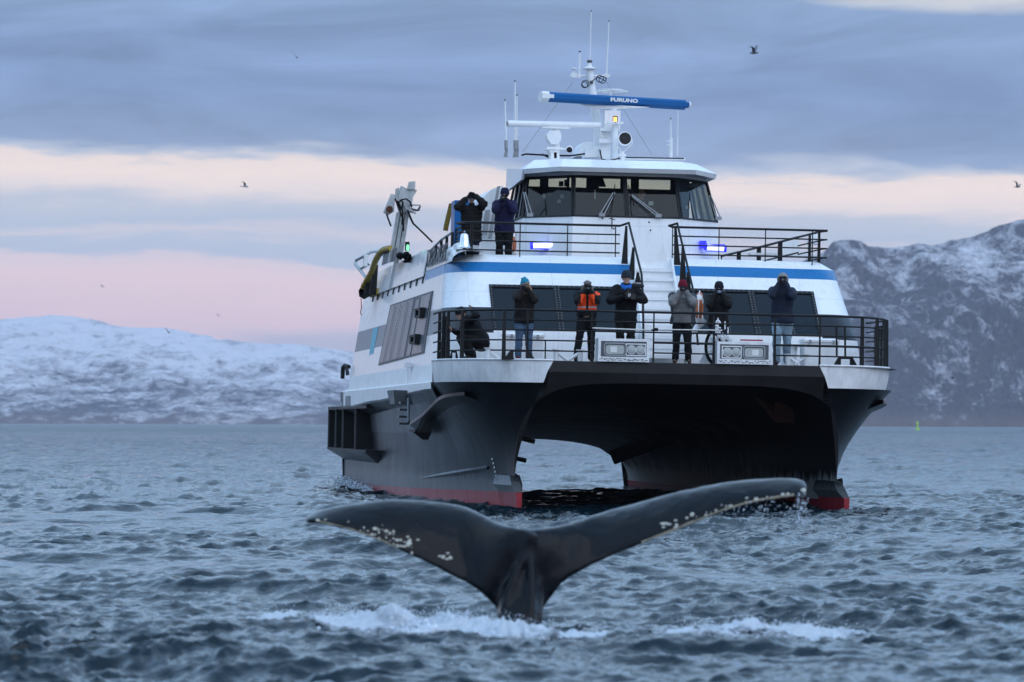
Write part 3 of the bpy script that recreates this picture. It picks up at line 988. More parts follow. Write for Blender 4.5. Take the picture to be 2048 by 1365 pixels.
def build_house():
    mb = MB()
    rings = [house_ring(z, W, y0, 31) for z, W, y0 in LEV]
    n = len(rings[0])
    f0 = [i for i, p in enumerate(rings[0]) if abs(p[0] - FRONT_X[0]) < 1e-6][0]
    nf = len(FRONT_X)
    # a smooth turtleback forward, an upright bulwark abaft it
    bmat = {0: 1, 1: 0, 2: 2, 3: 2, 4: 0, 5: 0, 6: 3, 7: 0}
    b = len(mb.v)
    for r in rings:
        mb.v += r
    for k in range(len(rings) - 1):
        for j in range(n - 1):
            fr = f0 <= j < f0 + nf - 1
            if fr and 3 <= k <= 4 and j - f0 != 3 and (j - f0) not in (2, 4):
                continue                                           # window openings
            m = bmat[k]
            if k in (2, 3):
                m = 2 if not fr else (0 if k == 2 or j - f0 in (2, 3, 4) else 2)
                if not fr and (j < 6 or j > n - 8):
                    m = 4
            if k == 6 and (j < 3 or (fr and j - f0 == 3)):
                m = 0 if (fr or j < 3) else m
            if k == 6 and not fr and 3 <= j < 7:
                m = 5
            if k == 7 and fr and j - f0 == 3:
                continue
            mb.f.append((b + k * n + j, b + k * n + j + 1, b + (k + 1) * n + j + 1, b + (k + 1) * n + j))
            mb.m.append(m)
    # after end
    for k in range(len(rings) - 1):
        mb.f.append((b + k * n, b + (k + 1) * n, b + (k + 1) * n + n - 1, b + k * n + n - 1))
        mb.m.append(0)
    mb.build('deckhouse', [MATS['white_paint'], MATS['old_white'], MATS['dark_band'], MATS['blue_paint'], MATS['grey_band'], MATS['pale_blue']], FERRY, sharp=.55)
    # upper deck floor, cabin inside
    mb = MB()
    mb.add([(-4.05, 6.3, ZU), (4.05, 6.3, ZU), (4.05, 31.4, ZU), (-4.05, 31.4, ZU)], [(0, 1, 2, 3)], 0)
    mb.build('upper_deck', MATS['dark_grey'], FERRY, smooth=False)
    mb = MB()
    mb.add([(-3.9, 4.35, 3.3), (3.9, 4.35, 3.3), (3.9, 10, 3.3), (-3.9, 10, 3.3)], [(0, 1, 2, 3)])
    mb.add([(-3.7, 5.75, 4.9), (3.7, 5.75, 4.9), (3.7, 10, 4.9), (-3.7, 10, 4.9)], [(3, 2, 1, 0)])
    mb.add([(-3.9, 9.9, 3.3), (3.9, 9.9, 3.3), (3.9, 9.9, 4.9), (-3.9, 9.9, 4.9)], [(0, 1, 2, 3)])
    for x in (-3.0, -1.9, 1.3, 2.3, 3.2):
        mb.box((x, 6.6, 3.75), (.5, .12, .9))
    mb.build('cabin_lining', MATS['cabin_dark'], FERRY, smooth=False)
    # raked front windows: each pane in a bolted frame
    k1, k2 = LEV[3], LEV[5]
    bow = lambda x: .28 * (x / 3.7) ** 2
    for a, c in ((0, 1), (1, 2), (5, 6), (6, 7), (7, 8), (8, 9)):
        if (a, c) == (1, 2):
            xa, xc = FRONT_X[1], FRONT_X[2]
        else:
            xa, xc = FRONT_X[a], FRONT_X[c]
        P = lambda x, t, off=0.0: Vector((x, k1[2] + bow(x) + (k2[2] - k1[2]) * t - off * .65, k1[0] + (k2[0] - k1[0]) * t + off * .75))
        fw = .075
        fr = MB()
        for x0, x1, t0, t1 in ((xa, xa + fw, 0, 1), (xc - fw, xc, 0, 1), (xa + fw, xc - fw, .94, 1), (xa + fw, xc - fw, 0, .035)):
            fr.hexa([P(x0, t0), P(x1, t0), P(x1, t1), P(x0, t1), P(x0, t0, .03), P(x1, t0, .03), P(x1, t1, .03), P(x0, t1, .03)])
        w = fr.build('front_window', MATS['black_steel'], FERRY, smooth=False)
        MB().add([P(xa + fw, .035, .008), P(xc - fw, .035, .008), P(xc - fw, .94, .008), P(xa + fw, .94, .008)], [(0, 1, 2, 3)]).build('pane', MATS['cabin_glass'], w, smooth=False)
        bl = MB()
        for x in (xa + fw * .5, xc - fw * .5):
            for i in range(17):
                bl.ell(P(x, .03 + i * .058, .032), .011, 5, 4)
        for i in range(int((xc - xa) / .11)):
            bl.ell(P(xa + .06 + i * .11, .97, .032), .010, 5, 4)
        tag(bl.build('bolts', MATS['steel'], w), kind='stuff')


build_house()


def wallquad(mb, pxs, off, th, m=0):
    """plate standing off the starboard wall by off, with thickness th"""
    a = [sw_(x, y) for x, y in pxs]
    mb.hexa([p - Vector((off, 0, 0)) for p in a] + [p - Vector((off + th, 0, 0)) for p in a], m)


# the big starboard window: framed, seven panes, two latches
mb = MB()
wallquad(mb, [(758, 731), (849, 706.5), (867, 582), (782.5, 610.5)], .004, .02)
WIN = mb.build('side_window', MATS['dark_grey'], FERRY, smooth=False)
tops = [(785, 613), (793, 610.5), (805, 606.5), (819, 602), (831.5, 597.6)]
bots = [(760.5, 727.5), (769.5, 725), (781, 721.8), (796, 717.7), (811, 713.8)]
for i in range(4):
    mb = MB()
    wallquad(mb, [bots[i], (bots[i + 1][0] - .6, bots[i + 1][1]), (tops[i + 1][0] - .6, tops[i + 1][1]), tops[i]], .024, .012)
    mb.build('pane', MATS['side_glass'], WIN, smooth=False)
for q in ([(814, 713), (823, 710.6), (842.5, 598), (834, 601)], [(826, 709.8), (846, 704.5), (864.5, 587), (846.5, 593)]):
    mb = MB()
    wallquad(mb, q, .024, .012)
    mb.build('pane', MATS['side_glass'], WIN, smooth=False)
mb = MB()
for i in range(1, 5):
    for k in range(22):
        t = .04 + k * .043
        mb.ell(sw_(bots[i][0] + (tops[i][0] - bots[i][0]) * t, bots[i][1] + (tops[i][1] - bots[i][1]) * t, .04), (.012, .05, .015), 5, 4)
for k in range(20):
    t = .05 + k * .045
    mb.ell(sw_(841 + 20 * t, 703 - 112 * t, .04), (.012, .05, .015), 5, 4)
tag(mb.build('bolts', MATS['black_steel'], WIN), kind='stuff')
for px, py in ((840, 626), (830, 679)):
    c = sw_(px, py, .10)
    mb = MB()
    mb.box(c + Vector((0, -.55, 0)), (.14, .35, .20))
    mb.box(c + Vector((0, .55, 0)), (.14, .35, .20))
    mb.box(c + Vector((0, 0, .085)), (.12, 1.2, .05))
    mb.box(c + Vector((0, 0, -.085)), (.12, 1.2, .05))
    mb.build('latch', MATS['black_steel'], WIN, smooth=False)

# teal swallow-tail flag painted on the grey band
mb = MB()
wallquad(mb, [(738.5, 712), (742, 708.7), (757.5, 654), (746, 657.5)], .003, .004)
wallquad(mb, [(742, 708.7), (746.5, 708.5), (757.5, 654), (757.4, 654)], .003, .0041)
mb.build('flag_panel', MATS['teal_paint'], FERRY, smooth=False)


def text_mesh(s, size, shear=0.0, bold=0.0, sx=1.0, depth=.004):
    cu = bpy.data.curves.new('lettering', 'FONT')
    cu.body = s
    cu.size = size
    cu.shear = shear
    cu.offset = bold
    cu.extrude = depth
    cu.align_x, cu.align_y = 'CENTER', 'CENTER'
    cu.resolution_u = 3
    o = bpy.data.objects.new('lettering', cu)
    COL.objects.link(o)
    dg = bpy.context.evaluated_depsgraph_get()
    me = bpy.data.meshes.new_from_object(o.evaluated_get(dg))
    bpy.data.objects.remove(o)
    bpy.data.curves.remove(cu)
    me.transform(Matrix.Diagonal((sx, 1, 1, 1)))
    return me


# raised side bulwark of the upper deck: white plates, gap under them, the ship's name
a = [sw_(886, 540), sw_(838, 557), sw_(755, 583)]
mb = MB()


def upl(y, z, off=0.0):
    return Vector((wall_x(z) - off, y, z))


SEG = [(12.2, 17.0), (17.05, 20.9), (22.3, 24.8), (24.9, 29.0)]
for y0, y1 in SEG:
    mb = MB()
    mb.hexa([upl(y0, 5.16, .03), upl(y1, 5.16, .03), upl(y1, 5.16, .06), upl(y0, 5.16, .06), upl(y0, 5.80, .03), upl(y1, 5.78, .03), upl(y1, 5.78, .06), upl(y0, 5.80, .06)])
    mb.build('side_plate', MATS['white_paint'], FERRY, smooth=False)
mb = MB()
mb.hexa([upl(21.0, 5.16, .02), upl(22.25, 5.16, .02), upl(22.25, 5.16, .05), upl(21.0, 5.16, .05), upl(20.6, 5.95, .02), upl(21.9, 5.95, .02), upl(21.9, 5.95, .05), upl(20.6, 5.95, .05)])
mb.build('side_plate', MATS['grey_metal'], FERRY, smooth=False, label='bare metal plate')
for y in np.arange(12.4, 29.2, 1.7):
    mb = MB()
    mb.hexa([upl(y, 5.0, -.02), upl(y + .12, 5.0, -.02), upl(y + .12, 5.0, .03), upl(y, 5.0, .03), upl(y, 5.2, -.02), upl(y + .12, 5.2, -.02), upl(y + .12, 5.2, .03), upl(y, 5.2, .03)])
    mb.build('plate_bracket', MATS['dark_grey'], FERRY, smooth=False)
# curved shoulder carrying the name
rows = []
for k in range(9):
    t = k / 8
    z = 5.28 + .50 * math.sin(t * math.pi / 2)
    dx = .38 * (1 - math.cos(t * math.pi / 2)) * 1.0
    rows.append([(wall_x(5.28) + dx * (1.0 if y > 7 else 1.2), y, z if y > 6.4 else 5.28 + (z - 5.28) * .5) for y in (5.75, 6.4, 7.2, 9.0, 11.0, 12.2)])
mb = MB()
mb.grid(rows, 0, flip=True)
mb.grid([rows[-1], [(-3.7, p[1], p[2] - .02) for p in rows[-1]]], 0, flip=True)
mb.build('shoulder', MATS['white_paint'], FERRY)
me = text_mesh('AURORA EXPLORER', .56, .35, .008, 1.0)
me.materials.append(MATS['letter_ink'])
o = link('name_lettering', me, FERRY)
n = Vector((-1, 0, .12)).normalized()
xa = Vector((0, -1, 0))
ya = n.cross(xa)
o.matrix_local = Matrix.Translation((wall_x(5.5) - .05, 9.4, 5.52)) @ Matrix((xa, ya, n)).transposed().to_4x4()

# ------------------------------------------------------------------ wheelhouse
WL = [(5.2, 2.42, 9.35, 1.32), (6.52, 2.30, 9.55, 1.26), (7.50, 2.12, 10.12, 1.20)]


def wh_ring(z, W, y0, xc):
    return [(-W, 14.2, z), (-W, y0 + 1.25, z), (-xc, y0, z), (xc, y0, z), (W, y0 + 1.25, z), (W, 14.2, z)]


def build_wheelhouse():
    r0, r1, r2 = [wh_ring(*q) for q in WL]
    mb = MB()
    mb.grid([r0, r1], 0)
    # window band posts at the sides and back: frames leave the openings clear
    mb.add([r0[0], r0[5], r1[5], r1[0]], [(0, 1, 2, 3)], 0)
    top = [(x, y, 7.62) for x, y, z in r2]
    mb.grid([r2, top], 0)
    WHs = mb.build('wheelhouse_wall', MATS['white_paint'], FERRY, smooth=False)
    # interior: floor, console, rear lining with a screen of equipment
    mb = MB()
    mb.add([r1[i] for i in range(6)][::-1], [tuple(range(6))])
    mb.span((-1.9, 10.7, 6.3), (1.9, 11.2, 6.60))
    mb.add([(-2.0, 11.2, 7.86), (1.9, 11.2, 7.86), (2.0, 14.2, 7.86), (-2.0, 14.2, 7.86)], [(0, 1, 2, 3)])
    yb = 14.0
    X = lambda px: sp(px, 365, yb).x
    zl, zh = sp(1100, 374, yb).z, sp(1100, 351, yb).z
    mb.span((-2.12, yb, 6.45), (2.12, yb + .05, zl))
    for x0, x1 in ((1040, 1052), (1080, 1097), (1134, 1139), (1173, 1198), (1241, 1248), (1262, 1278), (1341, 1440)):
        mb.span((max(X(x0), -2.12), yb, zl), (min(X(x1), 2.12), yb + .05, zh))
    mb.span((-2.1, yb, zh), (2.1, yb + .05, zh + .06))
    MB().add([(-2.1, yb + .03, zl - .02), (2.1, yb + .03, zl - .02), (2.1, yb + .03, zh + .02), (-2.1, yb + .03, zh + .02)], [(0, 1, 2, 3)]).build('rear_window', MATS['bridge_glass'], FERRY, smooth=False)
    mb.span((.55, 13.0, 6.5), (1.0, 13.4, 6.95))
    mb.build('bridge_interior', MATS['cabin_dark'], FERRY, smooth=False)
    for x, h in ((-1.05, .12), (-.92, .16), (-.75, .2)):
        eq = MB()
        eq.box((x, 13.7, zl + h / 2), (.10, .12, h))
        eq.build('bridge_equipment', MATS['cabin_dark'], FERRY, smooth=False)
    eq = MB()
    eq.hexa([(-.35, 13.4, zl), (.0, 13.4, zl), (.0, 13.5, zl), (-.35, 13.5, zl), (-.28, 13.4, zl + .28), (-.10, 13.4, zl + .28), (-.10, 13.5, zl + .28), (-.28, 13.5, zl + .28)])
    eq.build('bridge_equipment', MATS['cabin_dark'], FERRY, smooth=False)
    # panes: front (two), angled front corners, sides
    def pane(pa, pb, qa, qb, nm, gm, fw=.06):
        """pa,pb bottom corners; qa,qb top corners"""
        pa, pb, qa, qb = [Vector(p) for p in (pa, pb, qa, qb)]
        n = (pb - pa).cross(qa - pa).normalized()
        P = lambda u, v: pa * (1 - u) * (1 - v) + pb * u * (1 - v) + qa * (1 - u) * v + qb * u * v
        w = (pb - pa).length
        h = (qa - pa).length
        u, v = fw / w, fw / h
        fr = MB()
        for u0, u1, v0, v1 in ((0, u, 0, 1), (1 - u, 1, 0, 1), (u, 1 - u, 0, v * .7), (u, 1 - u, 1 - v, 1)):
            q = [P(u0, v0), P(u1, v0), P(u1, v1), P(u0, v1)]
            fr.hexa([p - n * .02 for p in q] + [p + n * .03 for p in q])
        w_ = fr.build(nm, MATS['black_steel'], FERRY, smooth=False)
        MB().add([P(u, v * .7), P(1 - u, v * .7), P(1 - u, 1 - v), P(u, 1 - v)], [(0, 1, 2, 3)]).build('pane', MATS[gm], w_, smooth=False)
        return w_
    L = lambda a, b, t: tuple(a[i] * (1 - t) + b[i] * t for i in range(3))
    pane(r1[1], r1[2], r2[1], r2[2], 'bridge_window', 'bridge_front_glass', .05)
    pane(r1[2], L(r1[2], r1[3], .5), r2[2], L(r2[2], r2[3], .5), 'bridge_window', 'bridge_front_glass', .05)
    pane(L(r1[2], r1[3], .5), r1[3], L(r2[2], r2[3], .5), r2[3], 'bridge_window', 'bridge_front_glass', .05)
    pane(r1[3], r1[4], r2[3], r2[4], 'bridge_window', 'bridge_front_glass', .05)
    for a, b in ((0, 1), (4, 5)):
        for t0, t1 in ((0, .3), (.3, .6), (.6, .85), (.85, 1.0)):
            pane(L(r1[a], r1[b], t0), L(r1[a], r1[b], t1), L(r2[a], r2[b], t0), L(r2[a], r2[b], t1), 'bridge_side_window', 'bridge_glass', .07)
    # stickers and papers inside the panes
    for px, py, w, h in ((1089, 392, .10, .09), (1124, 393, .09, .09), (1118, 403, .08, .08), (1302, 407, .11, .09), (1190, 389, .03, .22), (1374, 415, .06, .08)):
        p = sp(px, py, 11.4 if px < 1135 or px > 1365 else 10.35)
        MB().box(p, (w, .004, h)).build('paper_notice', MATS['paper'], FERRY, smooth=False)
    # roof with a deep visor
    xl, xr = sp(1049, 340, 10.75).x, sp(1431, 345, 10.85).x
    fl, fr_ = sp(1120, 341, 9.62).x, sp(1392, 344, 9.62).x
    lo = [(xl, 14.3, 7.52), (xl, 10.75, 7.55), (fl, 9.66, 7.57), (fr_, 9.66, 7.57), (xr, 10.85, 7.55), (xr, 14.3, 7.52)]
    md = [(xl - .03, 14.3, 7.66), (xl - .03, 10.72, 7.66), (fl, 9.6, 7.67), (fr_, 9.6, 7.67), (xr + .03, 10.82, 7.66), (xr + .03, 14.3, 7.66)]
    up = [(xl + .3, 14.25, 7.90), (xl + .3, 11.4, 7.92), (fl + .2, 10.7, 7.92), (fr_ - .2, 10.7, 7.92), (xr - .35, 11.5, 7.92), (xr - .35, 14.25, 7.90)]
    mb = MB()
    inn = [(p[0] * .99, p[1] + .02, 7.56) for p in r2]
    mb.grid([inn, lo, md, up, [(0, 13, 7.96)] * 6], 0)
    # side wing fascia to starboard
    mb.hexa([(xl - .06, 10.9, 7.42), (xl, 10.9, 7.42), (xl, 14.25, 7.30), (xl - .06, 14.25, 7.30), (xl - .04, 10.75, 7.66), (xl + .02, 10.75, 7.66), (xl + .06, 14.25, 7.88), (xl - .04, 14.25, 7.88)])
    mb.build('wheelhouse_roof', MATS['white_paint'], FERRY, smooth=False)
    # companion casing to starboard of the wheelhouse
    a = [sp(962, 520, 17), sp(1010, 520, 17), sp(1006, 372, 17), sp(985, 378, 17), sp(965, 396, 17), sp(960, 420, 17)]
    MB().prism([p + Vector((0, 0, 0)) for p in a], (0, 4, 0)).build('casing', MATS['white_paint'], FERRY, smooth=False)
    mb = MB()
    for q in ([(963, 470), (974, 470), (980, 420), (970, 421)], [(976, 478), (983, 478), (1000, 372), (994, 374)]):
        mb.prism([sp(x, y, 16.9) for x, y in q], (0, -.04, 0))
    mb.build('casing_handrail', MATS['grey_metal'], FERRY, smooth=False)
    # wipers
    for pts in ([(1060, 430), (1049, 385), (1056, 358)], [(1204, 430), (1228, 386), (1230, 370)], [(1317, 432), (1262, 390), (1257, 372)], [(1437, 437), (1420, 392), (1411, 366)]):
        y = 9.5 if 1140 < pts[0][0] < 1370 else 10.2
        P0, P1, P2 = [sp(x, yy, y + k * .3) for k, (x, yy) in enumerate(pts)]
        mb = MB()
        mb.tube([P0 + Vector((-.05, 0, 0)), P1 + Vector((-.02, 0, 0))], .014, 6, 0)
        mb.tube([P0 + Vector((.05, 0, 0)), P1 + Vector((.02, 0, 0))], .014, 6, 0)
        mb.tube([P1 + (P1 - P2) * 1.2 if pts[0][0] != 1060 else P1 - Vector((0, 0, .3)), P1, P2], .011, 6, 1)
        mb.box(P0, (.14, .08, .08), 0)
        mb.build('wiper', [MATS['grey_metal'], MATS['black_rubber']], FERRY)
    # small fittings on the front
    mb = MB()
    p = sp(1224, 440, 9.38)
    mb.tube([p + Vector((0, 0, .08)), p + Vector((0, -.02, -.22))], .013, 6)
    mb.tube([p + Vector((-.07, 0, .03)), p + Vector((.07, 0, .0))], .012, 6)
    for px, py in ((1205, 437), (1298, 445), (1301, 461), (1228, 458)):
        MB().ell(sp(px, py, 9.38), .022, 6, 5).build('front_knob', MATS['black_steel'], FERRY)
    mb.build('front_fitting', MATS['black_steel'], FERRY)


build_wheelhouse()

# blue strip lights on the wheelhouse front
for x0, x1, y, ly, flip in ((1063, 1113, 10.2, 490, 1), (1411, 1450, 10.2, 495, -1)):
    a, b = sp(x0, ly + 2, y - .25), sp(x1, ly, y - .25)
    if flip < 0:
        a, b = sp(x0, ly - 1, y - .25), sp(x1, ly + 3, y - .25)
    mb = MB()
    mb.tube([a, b], .060, 10, 0)
    mb.tube([a - (b - a).normalized() * .03, a + (b - a).normalized() * .03], .085, 10, 1)
    mb.tube([b - (b - a).normalized() * .03, b + (b - a).normalized() * .03], .085, 10, 1)
    e = b if flip > 0 else a
    mb.box(e + Vector((.05 * flip, .1, .06)), (.14, .22, .16), 1)
    mb.box((a + b) / 2 + Vector((0, .06, .075)), ((b - a).length, .1, .02), 1)
    mb.box((a + b) / 2 + Vector((0, .06, -.085)), ((b - a).length, .1, .015), 1)
    mb.tube([e + Vector((.1 * flip, .2, -.05)), e + Vector((.12 * flip, .1, -.14))], .03, 6, 2)
    mb.build('strip_light', [MATS['blue_light'], MATS['blue_light_edge'], MATS['grey_metal']], FERRY)

# ------------------------------------------------------------------ stairway
mb = MB()
NS = 10
for i in range(NS):
    z = ZD + .217 * (i + 1)
    y = 2.9 + .26 * i
    mb.span((-.42, y - .05, z - .075), (.42, y + .28, z), 0)
    mb.hexa([(-.42, y + .27, z), (.42, y + .27, z), (.42, y + .29, z), (-.42, y + .29, z), (-.42, y + .27, z + .16), (.42, y + .27, z + .16), (.42, y + .29, z + .16), (-.42, y + .29, z + .16)], 0)
ST = mb.build('stairway', MATS['white_gear'], FERRY, smooth=False)
for s in (-1, 1):
    mb = MB()
    x0, x1 = s * .42, s * .46
    mb.prism([(x0, 2.7, ZD), (x0, 3.1, ZD), (x0, 5.6, 5.0), (x0, 5.6, 5.42), (x0, 5.35, 5.42)], (x1 - x0, 0, 0))
    mb.build('stringer', MATS['white_gear'], ST, smooth=False)
for q, y0 in (([(1258, 448), (1266, 480), (1283, 548), (1286, 600), (1287, 690)], 5.7), ([(1355, 450), (1372, 520), (1385, 575), (1391, 640), (1396, 690)], 5.7)):
    mb = MB()
    pts = [sp(x, y, yy) for (x, y), yy in zip(q, (5.6, 5.0, 3.8, 3.2, 2.9))]
    mb.tube(pts, .026, 8)
    mb.build('stair_handrail', MATS['black_steel'], FERRY)
for x, ya, yb, yy, w in ((1253, 452, 535, 5.6, .075), (1267, 495, 560, 4.9, .075), (1276, 545, 566, 4.2, .07), (1351, 452, 533, 5.6, .075), (1366, 490, 565, 4.9, .075), (1376, 545, 580, 4.2, .07)):
    mb = MB()
    a, b = sp(x, ya, yy), sp(x - (4 if x < 1300 else -4) * (1 if x in (1253, 1351, 1267) else 0), yb, yy)
    d = Vector((w, 0, 0))
    e = Vector((0, .05, 0))
    mb.hexa([b - d, b + d, b + d + e, b - d + e, a - d * .3, a + d * .3, a + d * .3 + e, a - d * .3 + e])
    mb.build('stair_post', MATS['black_steel'], FERRY, smooth=False)

# ------------------------------------------------------------------ railings
def railing(path, zs, posts, rb=.018, rp=.018, top=.025, nm='railing', label=None):
    """path: plan curve (x, y); zs: bar heights; posts: list of (x, y, z0, z1, width)"""
    root = MB().tube([(x, y, zs[0]) for x, y in path], top, 8).build(nm, MATS['black_steel'], FERRY, label=label)
    for z in zs[1:]:
        MB().tube([(x, y, z) for x, y in path], rb, 6).build('rail_bar', MATS['black_steel'], root)
    for x, y, z0, z1, w in posts:
        if w:
            mb = MB().hexa([(x - w / 2, y - .012, z0), (x + w / 2, y - .012, z0), (x + w / 2, y + .05, z0), (x - w / 2, y + .05, z0), (x - w / 3, y - .012, z1), (x + w / 3, y - .012, z1), (x + w / 3, y + .05, z1), (x - w / 3, y + .05, z1)])
        else:
            mb = MB().tube([(x, y, z0), (x, y, z1)], rp * .8, 6)
        mb.build('post', MATS['black_steel'], root, smooth=not w)
    return root


# bow rail
RZ = [4.08, 3.87, 3.66, 3.45, 3.235]
inset = [(max(0, x - .10), y + .12) for x, y in BW_TOP]
left_plan = [(-x, y) for x, y in reversed(inset)]
half = lambda s: [(s * bulge(x), y) for x, y in inset]
path_l = [(-4.86, 4.9)] + left_plan + [(-1.95, .12)]
bp = []
for px, w in ((1008, .085), (1055, .05), (1091, 0), (1184, .055)):
    p = sp(px, 680, .14)
    bp.append((p.x, .14, ZD, RZ[0] if px != 1091 else RZ[3], w))
for x, y in ((-4.58, 1.35), (-4.80, 2.15), (-4.86, 2.6), (-4.88, 3.3)):
    bp.append((x, y, ZD, RZ[0], .09))
railing(path_l, RZ, bp)
bp = []
for px, w in ((1307, 0), (1307.5, .03), (1428, .05)):
    p = sp(px, 680, .14)
    bp.append((p.x, .14, ZD, RZ[0], w))
railing([(sp(1187, 650, .14).x, .12), (sp(1430, 650, .14).x, .12)], RZ[:3], [])
railing([(sp(1306, 650, .14).x, .12), (sp(1430, 650, .14).x, .12)], RZ[3:], bp)
bp = []
for px, w in ((1549, 0), (1550, .05), (1640, .035)):
    p = sp(px, 680, .14)
    bp.append((p.x, .14, ZD, RZ[0], w))
for x, y in ((3.86, .5), (4.30, .9), (4.66, 1.6), (4.80, 2.15), (4.87, 2.8), (4.88, 3.6)):
    bp.append((bulge(x), y, ZD, RZ[0], .09))
railing([(sp(1430, 650, .14).x, .12)] + half(1) + [(4.74, 4.9)], RZ[:3], [])
railing([(sp(1547, 650, .14).x, .12)] + half(1) + [(4.74, 4.9)], RZ[3:], bp)
# the port gate uprights and its filler of dark slats on the shoulder
for px in (1674, 1691):
    p = sp(px, 690, .45)
    MB().tube([(p.x, p.y, 3.25), (p.x - .02, p.y, 3.88)], .022, 6).build('gate_upright', MATS['black_steel'], FERRY)
for s in (-1, 1):
    for k in range(5):
        y = 2.2 + k * .3
        MB().box((s * 4.80 if s < 0 else 4.65, y, 3.5), (.04, .14, .95)).build('gate_slat', MATS['black_steel'], FERRY, smooth=False)

# upper deck rail
UZ = [6.16, 5.96, 5.76, 5.555]
yl = 6.05
up_l = [(-3.98, 9.5), (-3.98, 7.4), (sp(905, 465, 6.6).x + .1, 6.6), (sp(930, 448, yl).x, yl), (sp(1240, 452, yl).x, yl)]
posts = [(sp(px, 480, yl).x, yl, 5.4, UZ[0], w) for px, w in ((945, 0), (1040, 0), (1135, 0), (1231, 0))] + [(-3.9, 6.6, 5.4, UZ[0], .07), (-3.98, 7.6, 5.4, UZ[0], .07), (-3.98, 9.3, 5.5, UZ[0], .07)]
railing(up_l, UZ, posts, .018, .016, .026, 'upper_railing')
MB().tube([(sp(1240, 452, yl).x, yl, UZ[0]), sp(1258, 446, 5.7)], .026, 8).build('rail_return', MATS['black_steel'], FERRY)
up_r = [(sp(1345, 455, yl).x, yl), (sp(1500, 458, yl).x, yl), (sp(1655, 464, yl).x, yl + .02), (3.98, 6.5), (3.98, 9.4)]
posts = [(sp(px, 480, yl).x, yl, 5.38, UZ[0], w) for px, w in ((1345, 0), (1438, 0), (1531, 0), (1625, 0))] + [(3.95, 6.55, 5.4, UZ[0], .07), (3.98, 7.9, 5.4, UZ[0], .07)]
railing(up_r, UZ, posts, .018, .016, .026, 'upper_railing')
MB().tube([(sp(1345, 455, yl).x, yl, UZ[0]), sp(1338, 452, 6.0), sp(1355, 447, 5.7)], .026, 8).build('rail_return', MATS['black_steel'], FERRY)
# starboard side rail, stepping down towards the stern
q = [(905, 465, 7.4), (873, 480, 9), (840, 500, 11.5), (818, 505, 14), (800, 522, 17), (775, 535, 20), (745, 552, 24), (722, 575, 27)]
P = [sp(*a) for a in q]
P = [Vector((max(-4.35, min(-3.9, p.x)), p.y, p.z)) for p in P]
r = MB().tube(P, .03, 8).build('side_railing', MATS['grey_metal'], FERRY)
MB().tube([p - Vector((0, 0, .42)) for p in P], .02, 6).build('rail_bar', MATS['grey_metal'], r)
for i, p in enumerate(P):
    for t in (0, .5):
        b = p.lerp(P[min(i + 1, len(P) - 1)], t)
        MB().hexa([b + Vector((-.03, -.07, -.95)), b + Vector((.03, -.07, -.95)), b + Vector((.03, .07, -.95)), b + Vector((-.03, .07, -.95)), b + Vector((-.03, -.05, 0)), b + Vector((.03, -.05, 0)), b + Vector((.03, .05, 0)), b + Vector((-.03, .05, 0))]).build('post', MATS['black_steel'], r, smooth=False)
# light-coloured tubular frame over the stern corner
q = [(722, 592, 27.5), (716, 540, 27.5), (748, 506, 27), (757, 502, 26.5)]
fr = MB()
fr.tube([sp(733, 556, 27), sp(718, 538, 27.5), sp(711, 528, 27.6), sp(712, 521, 27.6), sp(745, 503, 27.2), sp(757, 503, 26.8), sp(768, 512, 26)], .045, 8)
fr.tube([sp(718, 540, 27.5), sp(740, 527, 27)], .04, 8)
fr.build('stern_frame', MATS['steel'], FERRY)
MB().box(sp(731, 522, 27.3), (.1, .5, .32)).build('floodlight', MATS['white_gear'], FERRY, smooth=False)
for px, y0, y1, yy in ((741, 590, 545, 26.5), (752, 590, 530, 25), (733, 592, 560, 27.5)):
    a, b = sp(px - 6, y0, yy), sp(px, y1, yy)
    MB().hexa([a + Vector((-.09, 0, 0)), a + Vector((.09, 0, 0)), a + Vector((.09, .1, 0)), a + Vector((-.09, .1, 0)), b + Vector((-.06, 0, 0)), b + Vector((.06, 0, 0)), b + Vector((.06, .1, 0)), b + Vector((-.06, .1, 0))]).build('stern_post', MATS['black_steel'], FERRY, smooth=False)
MB().hexa([sp(724, 597, 26), sp(748, 590, 26), sp(748, 590, 27), sp(724, 597, 27), sp(728, 585, 26), sp(744, 575, 26), sp(744, 575, 27), sp(728, 585, 27)]).build('stern_locker', MATS['black_steel'], FERRY, smooth=False)
# dark tarpaulin plate and cables beside the green side light
mb = MB()
mb.hexa([sp(763, 532, 21), sp(792, 520, 18), sp(792, 520, 18.3), sp(763, 532, 21.3), sp(768, 505, 21), sp(795, 495, 18), sp(795, 495, 18.3), sp(768, 505, 21.3)])
mb.build('side_screen', MATS['dark_grey'], FERRY, smooth=False)
mb = MB()
mb.hexa([sp(796, 512, 17.2), sp(806, 508, 17.2), sp(806, 508, 17.4), sp(796, 512, 17.4), sp(799, 488, 17.2), sp(808, 486, 17.2), sp(808, 486, 17.4), sp(799, 488, 17.4)])
mb.build('upright_plate', MATS['grey_metal'], FERRY, smooth=False)
mb = MB()
mb.hexa([sp(810, 502, 15.6), sp(819, 502, 15.6), sp(819, 502, 16), sp(810, 502, 16), sp(810, 484, 15.6), sp(819, 484, 15.6), sp(819, 484, 16), sp(810, 484, 16)], 0)
mb.ell(sp(815.5, 496, 15.5), (.035, .04, .08), 8, 6, 1)
mb.build('side_light', [MATS['black_steel'], MATS['green_light']], FERRY, smooth=False)
mb = MB()
for k, (dx, dy) in enumerate(((0, 0), (4, 3), (8, -2), (12, 2))):
    mb.tube([sp(796 + dx, 515 + dy, 16.3), sp(802 + dx, 508 + dy, 16.2), sp(808 + dx, 512 - dy, 16.2), sp(812 + dx, 522 + dy, 16.2), sp(806 + dx, 524, 16.2)], .035, 6)
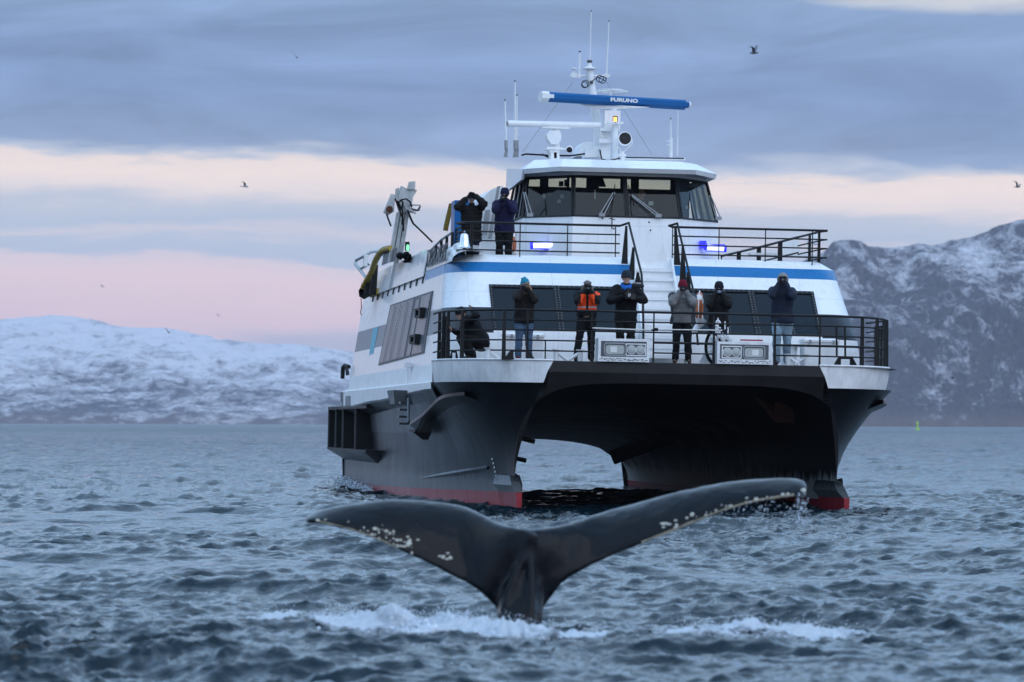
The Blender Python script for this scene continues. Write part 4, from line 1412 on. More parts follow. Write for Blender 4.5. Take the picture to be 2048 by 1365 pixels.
mb.ell(sp(800, 512, 16.3), (.10, .2, .09), 8, 6)
mb.ell(sp(813, 509, 16.0), (.08, .2, .07), 8, 6)
mb.build('cable_bundle', MATS['black_rubber'], FERRY)

# ------------------------------------------------------------------ knuckle-boom crane on the starboard quarter
CR = MB()
yc = 19.0
bl, br, tr, tl = sp(777, 525, yc), sp(806, 520, yc), sp(820, 425, yc), sp(795, 425, yc)
for f0, f1, dy in ((0, .22, 0), (.3, .55, -.05), (.65, .95, .02)):
    CR.hexa([bl.lerp(br, f0) + Vector((0, dy, 0)), bl.lerp(br, f1) + Vector((0, dy, 0)), bl.lerp(br, f1) + Vector((0, .35, 0)), bl.lerp(br, f0) + Vector((0, .35, 0)),
             tl.lerp(tr, f0) + Vector((0, dy, 0)), tl.lerp(tr, f1) + Vector((0, dy, 0)), tl.lerp(tr, f1) + Vector((0, .35, 0)), tl.lerp(tr, f0) + Vector((0, .35, 0))])
CR.hexa([bl + Vector((.02, .1, 0)), br + Vector((-.02, .1, 0)), br + Vector((-.02, .3, 0)), bl + Vector((.02, .3, 0)), tl + Vector((.02, .1, 0)), tr + Vector((-.02, .1, 0)), tr + Vector((-.02, .3, 0)), tl + Vector((.02, .3, 0))])
CRN = CR.build('deck_crane', MATS['crane_paint'], FERRY, smooth=False)
mb = MB()
mb.prism([sp(*a, yc - .05) for a in ((791, 396), (800, 425), (822, 425), (826, 395), (834, 382), (833, 380), (816, 379), (803, 372), (798, 395))], (0, .35, 0))
mb.prism([sp(*a, yc - .1) for a in ((814, 379), (818, 364), (831, 363), (830, 379))], (0, .16, 0))
mb.prism([sp(*a, yc + .2) for a in ((791, 395), (792, 378), (798, 375), (801, 396))], (0, .2, 0))
mb.build('crane_knuckle', MATS['crane_paint'], CRN, smooth=False)
mb = MB()
mb.prism([sp(*a, yc) for a in ((768, 424), (775, 407), (783, 388), (791, 390), (788, 424), (778, 430))], (0, .3, 0), 0)
mb.lathe([(0, -.02), (.085, -.02), (.085, .04), (.06, .05), (0, .05)], sp(779, 419, yc - .06), 'Y', 16, 1)
mb.build('crane_winch', [MATS['crane_paint'], MATS['rust']], CRN)
mb = MB()
for pts in ([(790, 398), (798, 415), (806, 440), (807, 463)], [(798, 405), (804, 400), (812, 398), (820, 404), (824, 415)], [(773, 428), (777, 440), (782, 453)], [(815, 420), (826, 447), (850, 470), (865, 485)], [(803, 420), (806, 405), (800, 400)], [(822, 418), (835, 421), (841, 413)], [(795, 402), (806, 425), (804, 450)]):
    mb.tube([sp(x, y, yc - .2) for x, y in pts], .022, 6)
mb.build('crane_hose', MATS['black_rubber'], CRN)
mb = MB()
for pts in ([(818, 410), (841, 411), (839, 421), (820, 423)], [(818, 424), (832, 427)]):
    mb.tube([sp(x, y, yc - .1) for x, y in pts], .02, 6)
mb.tube([sp(806, 408, yc - .1), sp(828, 450, yc - .1)], .03, 6)
mb.build('crane_bracket', MATS['grey_metal'], CRN)


def hose(pts, r, nm, parent, ring=26):
    P = [Vector(p) for p in smooth_curve([tuple(p) for p in pts], 40)]
    mb = MB().tube(P, r, 10, 0)
    for i in range(ring):
        t = (i + .5) / ring * 39
        k = int(t)
        c = P[k].lerp(P[min(k + 1, 39)], t - k)
        d = (P[min(k + 1, 39)] - P[k]).normalized() * r * .22
        mb.tube([c - d, c + d], r * 1.1, 10, 1)
    return mb.build(nm, [MATS['yellow_hose'], MATS['black_rubber']], parent)


hose([sp(783, 497, 19), sp(765, 502, 21), sp(752, 520, 23), sp(743, 545, 25), sp(733, 562, 26.5), sp(726, 575, 27)], .075, 'yellow_sleeve', FERRY, 24)
mb = MB()
for k in (0, 3, 6):
    mb.tube([sp(726 + k * .3, 572, 27), sp(719 + k, 582, 27.2), sp(720 + k, 592, 27.2), sp(728 + k, 597 - k, 27), sp(742, 589 - k, 26.5)], .03, 6)
mb.tube([sp(722, 597, 27.5), sp(723, 615, 27.5), sp(721, 625, 27.5), sp(723, 632, 27.5)], .012, 5)
mb.build('hydraulic_hose', MATS['black_rubber'], FERRY)
hose([sp(742, 589, 26.5), sp(749, 586, 26), sp(757, 583, 25.5)], .085, 'yellow_sleeve', FERRY, 4)
hose([sp(903, 408, 11), sp(899, 425, 11), sp(893, 450, 11), sp(891, 462, 11)], .055, 'yellow_sleeve', FERRY, 16)
# blue locker behind the crew on the upper deck
MB().span((sp(906, 500, 9.5).x, 9.3, ZU), (sp(935, 500, 9.5).x, 10.1, sp(920, 402, 9.5).z)).build('blue_locker', MATS['radar_blue'], FERRY, smooth=False)

pbr('panel_grey', (.11, .112, .125), .5, var=.2, scale=6)
# ------------------------------------------------------------------ white light boxes on the bow edge
for x0, x1, y0, y1, order in ((1196, 1299, 679, 724, -1), (1434, 1543, 685.5, 731.5, 1)):
    a, b = sp(x0, y1, -.06), sp(x1, y0, -.06)
    xa, xb, za, zb = a.x, b.x, ZD + .005, b.z
    bx = MB()
    bx.span((xa, -.03, za), (xb, .42, zb), 0)
    root = bx.build('bow_light_box', MATS['old_white'], FERRY, smooth=False)
    f = .055
    for p, q in (((xa, -.06, za), (xa + f, -.031, zb)), ((xb - f, -.06, za), (xb, -.031, zb)), ((xa + f, -.06, zb - f), (xb - f, -.031, zb)), ((xa + f, -.06, za), (xb - f, -.031, za + .10))):
        MB().span(p, q).build('frame_bar', MATS['old_white'], root, smooth=False)
    MB().span((xa + f, -.038, za + .1), (xb - f, -.0315, zb - f)).build('back_panel', MATS['panel_grey'], root, smooth=False)
    w = xb - xa
    cx = xa + w * (.33 if order < 0 else .68)
    cz = (za + .1 + zb - f) / 2 - .01

    def rrect(cx, cz, hw, hh, r, y):
        out = []
        for sx, sz, a0 in ((1, 1, 0), (-1, 1, 90), (-1, -1, 180), (1, -1, 270)):
            for k in range(5):
                t = math.radians(a0 + k * 22.5)
                out.append((cx + sx * (hw - r) + r * math.cos(t), y, cz + sz * (hh - r) + r * math.sin(t)))
        return out
    mb = MB()
    mb.tube(rrect(cx, cz, .225, .125, .06, -.06), .018, 6, 0, closed=True)
    mb.prism(rrect(cx, cz, .195, .095, .05, -.055), (0, .02, 0), 1)
    mb.box((cx + .03 * order, -.058, cz), (.14, .006, .12), 2)
    mb.build('floodlight', [MATS['grey_metal'], MATS['lamp_glass'], MATS['life_white']], root)
    cx2 = xa + w * (.74 if order < 0 else .27)
    mb = MB()
    for p, q in (((cx2 - .21, -.05, cz - .13), (cx2 + .21, -.038, cz - .11)), ((cx2 - .21, -.05, cz + .11), (cx2 + .21, -.038, cz + .13)), ((cx2 - .21, -.05, cz - .11), (cx2 - .19, -.038, cz + .11)), ((cx2 + .19, -.05, cz - .11), (cx2 + .21, -.038, cz + .11))):
        mb.span(p, q)
    mb.build('lamp_frame', MATS['white_gear'], root, smooth=False)
    for d in (-.093, .093):
        mb = MB()
        mb.lathe([(0, -.058), (.05, -.06), (.075, -.052), (.088, -.040)], (cx2 + d, 0, cz), 'Y', 20, 0)
        mb.lathe([(.083, -.056), (.094, -.056), (.094, -.036), (.083, -.036)], (cx2 + d, 0, cz), 'Y', 20, 1)
        mb.lathe([(0, -.066), (.012, -.064), (.014, -.058)], (cx2 + d, 0, cz), 'Y', 10, 0)
        mb.build('round_lamp', [MATS['lamp_glass'], MATS['white_gear']], root)
    # ragged anti-slip strip along the foot
    mb = MB()
    random.seed(4 + order)
    for k in range(46):
        mb.box((xa + .03 + (w - .06) * (k + random.random()) / 46, -.064, za + .02 + random.random() * .05), (.03 * random.uniform(.5, 1.3), .006, .012))
    tag(mb.build('flaking_paint', MATS['dark_grey'], root, smooth=False), kind='stuff')

# fairleads let into the bulwark top
for px0, px1, pyb, yy in ((1008, 1071, 723, .14), (1667, 1716, 735, .8), (899, 917, 728, 2.6)):
    a, b = sp(px0, pyb, yy), sp(px1, pyb, yy)
    w, h = b.x - a.x, .20
    out = [(0, 0), (.22, 1), (.78, 1), (1, 0)]
    inn = [(.30, .15), (.30, .8), (.70, .8), (.70, .15)]
    O = [Vector((a.x + u * w, yy, ZD + .01 + v * h)) for u, v in out]
    I = [Vector((a.x + u * w, yy, ZD + .01 + v * h)) for u, v in inn]
    mb = MB()
    q = [O[0], O[1], O[2], O[3]]
    for k in range(4):
        p0, p1, p2, p3 = O[k], O[(k + 1) % 4], I[(k + 1) % 4], I[k]
        e = Vector((0, .12, 0))
        mb.hexa([p0, p1, p2, p3, p0 + e, p1 + e, p2 + e, p3 + e])
    mb.build('fairlead', MATS['black_steel'], FERRY, smooth=False)

# paired bollards
for px, d in ((1112, 1), (1160, -1), (1576, 1), (1612, -1), (976, 1)):
    p = sp(px, 716, .55)
    mb = MB()
    mb.tube([(p.x, .55, ZD), (p.x, .55, ZD + .24)], .055, 10)
    mb.tube([(p.x, .55, ZD + .235), (p.x, .55, ZD + .25)], .09, 10)
    mb.tube([(p.x + .05 * d, .55, ZD + .16), (p.x + .24 * d, .55, ZD + .02)], .035, 8)
    mb.build('bollard', MATS['white_gear'], FERRY)

# anchor windlass with chain wheel, port of the stairs
y = 1.1
c = sp(1432, 697, y)
mb = MB()
mb.prism([sp(*a, y + .05) for a in ((1400, 722), (1412, 700), (1425, 676), (1436, 676), (1440, 727), (1402, 727))], (0, .1, 0))
WLASS = mb.build('anchor_windlass', MATS['white_gear'], FERRY, smooth=False)
mb = MB()
cw = sp(1433, 694, y - .1)
ring = [(cw.x + .30 * math.cos(a) * .75, y - .1, cw.z + .36 * math.sin(a)) for a in [2 * math.pi * k / 28 for k in range(28)]]
mb.tube(ring, .035, 8, 0, closed=True)
ring2 = [(cw.x + .24 * math.cos(a) * .75, y - .1, cw.z + .30 * math.sin(a)) for a in [2 * math.pi * k / 28 for k in range(28)]]
mb.tube(ring2, .03, 8, 1, closed=True)
for k in range(6):
    a = math.pi * k / 3 + .3
    mb.tube([(cw.x, y - .1, cw.z), (cw.x + .18 * math.cos(a), y - .1, cw.z + .30 * math.sin(a))], .022, 6, 1)
mb.build('chain_wheel', [MATS['black_rubber'], MATS['white_gear']], WLASS)
mb = MB()
random.seed(3)
for px, py in ((1428, 676), (1436, 665), (1446, 678), (1455, 676), (1440, 672), (1433, 655), (1436, 645), (1460, 680)):
    p = sp(px, py, .8)
    mb.lathe([(.035, -.02), (.055, 0), (.035, .02), (.025, 0), (.035, -.02)], p, 'Y', 12)
    mb.tube([p, p + Vector((random.uniform(-.1, .1), .1, random.uniform(-.14, .14)))], .018, 6)
for px, y0, y1 in ((1436, 655, 636), (1450, 660, 643), (1456, 678, 655)):
    mb.tube([sp(px, y0, .8), sp(px, y1, .8)], .014, 6)
mb.build('brake_linkage', MATS['white_gear'], WLASS)
mb = MB()
mb.box(sp(1433, 700, .5), (.05, .1, .35))
mb.build('windlass_bracket', MATS['rust'], WLASS, smooth=False)
MB().box(sp(1503, 681, .3), (.46, .12, .03)).build('red_batten', MATS['red_plastic'], FERRY, smooth=False)

# ------------------------------------------------------------------ mast, radars, lights, aerials
def px_tube(pts, y, r, nm, parent=FERRY, m='white_gear', n=8):
    return MB().tube([sp(x, yy, y) for x, yy in pts], r, n).build(nm, MATS[m], parent)


ym = 12.6
MAST = px_tube([(1197, 292), (1196, 262), (1180, 150), (1178, 137)], ym, [.12, .115, .09, .085], 'mast', n=12)
mb = MB()
p = sp(1179, 137, ym)
mb.lathe([(0, -.03), (.17, -.03), (.18, 0), (.06, .04), (.05, .1), (.055, .16), (0, .17)], p, 'Z', 14)
mb.build('mast_cap', MATS['white_gear'], MAST)
MB().lathe([(0, .13), (.06, .13), (.06, .19), (0, .19)], p, 'Z', 12).build('mast_lamp', MATS['dark_grey'], MAST)
mb = MB()
mb.tube([sp(1140, 152, ym), sp(1220, 152.5, ym)], .028, 8)
for px in (1158, 1213):
    mb.box(sp(px, 152, ym), (.09, .08, .10))
mb.box(sp(1148, 151, ym), (.13, .09, .12))
mb.build('crosstree', MATS['white_gear'], MAST)
mb = MB()
p = sp(1148, 137, ym)
mb.lathe([(0, .02), (.075, .01), (.075, -.02), (.02, -.04), (.018, -.14)], p, 'Z', 12)
mb.build('gps_dome', MATS['white_gear'], MAST)
mb = MB()
for cx, cy, r in ((1169, 170, 6), (1171, 168, 7), (1200, 158, 7), (1205, 160, 7)):
    mb.tube([sp(cx + r * math.cos(a), cy + r * math.sin(a), ym - .1) for a in [2 * math.pi * k / 16 for k in range(16)]], .010, 5, closed=True)
mb.tube([sp(1180, 165, ym - .1), sp(1196, 155, ym - .1), sp(1212, 163, ym - .1), sp(1213, 155, ym - .1)], .011, 5)
mb.build('coiled_cable', MATS['black_rubber'], MAST)
MB().box(sp(1183, 165, ym - .1), (.07, .06, .07)).build('junction_box', MATS['dark_grey'], MAST, smooth=False)
# whip aerials
for pts, y, r, hd in (([(1180, 122), (1182.5, 24)], ym, [.016, .010], 1), ([(1213, 150), (1218, 44)], ym, [.018, .011], 1), ([(1158.5, 150), (1159.5, 105)], ym, [.026, .02], 1),
                      ([(1012.5, 295), (1010, 202)], 15, [.03, .016], 1), ([(1030, 285), (1030, 164)], 15.5, [.026, .016], 1), ([(1033, 290), (1034, 192)], 16, [.022, .014], 1),
                      ([(1342, 313), (1341.5, 239)], 13, [.03, .014], 1), ([(1355, 312), (1356, 222)], 13.2, [.014, .010], 0)):
    mb = MB().tube([sp(x, yy, y) for x, yy in pts], r, 8, 0)
    if hd:
        e = sp(*pts[-1], y)
        mb.tube([e, e + Vector((0, 0, .03))], r[1] * 1.25, 8, 1)
    mb.build('whip_aerial', [MATS['white_gear'], MATS['black_steel']], FERRY)
for px, y in ((1012, 15), (1030, 15.5), (1034, 16)):
    mb = MB()
    mb.tube([sp(px, 300, y), sp(px, 281, y)], .04, 8)
    mb.hexa([sp(px - 5, 315, y), sp(px + 3, 315, y), sp(px + 3, 315, y + .1), sp(px - 5, 315, y + .1), sp(px - 1, 296, y), sp(px + 4, 296, y), sp(px + 4, 296, y + .1), sp(px - 1, 296, y + .1)])
    mb.build('aerial_base', MATS['grey_metal'], FERRY, smooth=False)
mb = MB()
mb.tube([sp(1342, 315, 13), sp(1342, 277, 13)], .04, 8)
for yy in (283, 290):
    mb.box(sp(1339, yy, 13), (.12, .05, .025))
mb.build('aerial_base', MATS['white_gear'], FERRY)
# stays
for a, b in (((1145, 165), (1045, 305)), ((1213, 165), (1305, 312))):
    px_tube([a, b], ym + .2, .006, 'stay', m='grey_metal', n=4)
# loop aerial
mb = MB()
c = sp(1221, 183, ym + .6)
for rr, dz in ((.42, .0), (.30, .03)):
    mb.tube([c + Vector((rr * math.cos(a), rr * math.sin(a), dz)) for a in [2 * math.pi * k / 24 for k in range(24)]], .010, 5, closed=True)
for k in range(3):
    a = math.pi * k / 3
    mb.tube([c + Vector((-.42 * math.cos(a), -.42 * math.sin(a), 0)), c + Vector((.42 * math.cos(a), .42 * math.sin(a), 0))], .010, 5)
mb.tube([c, c - Vector((0, 0, .2))], .025, 6)
mb.build('loop_aerial', MATS['old_white'], FERRY)

# large blue scanner
yr = 12.0
A, B = sp(1082, 193, yr - .35), sp(1378, 210.5, yr + .35)
d = (B - A).normalized()
u = Vector((0, 0, 1)) - d * d.z
u.normalize()
n = d.cross(u).normalized()
if n.y > 0:
    n = -n


def bar(s0, s1, prof, m, mb):
    rows = []
    for s in (s0, s1):
        rows.append([A + d * s + n * q[0] + u * q[1] for q in prof])
    mb.grid(rows, m, wrap=True)
    mb.add(rows[0], [tuple(range(len(prof)))], m)
    mb.add(rows[1], [tuple(reversed(range(len(prof))))], m)


Lr = (B - A).length
prof = [(.10, -.09), (.16, -.05), (.16, .06), (.10, .105), (-.12, .115), (-.16, .0), (-.12, -.115), (.05, -.125)]
SCN = MB()
bar(.16, Lr - .12, prof, 0, SCN)
SC_ = SCN.build('radar_scanner', MATS['radar_blue'], FERRY, sharp=.3)
mb = MB()
bar(-.02, .16, [(a * 1.08, b * 1.08) for a, b in prof], 0, mb)
bar(.16, .27, [(a * 1.07, b * .72) for a, b in prof], 0, mb)
mb.build('end_cap', MATS['white_gear'], SC_, sharp=.3)
mb = MB()
bar(Lr - .12, Lr - .0, [(a * .75, b * .6) for a, b in prof], 0, mb)
bar(Lr - .03, Lr + .01, [(a * .8, b * .62) for a, b in prof], 1, mb)
mb.build('end_cap', [MATS['radar_blue'], MATS['white_gear']], SC_, sharp=.3)
me = text_mesh('FURUNO', .112, 0, .006, 1.5, .003)
me.materials.append(MATS['life_white'])
o = link('scanner_lettering', me, SC_)
pc = A + d * (Lr * .545) + n * .162 + u * .005
o.matrix_local = Matrix.Translation(pc) @ Matrix((d, u, n)).transposed().to_4x4()
mb = MB()
q = [sp(*a, yr - .05) for a in ((1150, 206), (1300, 214.5), (1232, 219), (1200, 218))]
mb.prism(q, (0, .2, 0))
for px in (1193, 1211, 1229, 1246, 1263):
    mb.ell(sp(px, 210.5 + (px - 1193) * .06, yr - .06), .014, 6, 4)
mb.build('scanner_arm', MATS['white_gear'], SC_, smooth=False)
mb = MB()
mb.span(sp(1209, 258, yr - .15), sp(1241, 222, yr - .15) + Vector((0, .4, 0)))
mb.tube([sp(1226, 222, yr), sp(1226, 217, yr)], .1, 12)
mb.build('scanner_gearbox', MATS['white_gear'], FERRY, smooth=False)
mb = MB()
mb.span(sp(1200, 262, yr - .2), sp(1240, 257, yr - .2) + Vector((0, .5, 0)))
mb.span(sp(1201, 318, yr), sp(1222, 262, yr) + Vector((0, .4, 0)))
for a, b in (((1200, 262), (1206, 285)), ((1200, 285), (1222, 285))):
    mb.tube([sp(*a, yr - .1), sp(*b, yr - .1)], .03, 6)
mb.span(sp(1199, 286, yr - .18), sp(1224, 279, yr - .18) + Vector((0, .3, 0)))
mb.build('radar_pedestal', MATS['white_gear'], FERRY, smooth=False)
# smaller white scanner to starboard
ys2 = 11.6
mb = MB()
a, b = sp(1015, 247.5, ys2 - .25), sp(1200, 251, ys2 + .25)
mb.tube([a, b], .073, 14)
SC2 = mb.build('radar_scanner', MATS['white_gear'], FERRY, label='plain white scanner bar')
MB().tube([a - (b - a).normalized() * .012, a], .06, 14).build('end_cap', MATS['grey_metal'], SC2)
mb = MB()
mb.span(sp(1083, 257, ys2 - .1), sp(1139, 254.5, ys2 - .1) + Vector((0, .2, 0)))
mb.tube([sp(1111, 262, ys2), sp(1111, 256, ys2)], .06, 12)
mb.build('scanner_arm', MATS['white_gear'], SC2, smooth=False)
mb = MB()
mb.prism([sp(*q, ys2 - .2) for q in ((1095, 278), (1094, 270), (1099, 262), (1120, 261), (1123, 270), (1122, 281), (1117, 289), (1103, 289))], (0, .4, 0))
mb.tube([sp(1110, 295, ys2), sp(1110, 287, ys2)], .11, 12)
mb.build('scanner_gearbox', MATS['white_gear'], FERRY, smooth=False)
mb = MB()
for px0, px1 in ((1102, 1108), (1114, 1119)):
    mb.prism([sp(px0, 322, ys2 - .3), sp(px1, 322, ys2 - .3), sp(px1, 298, ys2 - .3), sp(px0, 298, ys2 - .3)], (0, .5, 0))
mb.prism([sp(1101, 305, ys2 - .31), sp(1119, 305, ys2 - .31), sp(1123, 297, ys2 - .31), sp(1096, 297, ys2 - .31)], (0, .5, 0))
mb.prism([sp(1103, 322, ys2 - .31), sp(1118, 322, ys2 - .31), sp(1118, 317, ys2 - .31), sp(1103, 317, ys2 - .31)], (0, .5, 0))
mb.span(sp(1094, 299, ys2 - .35), sp(1125, 295, ys2 - .35) + Vector((0, .6, 0)))
mb.build('radar_pedestal', MATS['white_gear'], FERRY, smooth=False)
MB().span(sp(1107, 316, ys2 - .1), sp(1114, 306, ys2 - .1) + Vector((0, .1, 0))).build('pedestal_lamp', MATS['rust'], FERRY, smooth=False)
# small camera dome, exhaust trunks and cables on the roof
mb = MB()
mb.tube([sp(1123, 299, ys2), sp(1134, 299, ys2)], .03, 6, 0)
mb.lathe([(0, -.12), (.07, -.10), (.085, -.02), (.085, .12), (0, .12)], sp(1139, 299, ys2), 'Y', 14, 0)
mb.ell(sp(1139, 300, ys2 - .1), (.07, .06, .07), 10, 8, 1)
mb.build('camera_dome', [MATS['white_gear'], MATS['black_steel']], FERRY)
mb = MB()
mb.prism([sp(*q, 13.2) for q in ((1154, 312), (1160, 292), (1170, 284), (1198, 285), (1200, 312))], (0, 1.2, 0))
mb.prism([sp(*q, 12.2) for q in ((1170, 315), (1172, 299), (1196, 299), (1203, 315))], (0, .6, 0))
mb.build('exhaust_trunk', MATS['white_paint'], FERRY, smooth=False)
mb = MB()
mb.tube([sp(1043, 311, 12), sp(1052, 308.5, 12), sp(1100, 311.5, 12), sp(1140, 312, 12), sp(1170, 308, 12)], .022, 6)
mb.tube([sp(1085, 309, 12), sp(1096, 315, 11.8), sp(1104, 317, 11.7)], .018, 6)
mb.tube([sp(1200, 300, 11.4), sp(1203, 318, 11.3), sp(1215, 322, 11.2), sp(1240, 317, 11.2)], .016, 6)
mb.tube([sp(1252, 315.5, 12.2), sp(1368, 317.5, 12.2)], .016, 6)
mb.build('roof_cable', MATS['black_rubber'], FERRY)
mb = MB()
mb.tube([sp(1240, 318, 12.9), sp(1370, 318.5, 12.9)], .03, 6)
mb.build('roof_rail', MATS['white_gear'], FERRY)
# searchlight with its yoke
yq = 11.2
c = sp(1249, 278, yq)
mb = MB()
rim = .165
mb.lathe([(rim * .86, -.10), (rim, -.11), (rim * 1.04, -.05), (rim, .08), (rim * .8, .24), (rim * .3, .30), (0, .30)], c, 'Y', 24)
SL = mb.build('searchlight', MATS['white_gear'], FERRY)
MB().lathe([(rim * .87, -.085), (rim * .6, -.05), (rim * .3, -.01), (0, .0)], c, 'Y', 24).build('reflector', MATS['dark_grey'], SL)
MB().lathe([(0, -.092), (rim * .88, -.09)], c, 'Y', 24).build('lens', MATS['cabin_glass'], SL)
mb = MB()
mb.ell(c + Vector((-.03, -.05, 0)), (.04, .03, .05), 10, 8, 0)
mb.tube([c + Vector((-.12, -.07, .0)), c + Vector((.1, -.07, .02))], .008, 5)
mb.build('bulb', MATS['grey_metal'], SL)
mb = MB()
for s in (-1, 1):
    mb.tube([c + Vector((s * .19, .06, 0)), c + Vector((s * .19, .06, -.12)), sp(1244, 306, yq + .06)], .013, 6)
mb.tube([sp(1244, 322, yq + .06), sp(1244, 304, yq + .06)], .055, 10)
mb.box(sp(1244, 311, yq + .06), (.17, .12, .05))
mb.build('yoke', MATS['white_gear'], SL)
# amber mast-head light on its bracket
mb = MB()
mb.span(sp(1217, 247.5, yr - .5), sp(1247, 244, yr - .5) + Vector((0, .2, 0)))
mb.tube([sp(1230, 322, yr - .3), sp(1230, 250, yr - .3)], .07, 10)
mb.build('light_bracket', MATS['white_gear'], FERRY)
mb = MB()
e = sp(1230.5, 239, yr - .45)
mb.tube([e - Vector((0, 0, .06)), e + Vector((0, 0, .05))], .036, 10, 0)
mb.tube([e + Vector((0, 0, .05)), e + Vector((0, 0, .075))], .055, 10, 1)
mb.tube([e - Vector((0, 0, .08)), e - Vector((0, 0, .06))], .055, 10, 1)
for s in (-1, 1):
    mb.tube([e + Vector((s * .05, 0, -.07)), e + Vector((s * .05, 0, .06))], .009, 5, 1)
mb.build('amber_light', [MATS['amber_lens'], MATS['black_steel']], FERRY)
# port side of the upper deck
mb = MB()
mb.span(sp(1500, 510, 12), sp(1638, 509, 12) + Vector((0, .3, 0)))
mb.hexa([(0.95, 9.5, 5.46), (3.9, 9.5, 5.46), (3.9, 9.7, 5.46), (.95, 9.7, 5.46), (.95, 9.5, 5.56), (3.9, 9.5, 5.53), (3.9, 9.7, 5.53), (.95, 9.7, 5.56)])
mb.build('liferaft_cradle', MATS['old_white'], FERRY, smooth=False)
MB().hexa([sp(1565, 508, 13), sp(1599, 508, 13), sp(1599, 508, 13.8), sp(1565, 508, 13.8), sp(1565, 482, 13), sp(1599, 481, 13), sp(1599, 481, 13.8), sp(1565, 482, 13.8)]).build('vent_box', MATS['white_paint'], FERRY, smooth=False)
mb = MB()
mb.lathe([(0, -.18), (.13, -.16), (.15, -.05), (.10, .1), (0, .12)], sp(1630, 478, 12.5), 'Y', 14)
mb.tube([sp(1620, 506, 12.5), sp(1618, 478, 12.5)], .05, 6)
mb.build('deck_floodlight', MATS['white_gear'], FERRY)
mb = MB()
mb.tube([(3.98, 9.4, 6.16), (3.95, 14, 6.14), (3.9, 24, 6.14)], .03, 6)
mb.tube([(3.98, 9.4, 5.8), (3.95, 14, 5.78), (3.9, 24, 5.78)], .02, 6)
for y in (11.5, 14.5, 17.5, 20.5, 23.9):
    mb.span((3.88, y, 5.2), (3.98, y + .08, 6.14))
mb.build('port_railing', MATS['black_steel'], FERRY)
MB().hexa([sp(692, 752, 33), sp(699, 750, 32), sp(699, 750, 32.2), sp(692, 752, 33.2), sp(690, 736, 33), sp(696, 734, 32), sp(696, 734, 32.2), sp(690, 736, 33.2)]).build('stern_post', MATS['black_steel'], FERRY, smooth=False)
mb = MB()
mb.tube([sp(685, 758, 33), sp(686, 735, 33), sp(690, 731, 33), sp(698, 734, 32.5)], .06, 6)
mb.tube([sp(689, 734, 33), sp(697, 745, 32.5)], .03, 6)
mb.build('stern_post', MATS['black_steel'], FERRY)
mb = MB()
p = sw_(816, 731, .1)
mb.box(p, (.14, .35, .12))
mb.tube([p - Vector((0, 0, .06)), p - Vector((0, 0, .7))], .008, 5)
mb.build('side_lamp', MATS['white_gear'], FERRY, smooth=False)
# fenders and studs inside the tunnel mouth
for px, py, y in ((1064, 881, 3.0), (1047, 919, 5.0)):
    p = sp(px, py, y)
    MB().tube([Vector((-3.5, p.y, p.z + .12)), p + Vector((.06, 0, -.03))], .05, 8).build('hull_stud', MATS['black_rubber'], FERRY)
for px, py, y, s in ((1030, 962, 3.0, 1), (1680, 968, 1.6, .8)):
    p = sp(px, py, y)
    MB().tube([Vector((math.copysign(3.5, p.x), p.y, p.z)), p + Vector((.04, 0, 0))], [.12 * s, .16 * s], 10).build('hull_fender', MATS['black_rubber'], FERRY)
p = sp(1252, 900, 20)
MB().tube([p - Vector((.35, 0, .2)), Vector((3.3, p.y, 1.75))], .2, 10).build('hull_fender', MATS['black_rubber'], FERRY)

# draught marks and load line
mb = MB()
for k in range(5):
    p = sw_(993, 948 + k * 6, -.85)
    z = .95 - .09 * k
    mb.box((-hull_x(2.7, z) - .01, 2.7, z), (.012, .12, .045))
mb.build('draught_mark', MATS['life_white'], FERRY, smooth=False)

# =================================================================== loose gear on deck
def deck_box(px0, px1, py0, py1, y, label):
    a, b = sp(px0, py1, y), sp(px1, py0, y)
    w, h = b.x - a.x, b.z - ZD
    root = empty('deck_box', on_ship((a.x + b.x) / 2, y + .3, ZD), label, 'storage box', 'white storage boxes on the bow deck')
    MB().hexa([(-w / 2 + .05, -.28, .005), (w / 2 - .05, -.28, .005), (w / 2 - .05, .28, .005), (-w / 2 + .05, .28, .005), (-w / 2 + .02, -.3, h - .08), (w / 2 - .02, -.3, h - .08), (w / 2 - .02, .3, h - .08), (-w / 2 + .02, .3, h - .08)]).build('box_body', MATS['white_gear'], root, smooth=False)
    mb = MB().span((-w / 2, -.33, h - .08), (w / 2, .33, h - .03))
    mb.hexa([(-w / 2 + .02, -.3, h - .03), (w / 2 - .02, -.3, h - .03), (w / 2 - .02, .3, h - .03), (-w / 2 + .02, .3, h - .03), (-w / 2 + .06, -.26, h), (w / 2 - .06, -.26, h), (w / 2 - .06, .26, h), (-w / 2 + .06, .26, h)])
    mb.build('lid', MATS['white_gear'], root, smooth=False)
    for s in (-1, 1):
        MB().box((s * w * .32, -.335, h - .08), (.05, .02, .09)).build('clasp', MATS['grey_metal'], root, smooth=False)


deck_box(1008, 1090, 667, 722, 2.4, 'white lidded storage box behind the woman in the teal bobble hat')
deck_box(1606, 1680, 678, 735, 2.2, 'white lidded storage box beside the legs of the hooded photographer')
deck_box(1566, 1597, 688, 735, 2.6, 'small white storage box just left of the larger one on the port bow')


def boat_hook(a, b, label):
    A, B = SHIP @ a, SHIP @ b
    root = empty('boat_hook', Matrix.Translation(A), label, 'boat hook', 'long poles lashed along the bow railing')
    d = B - A
    MB().tube([Vector(), d], .017, 8).build('shaft', MATS['steel'], root)
    MB().tube([d * -.01, d * .05], .032, 8).build('grip', MATS['black_rubber'], root)
    MB().tube([d * .96, d * 1.0, d + Vector((.05, 0, .04))], .02, 8).build('hook_end', MATS['black_steel'], root)


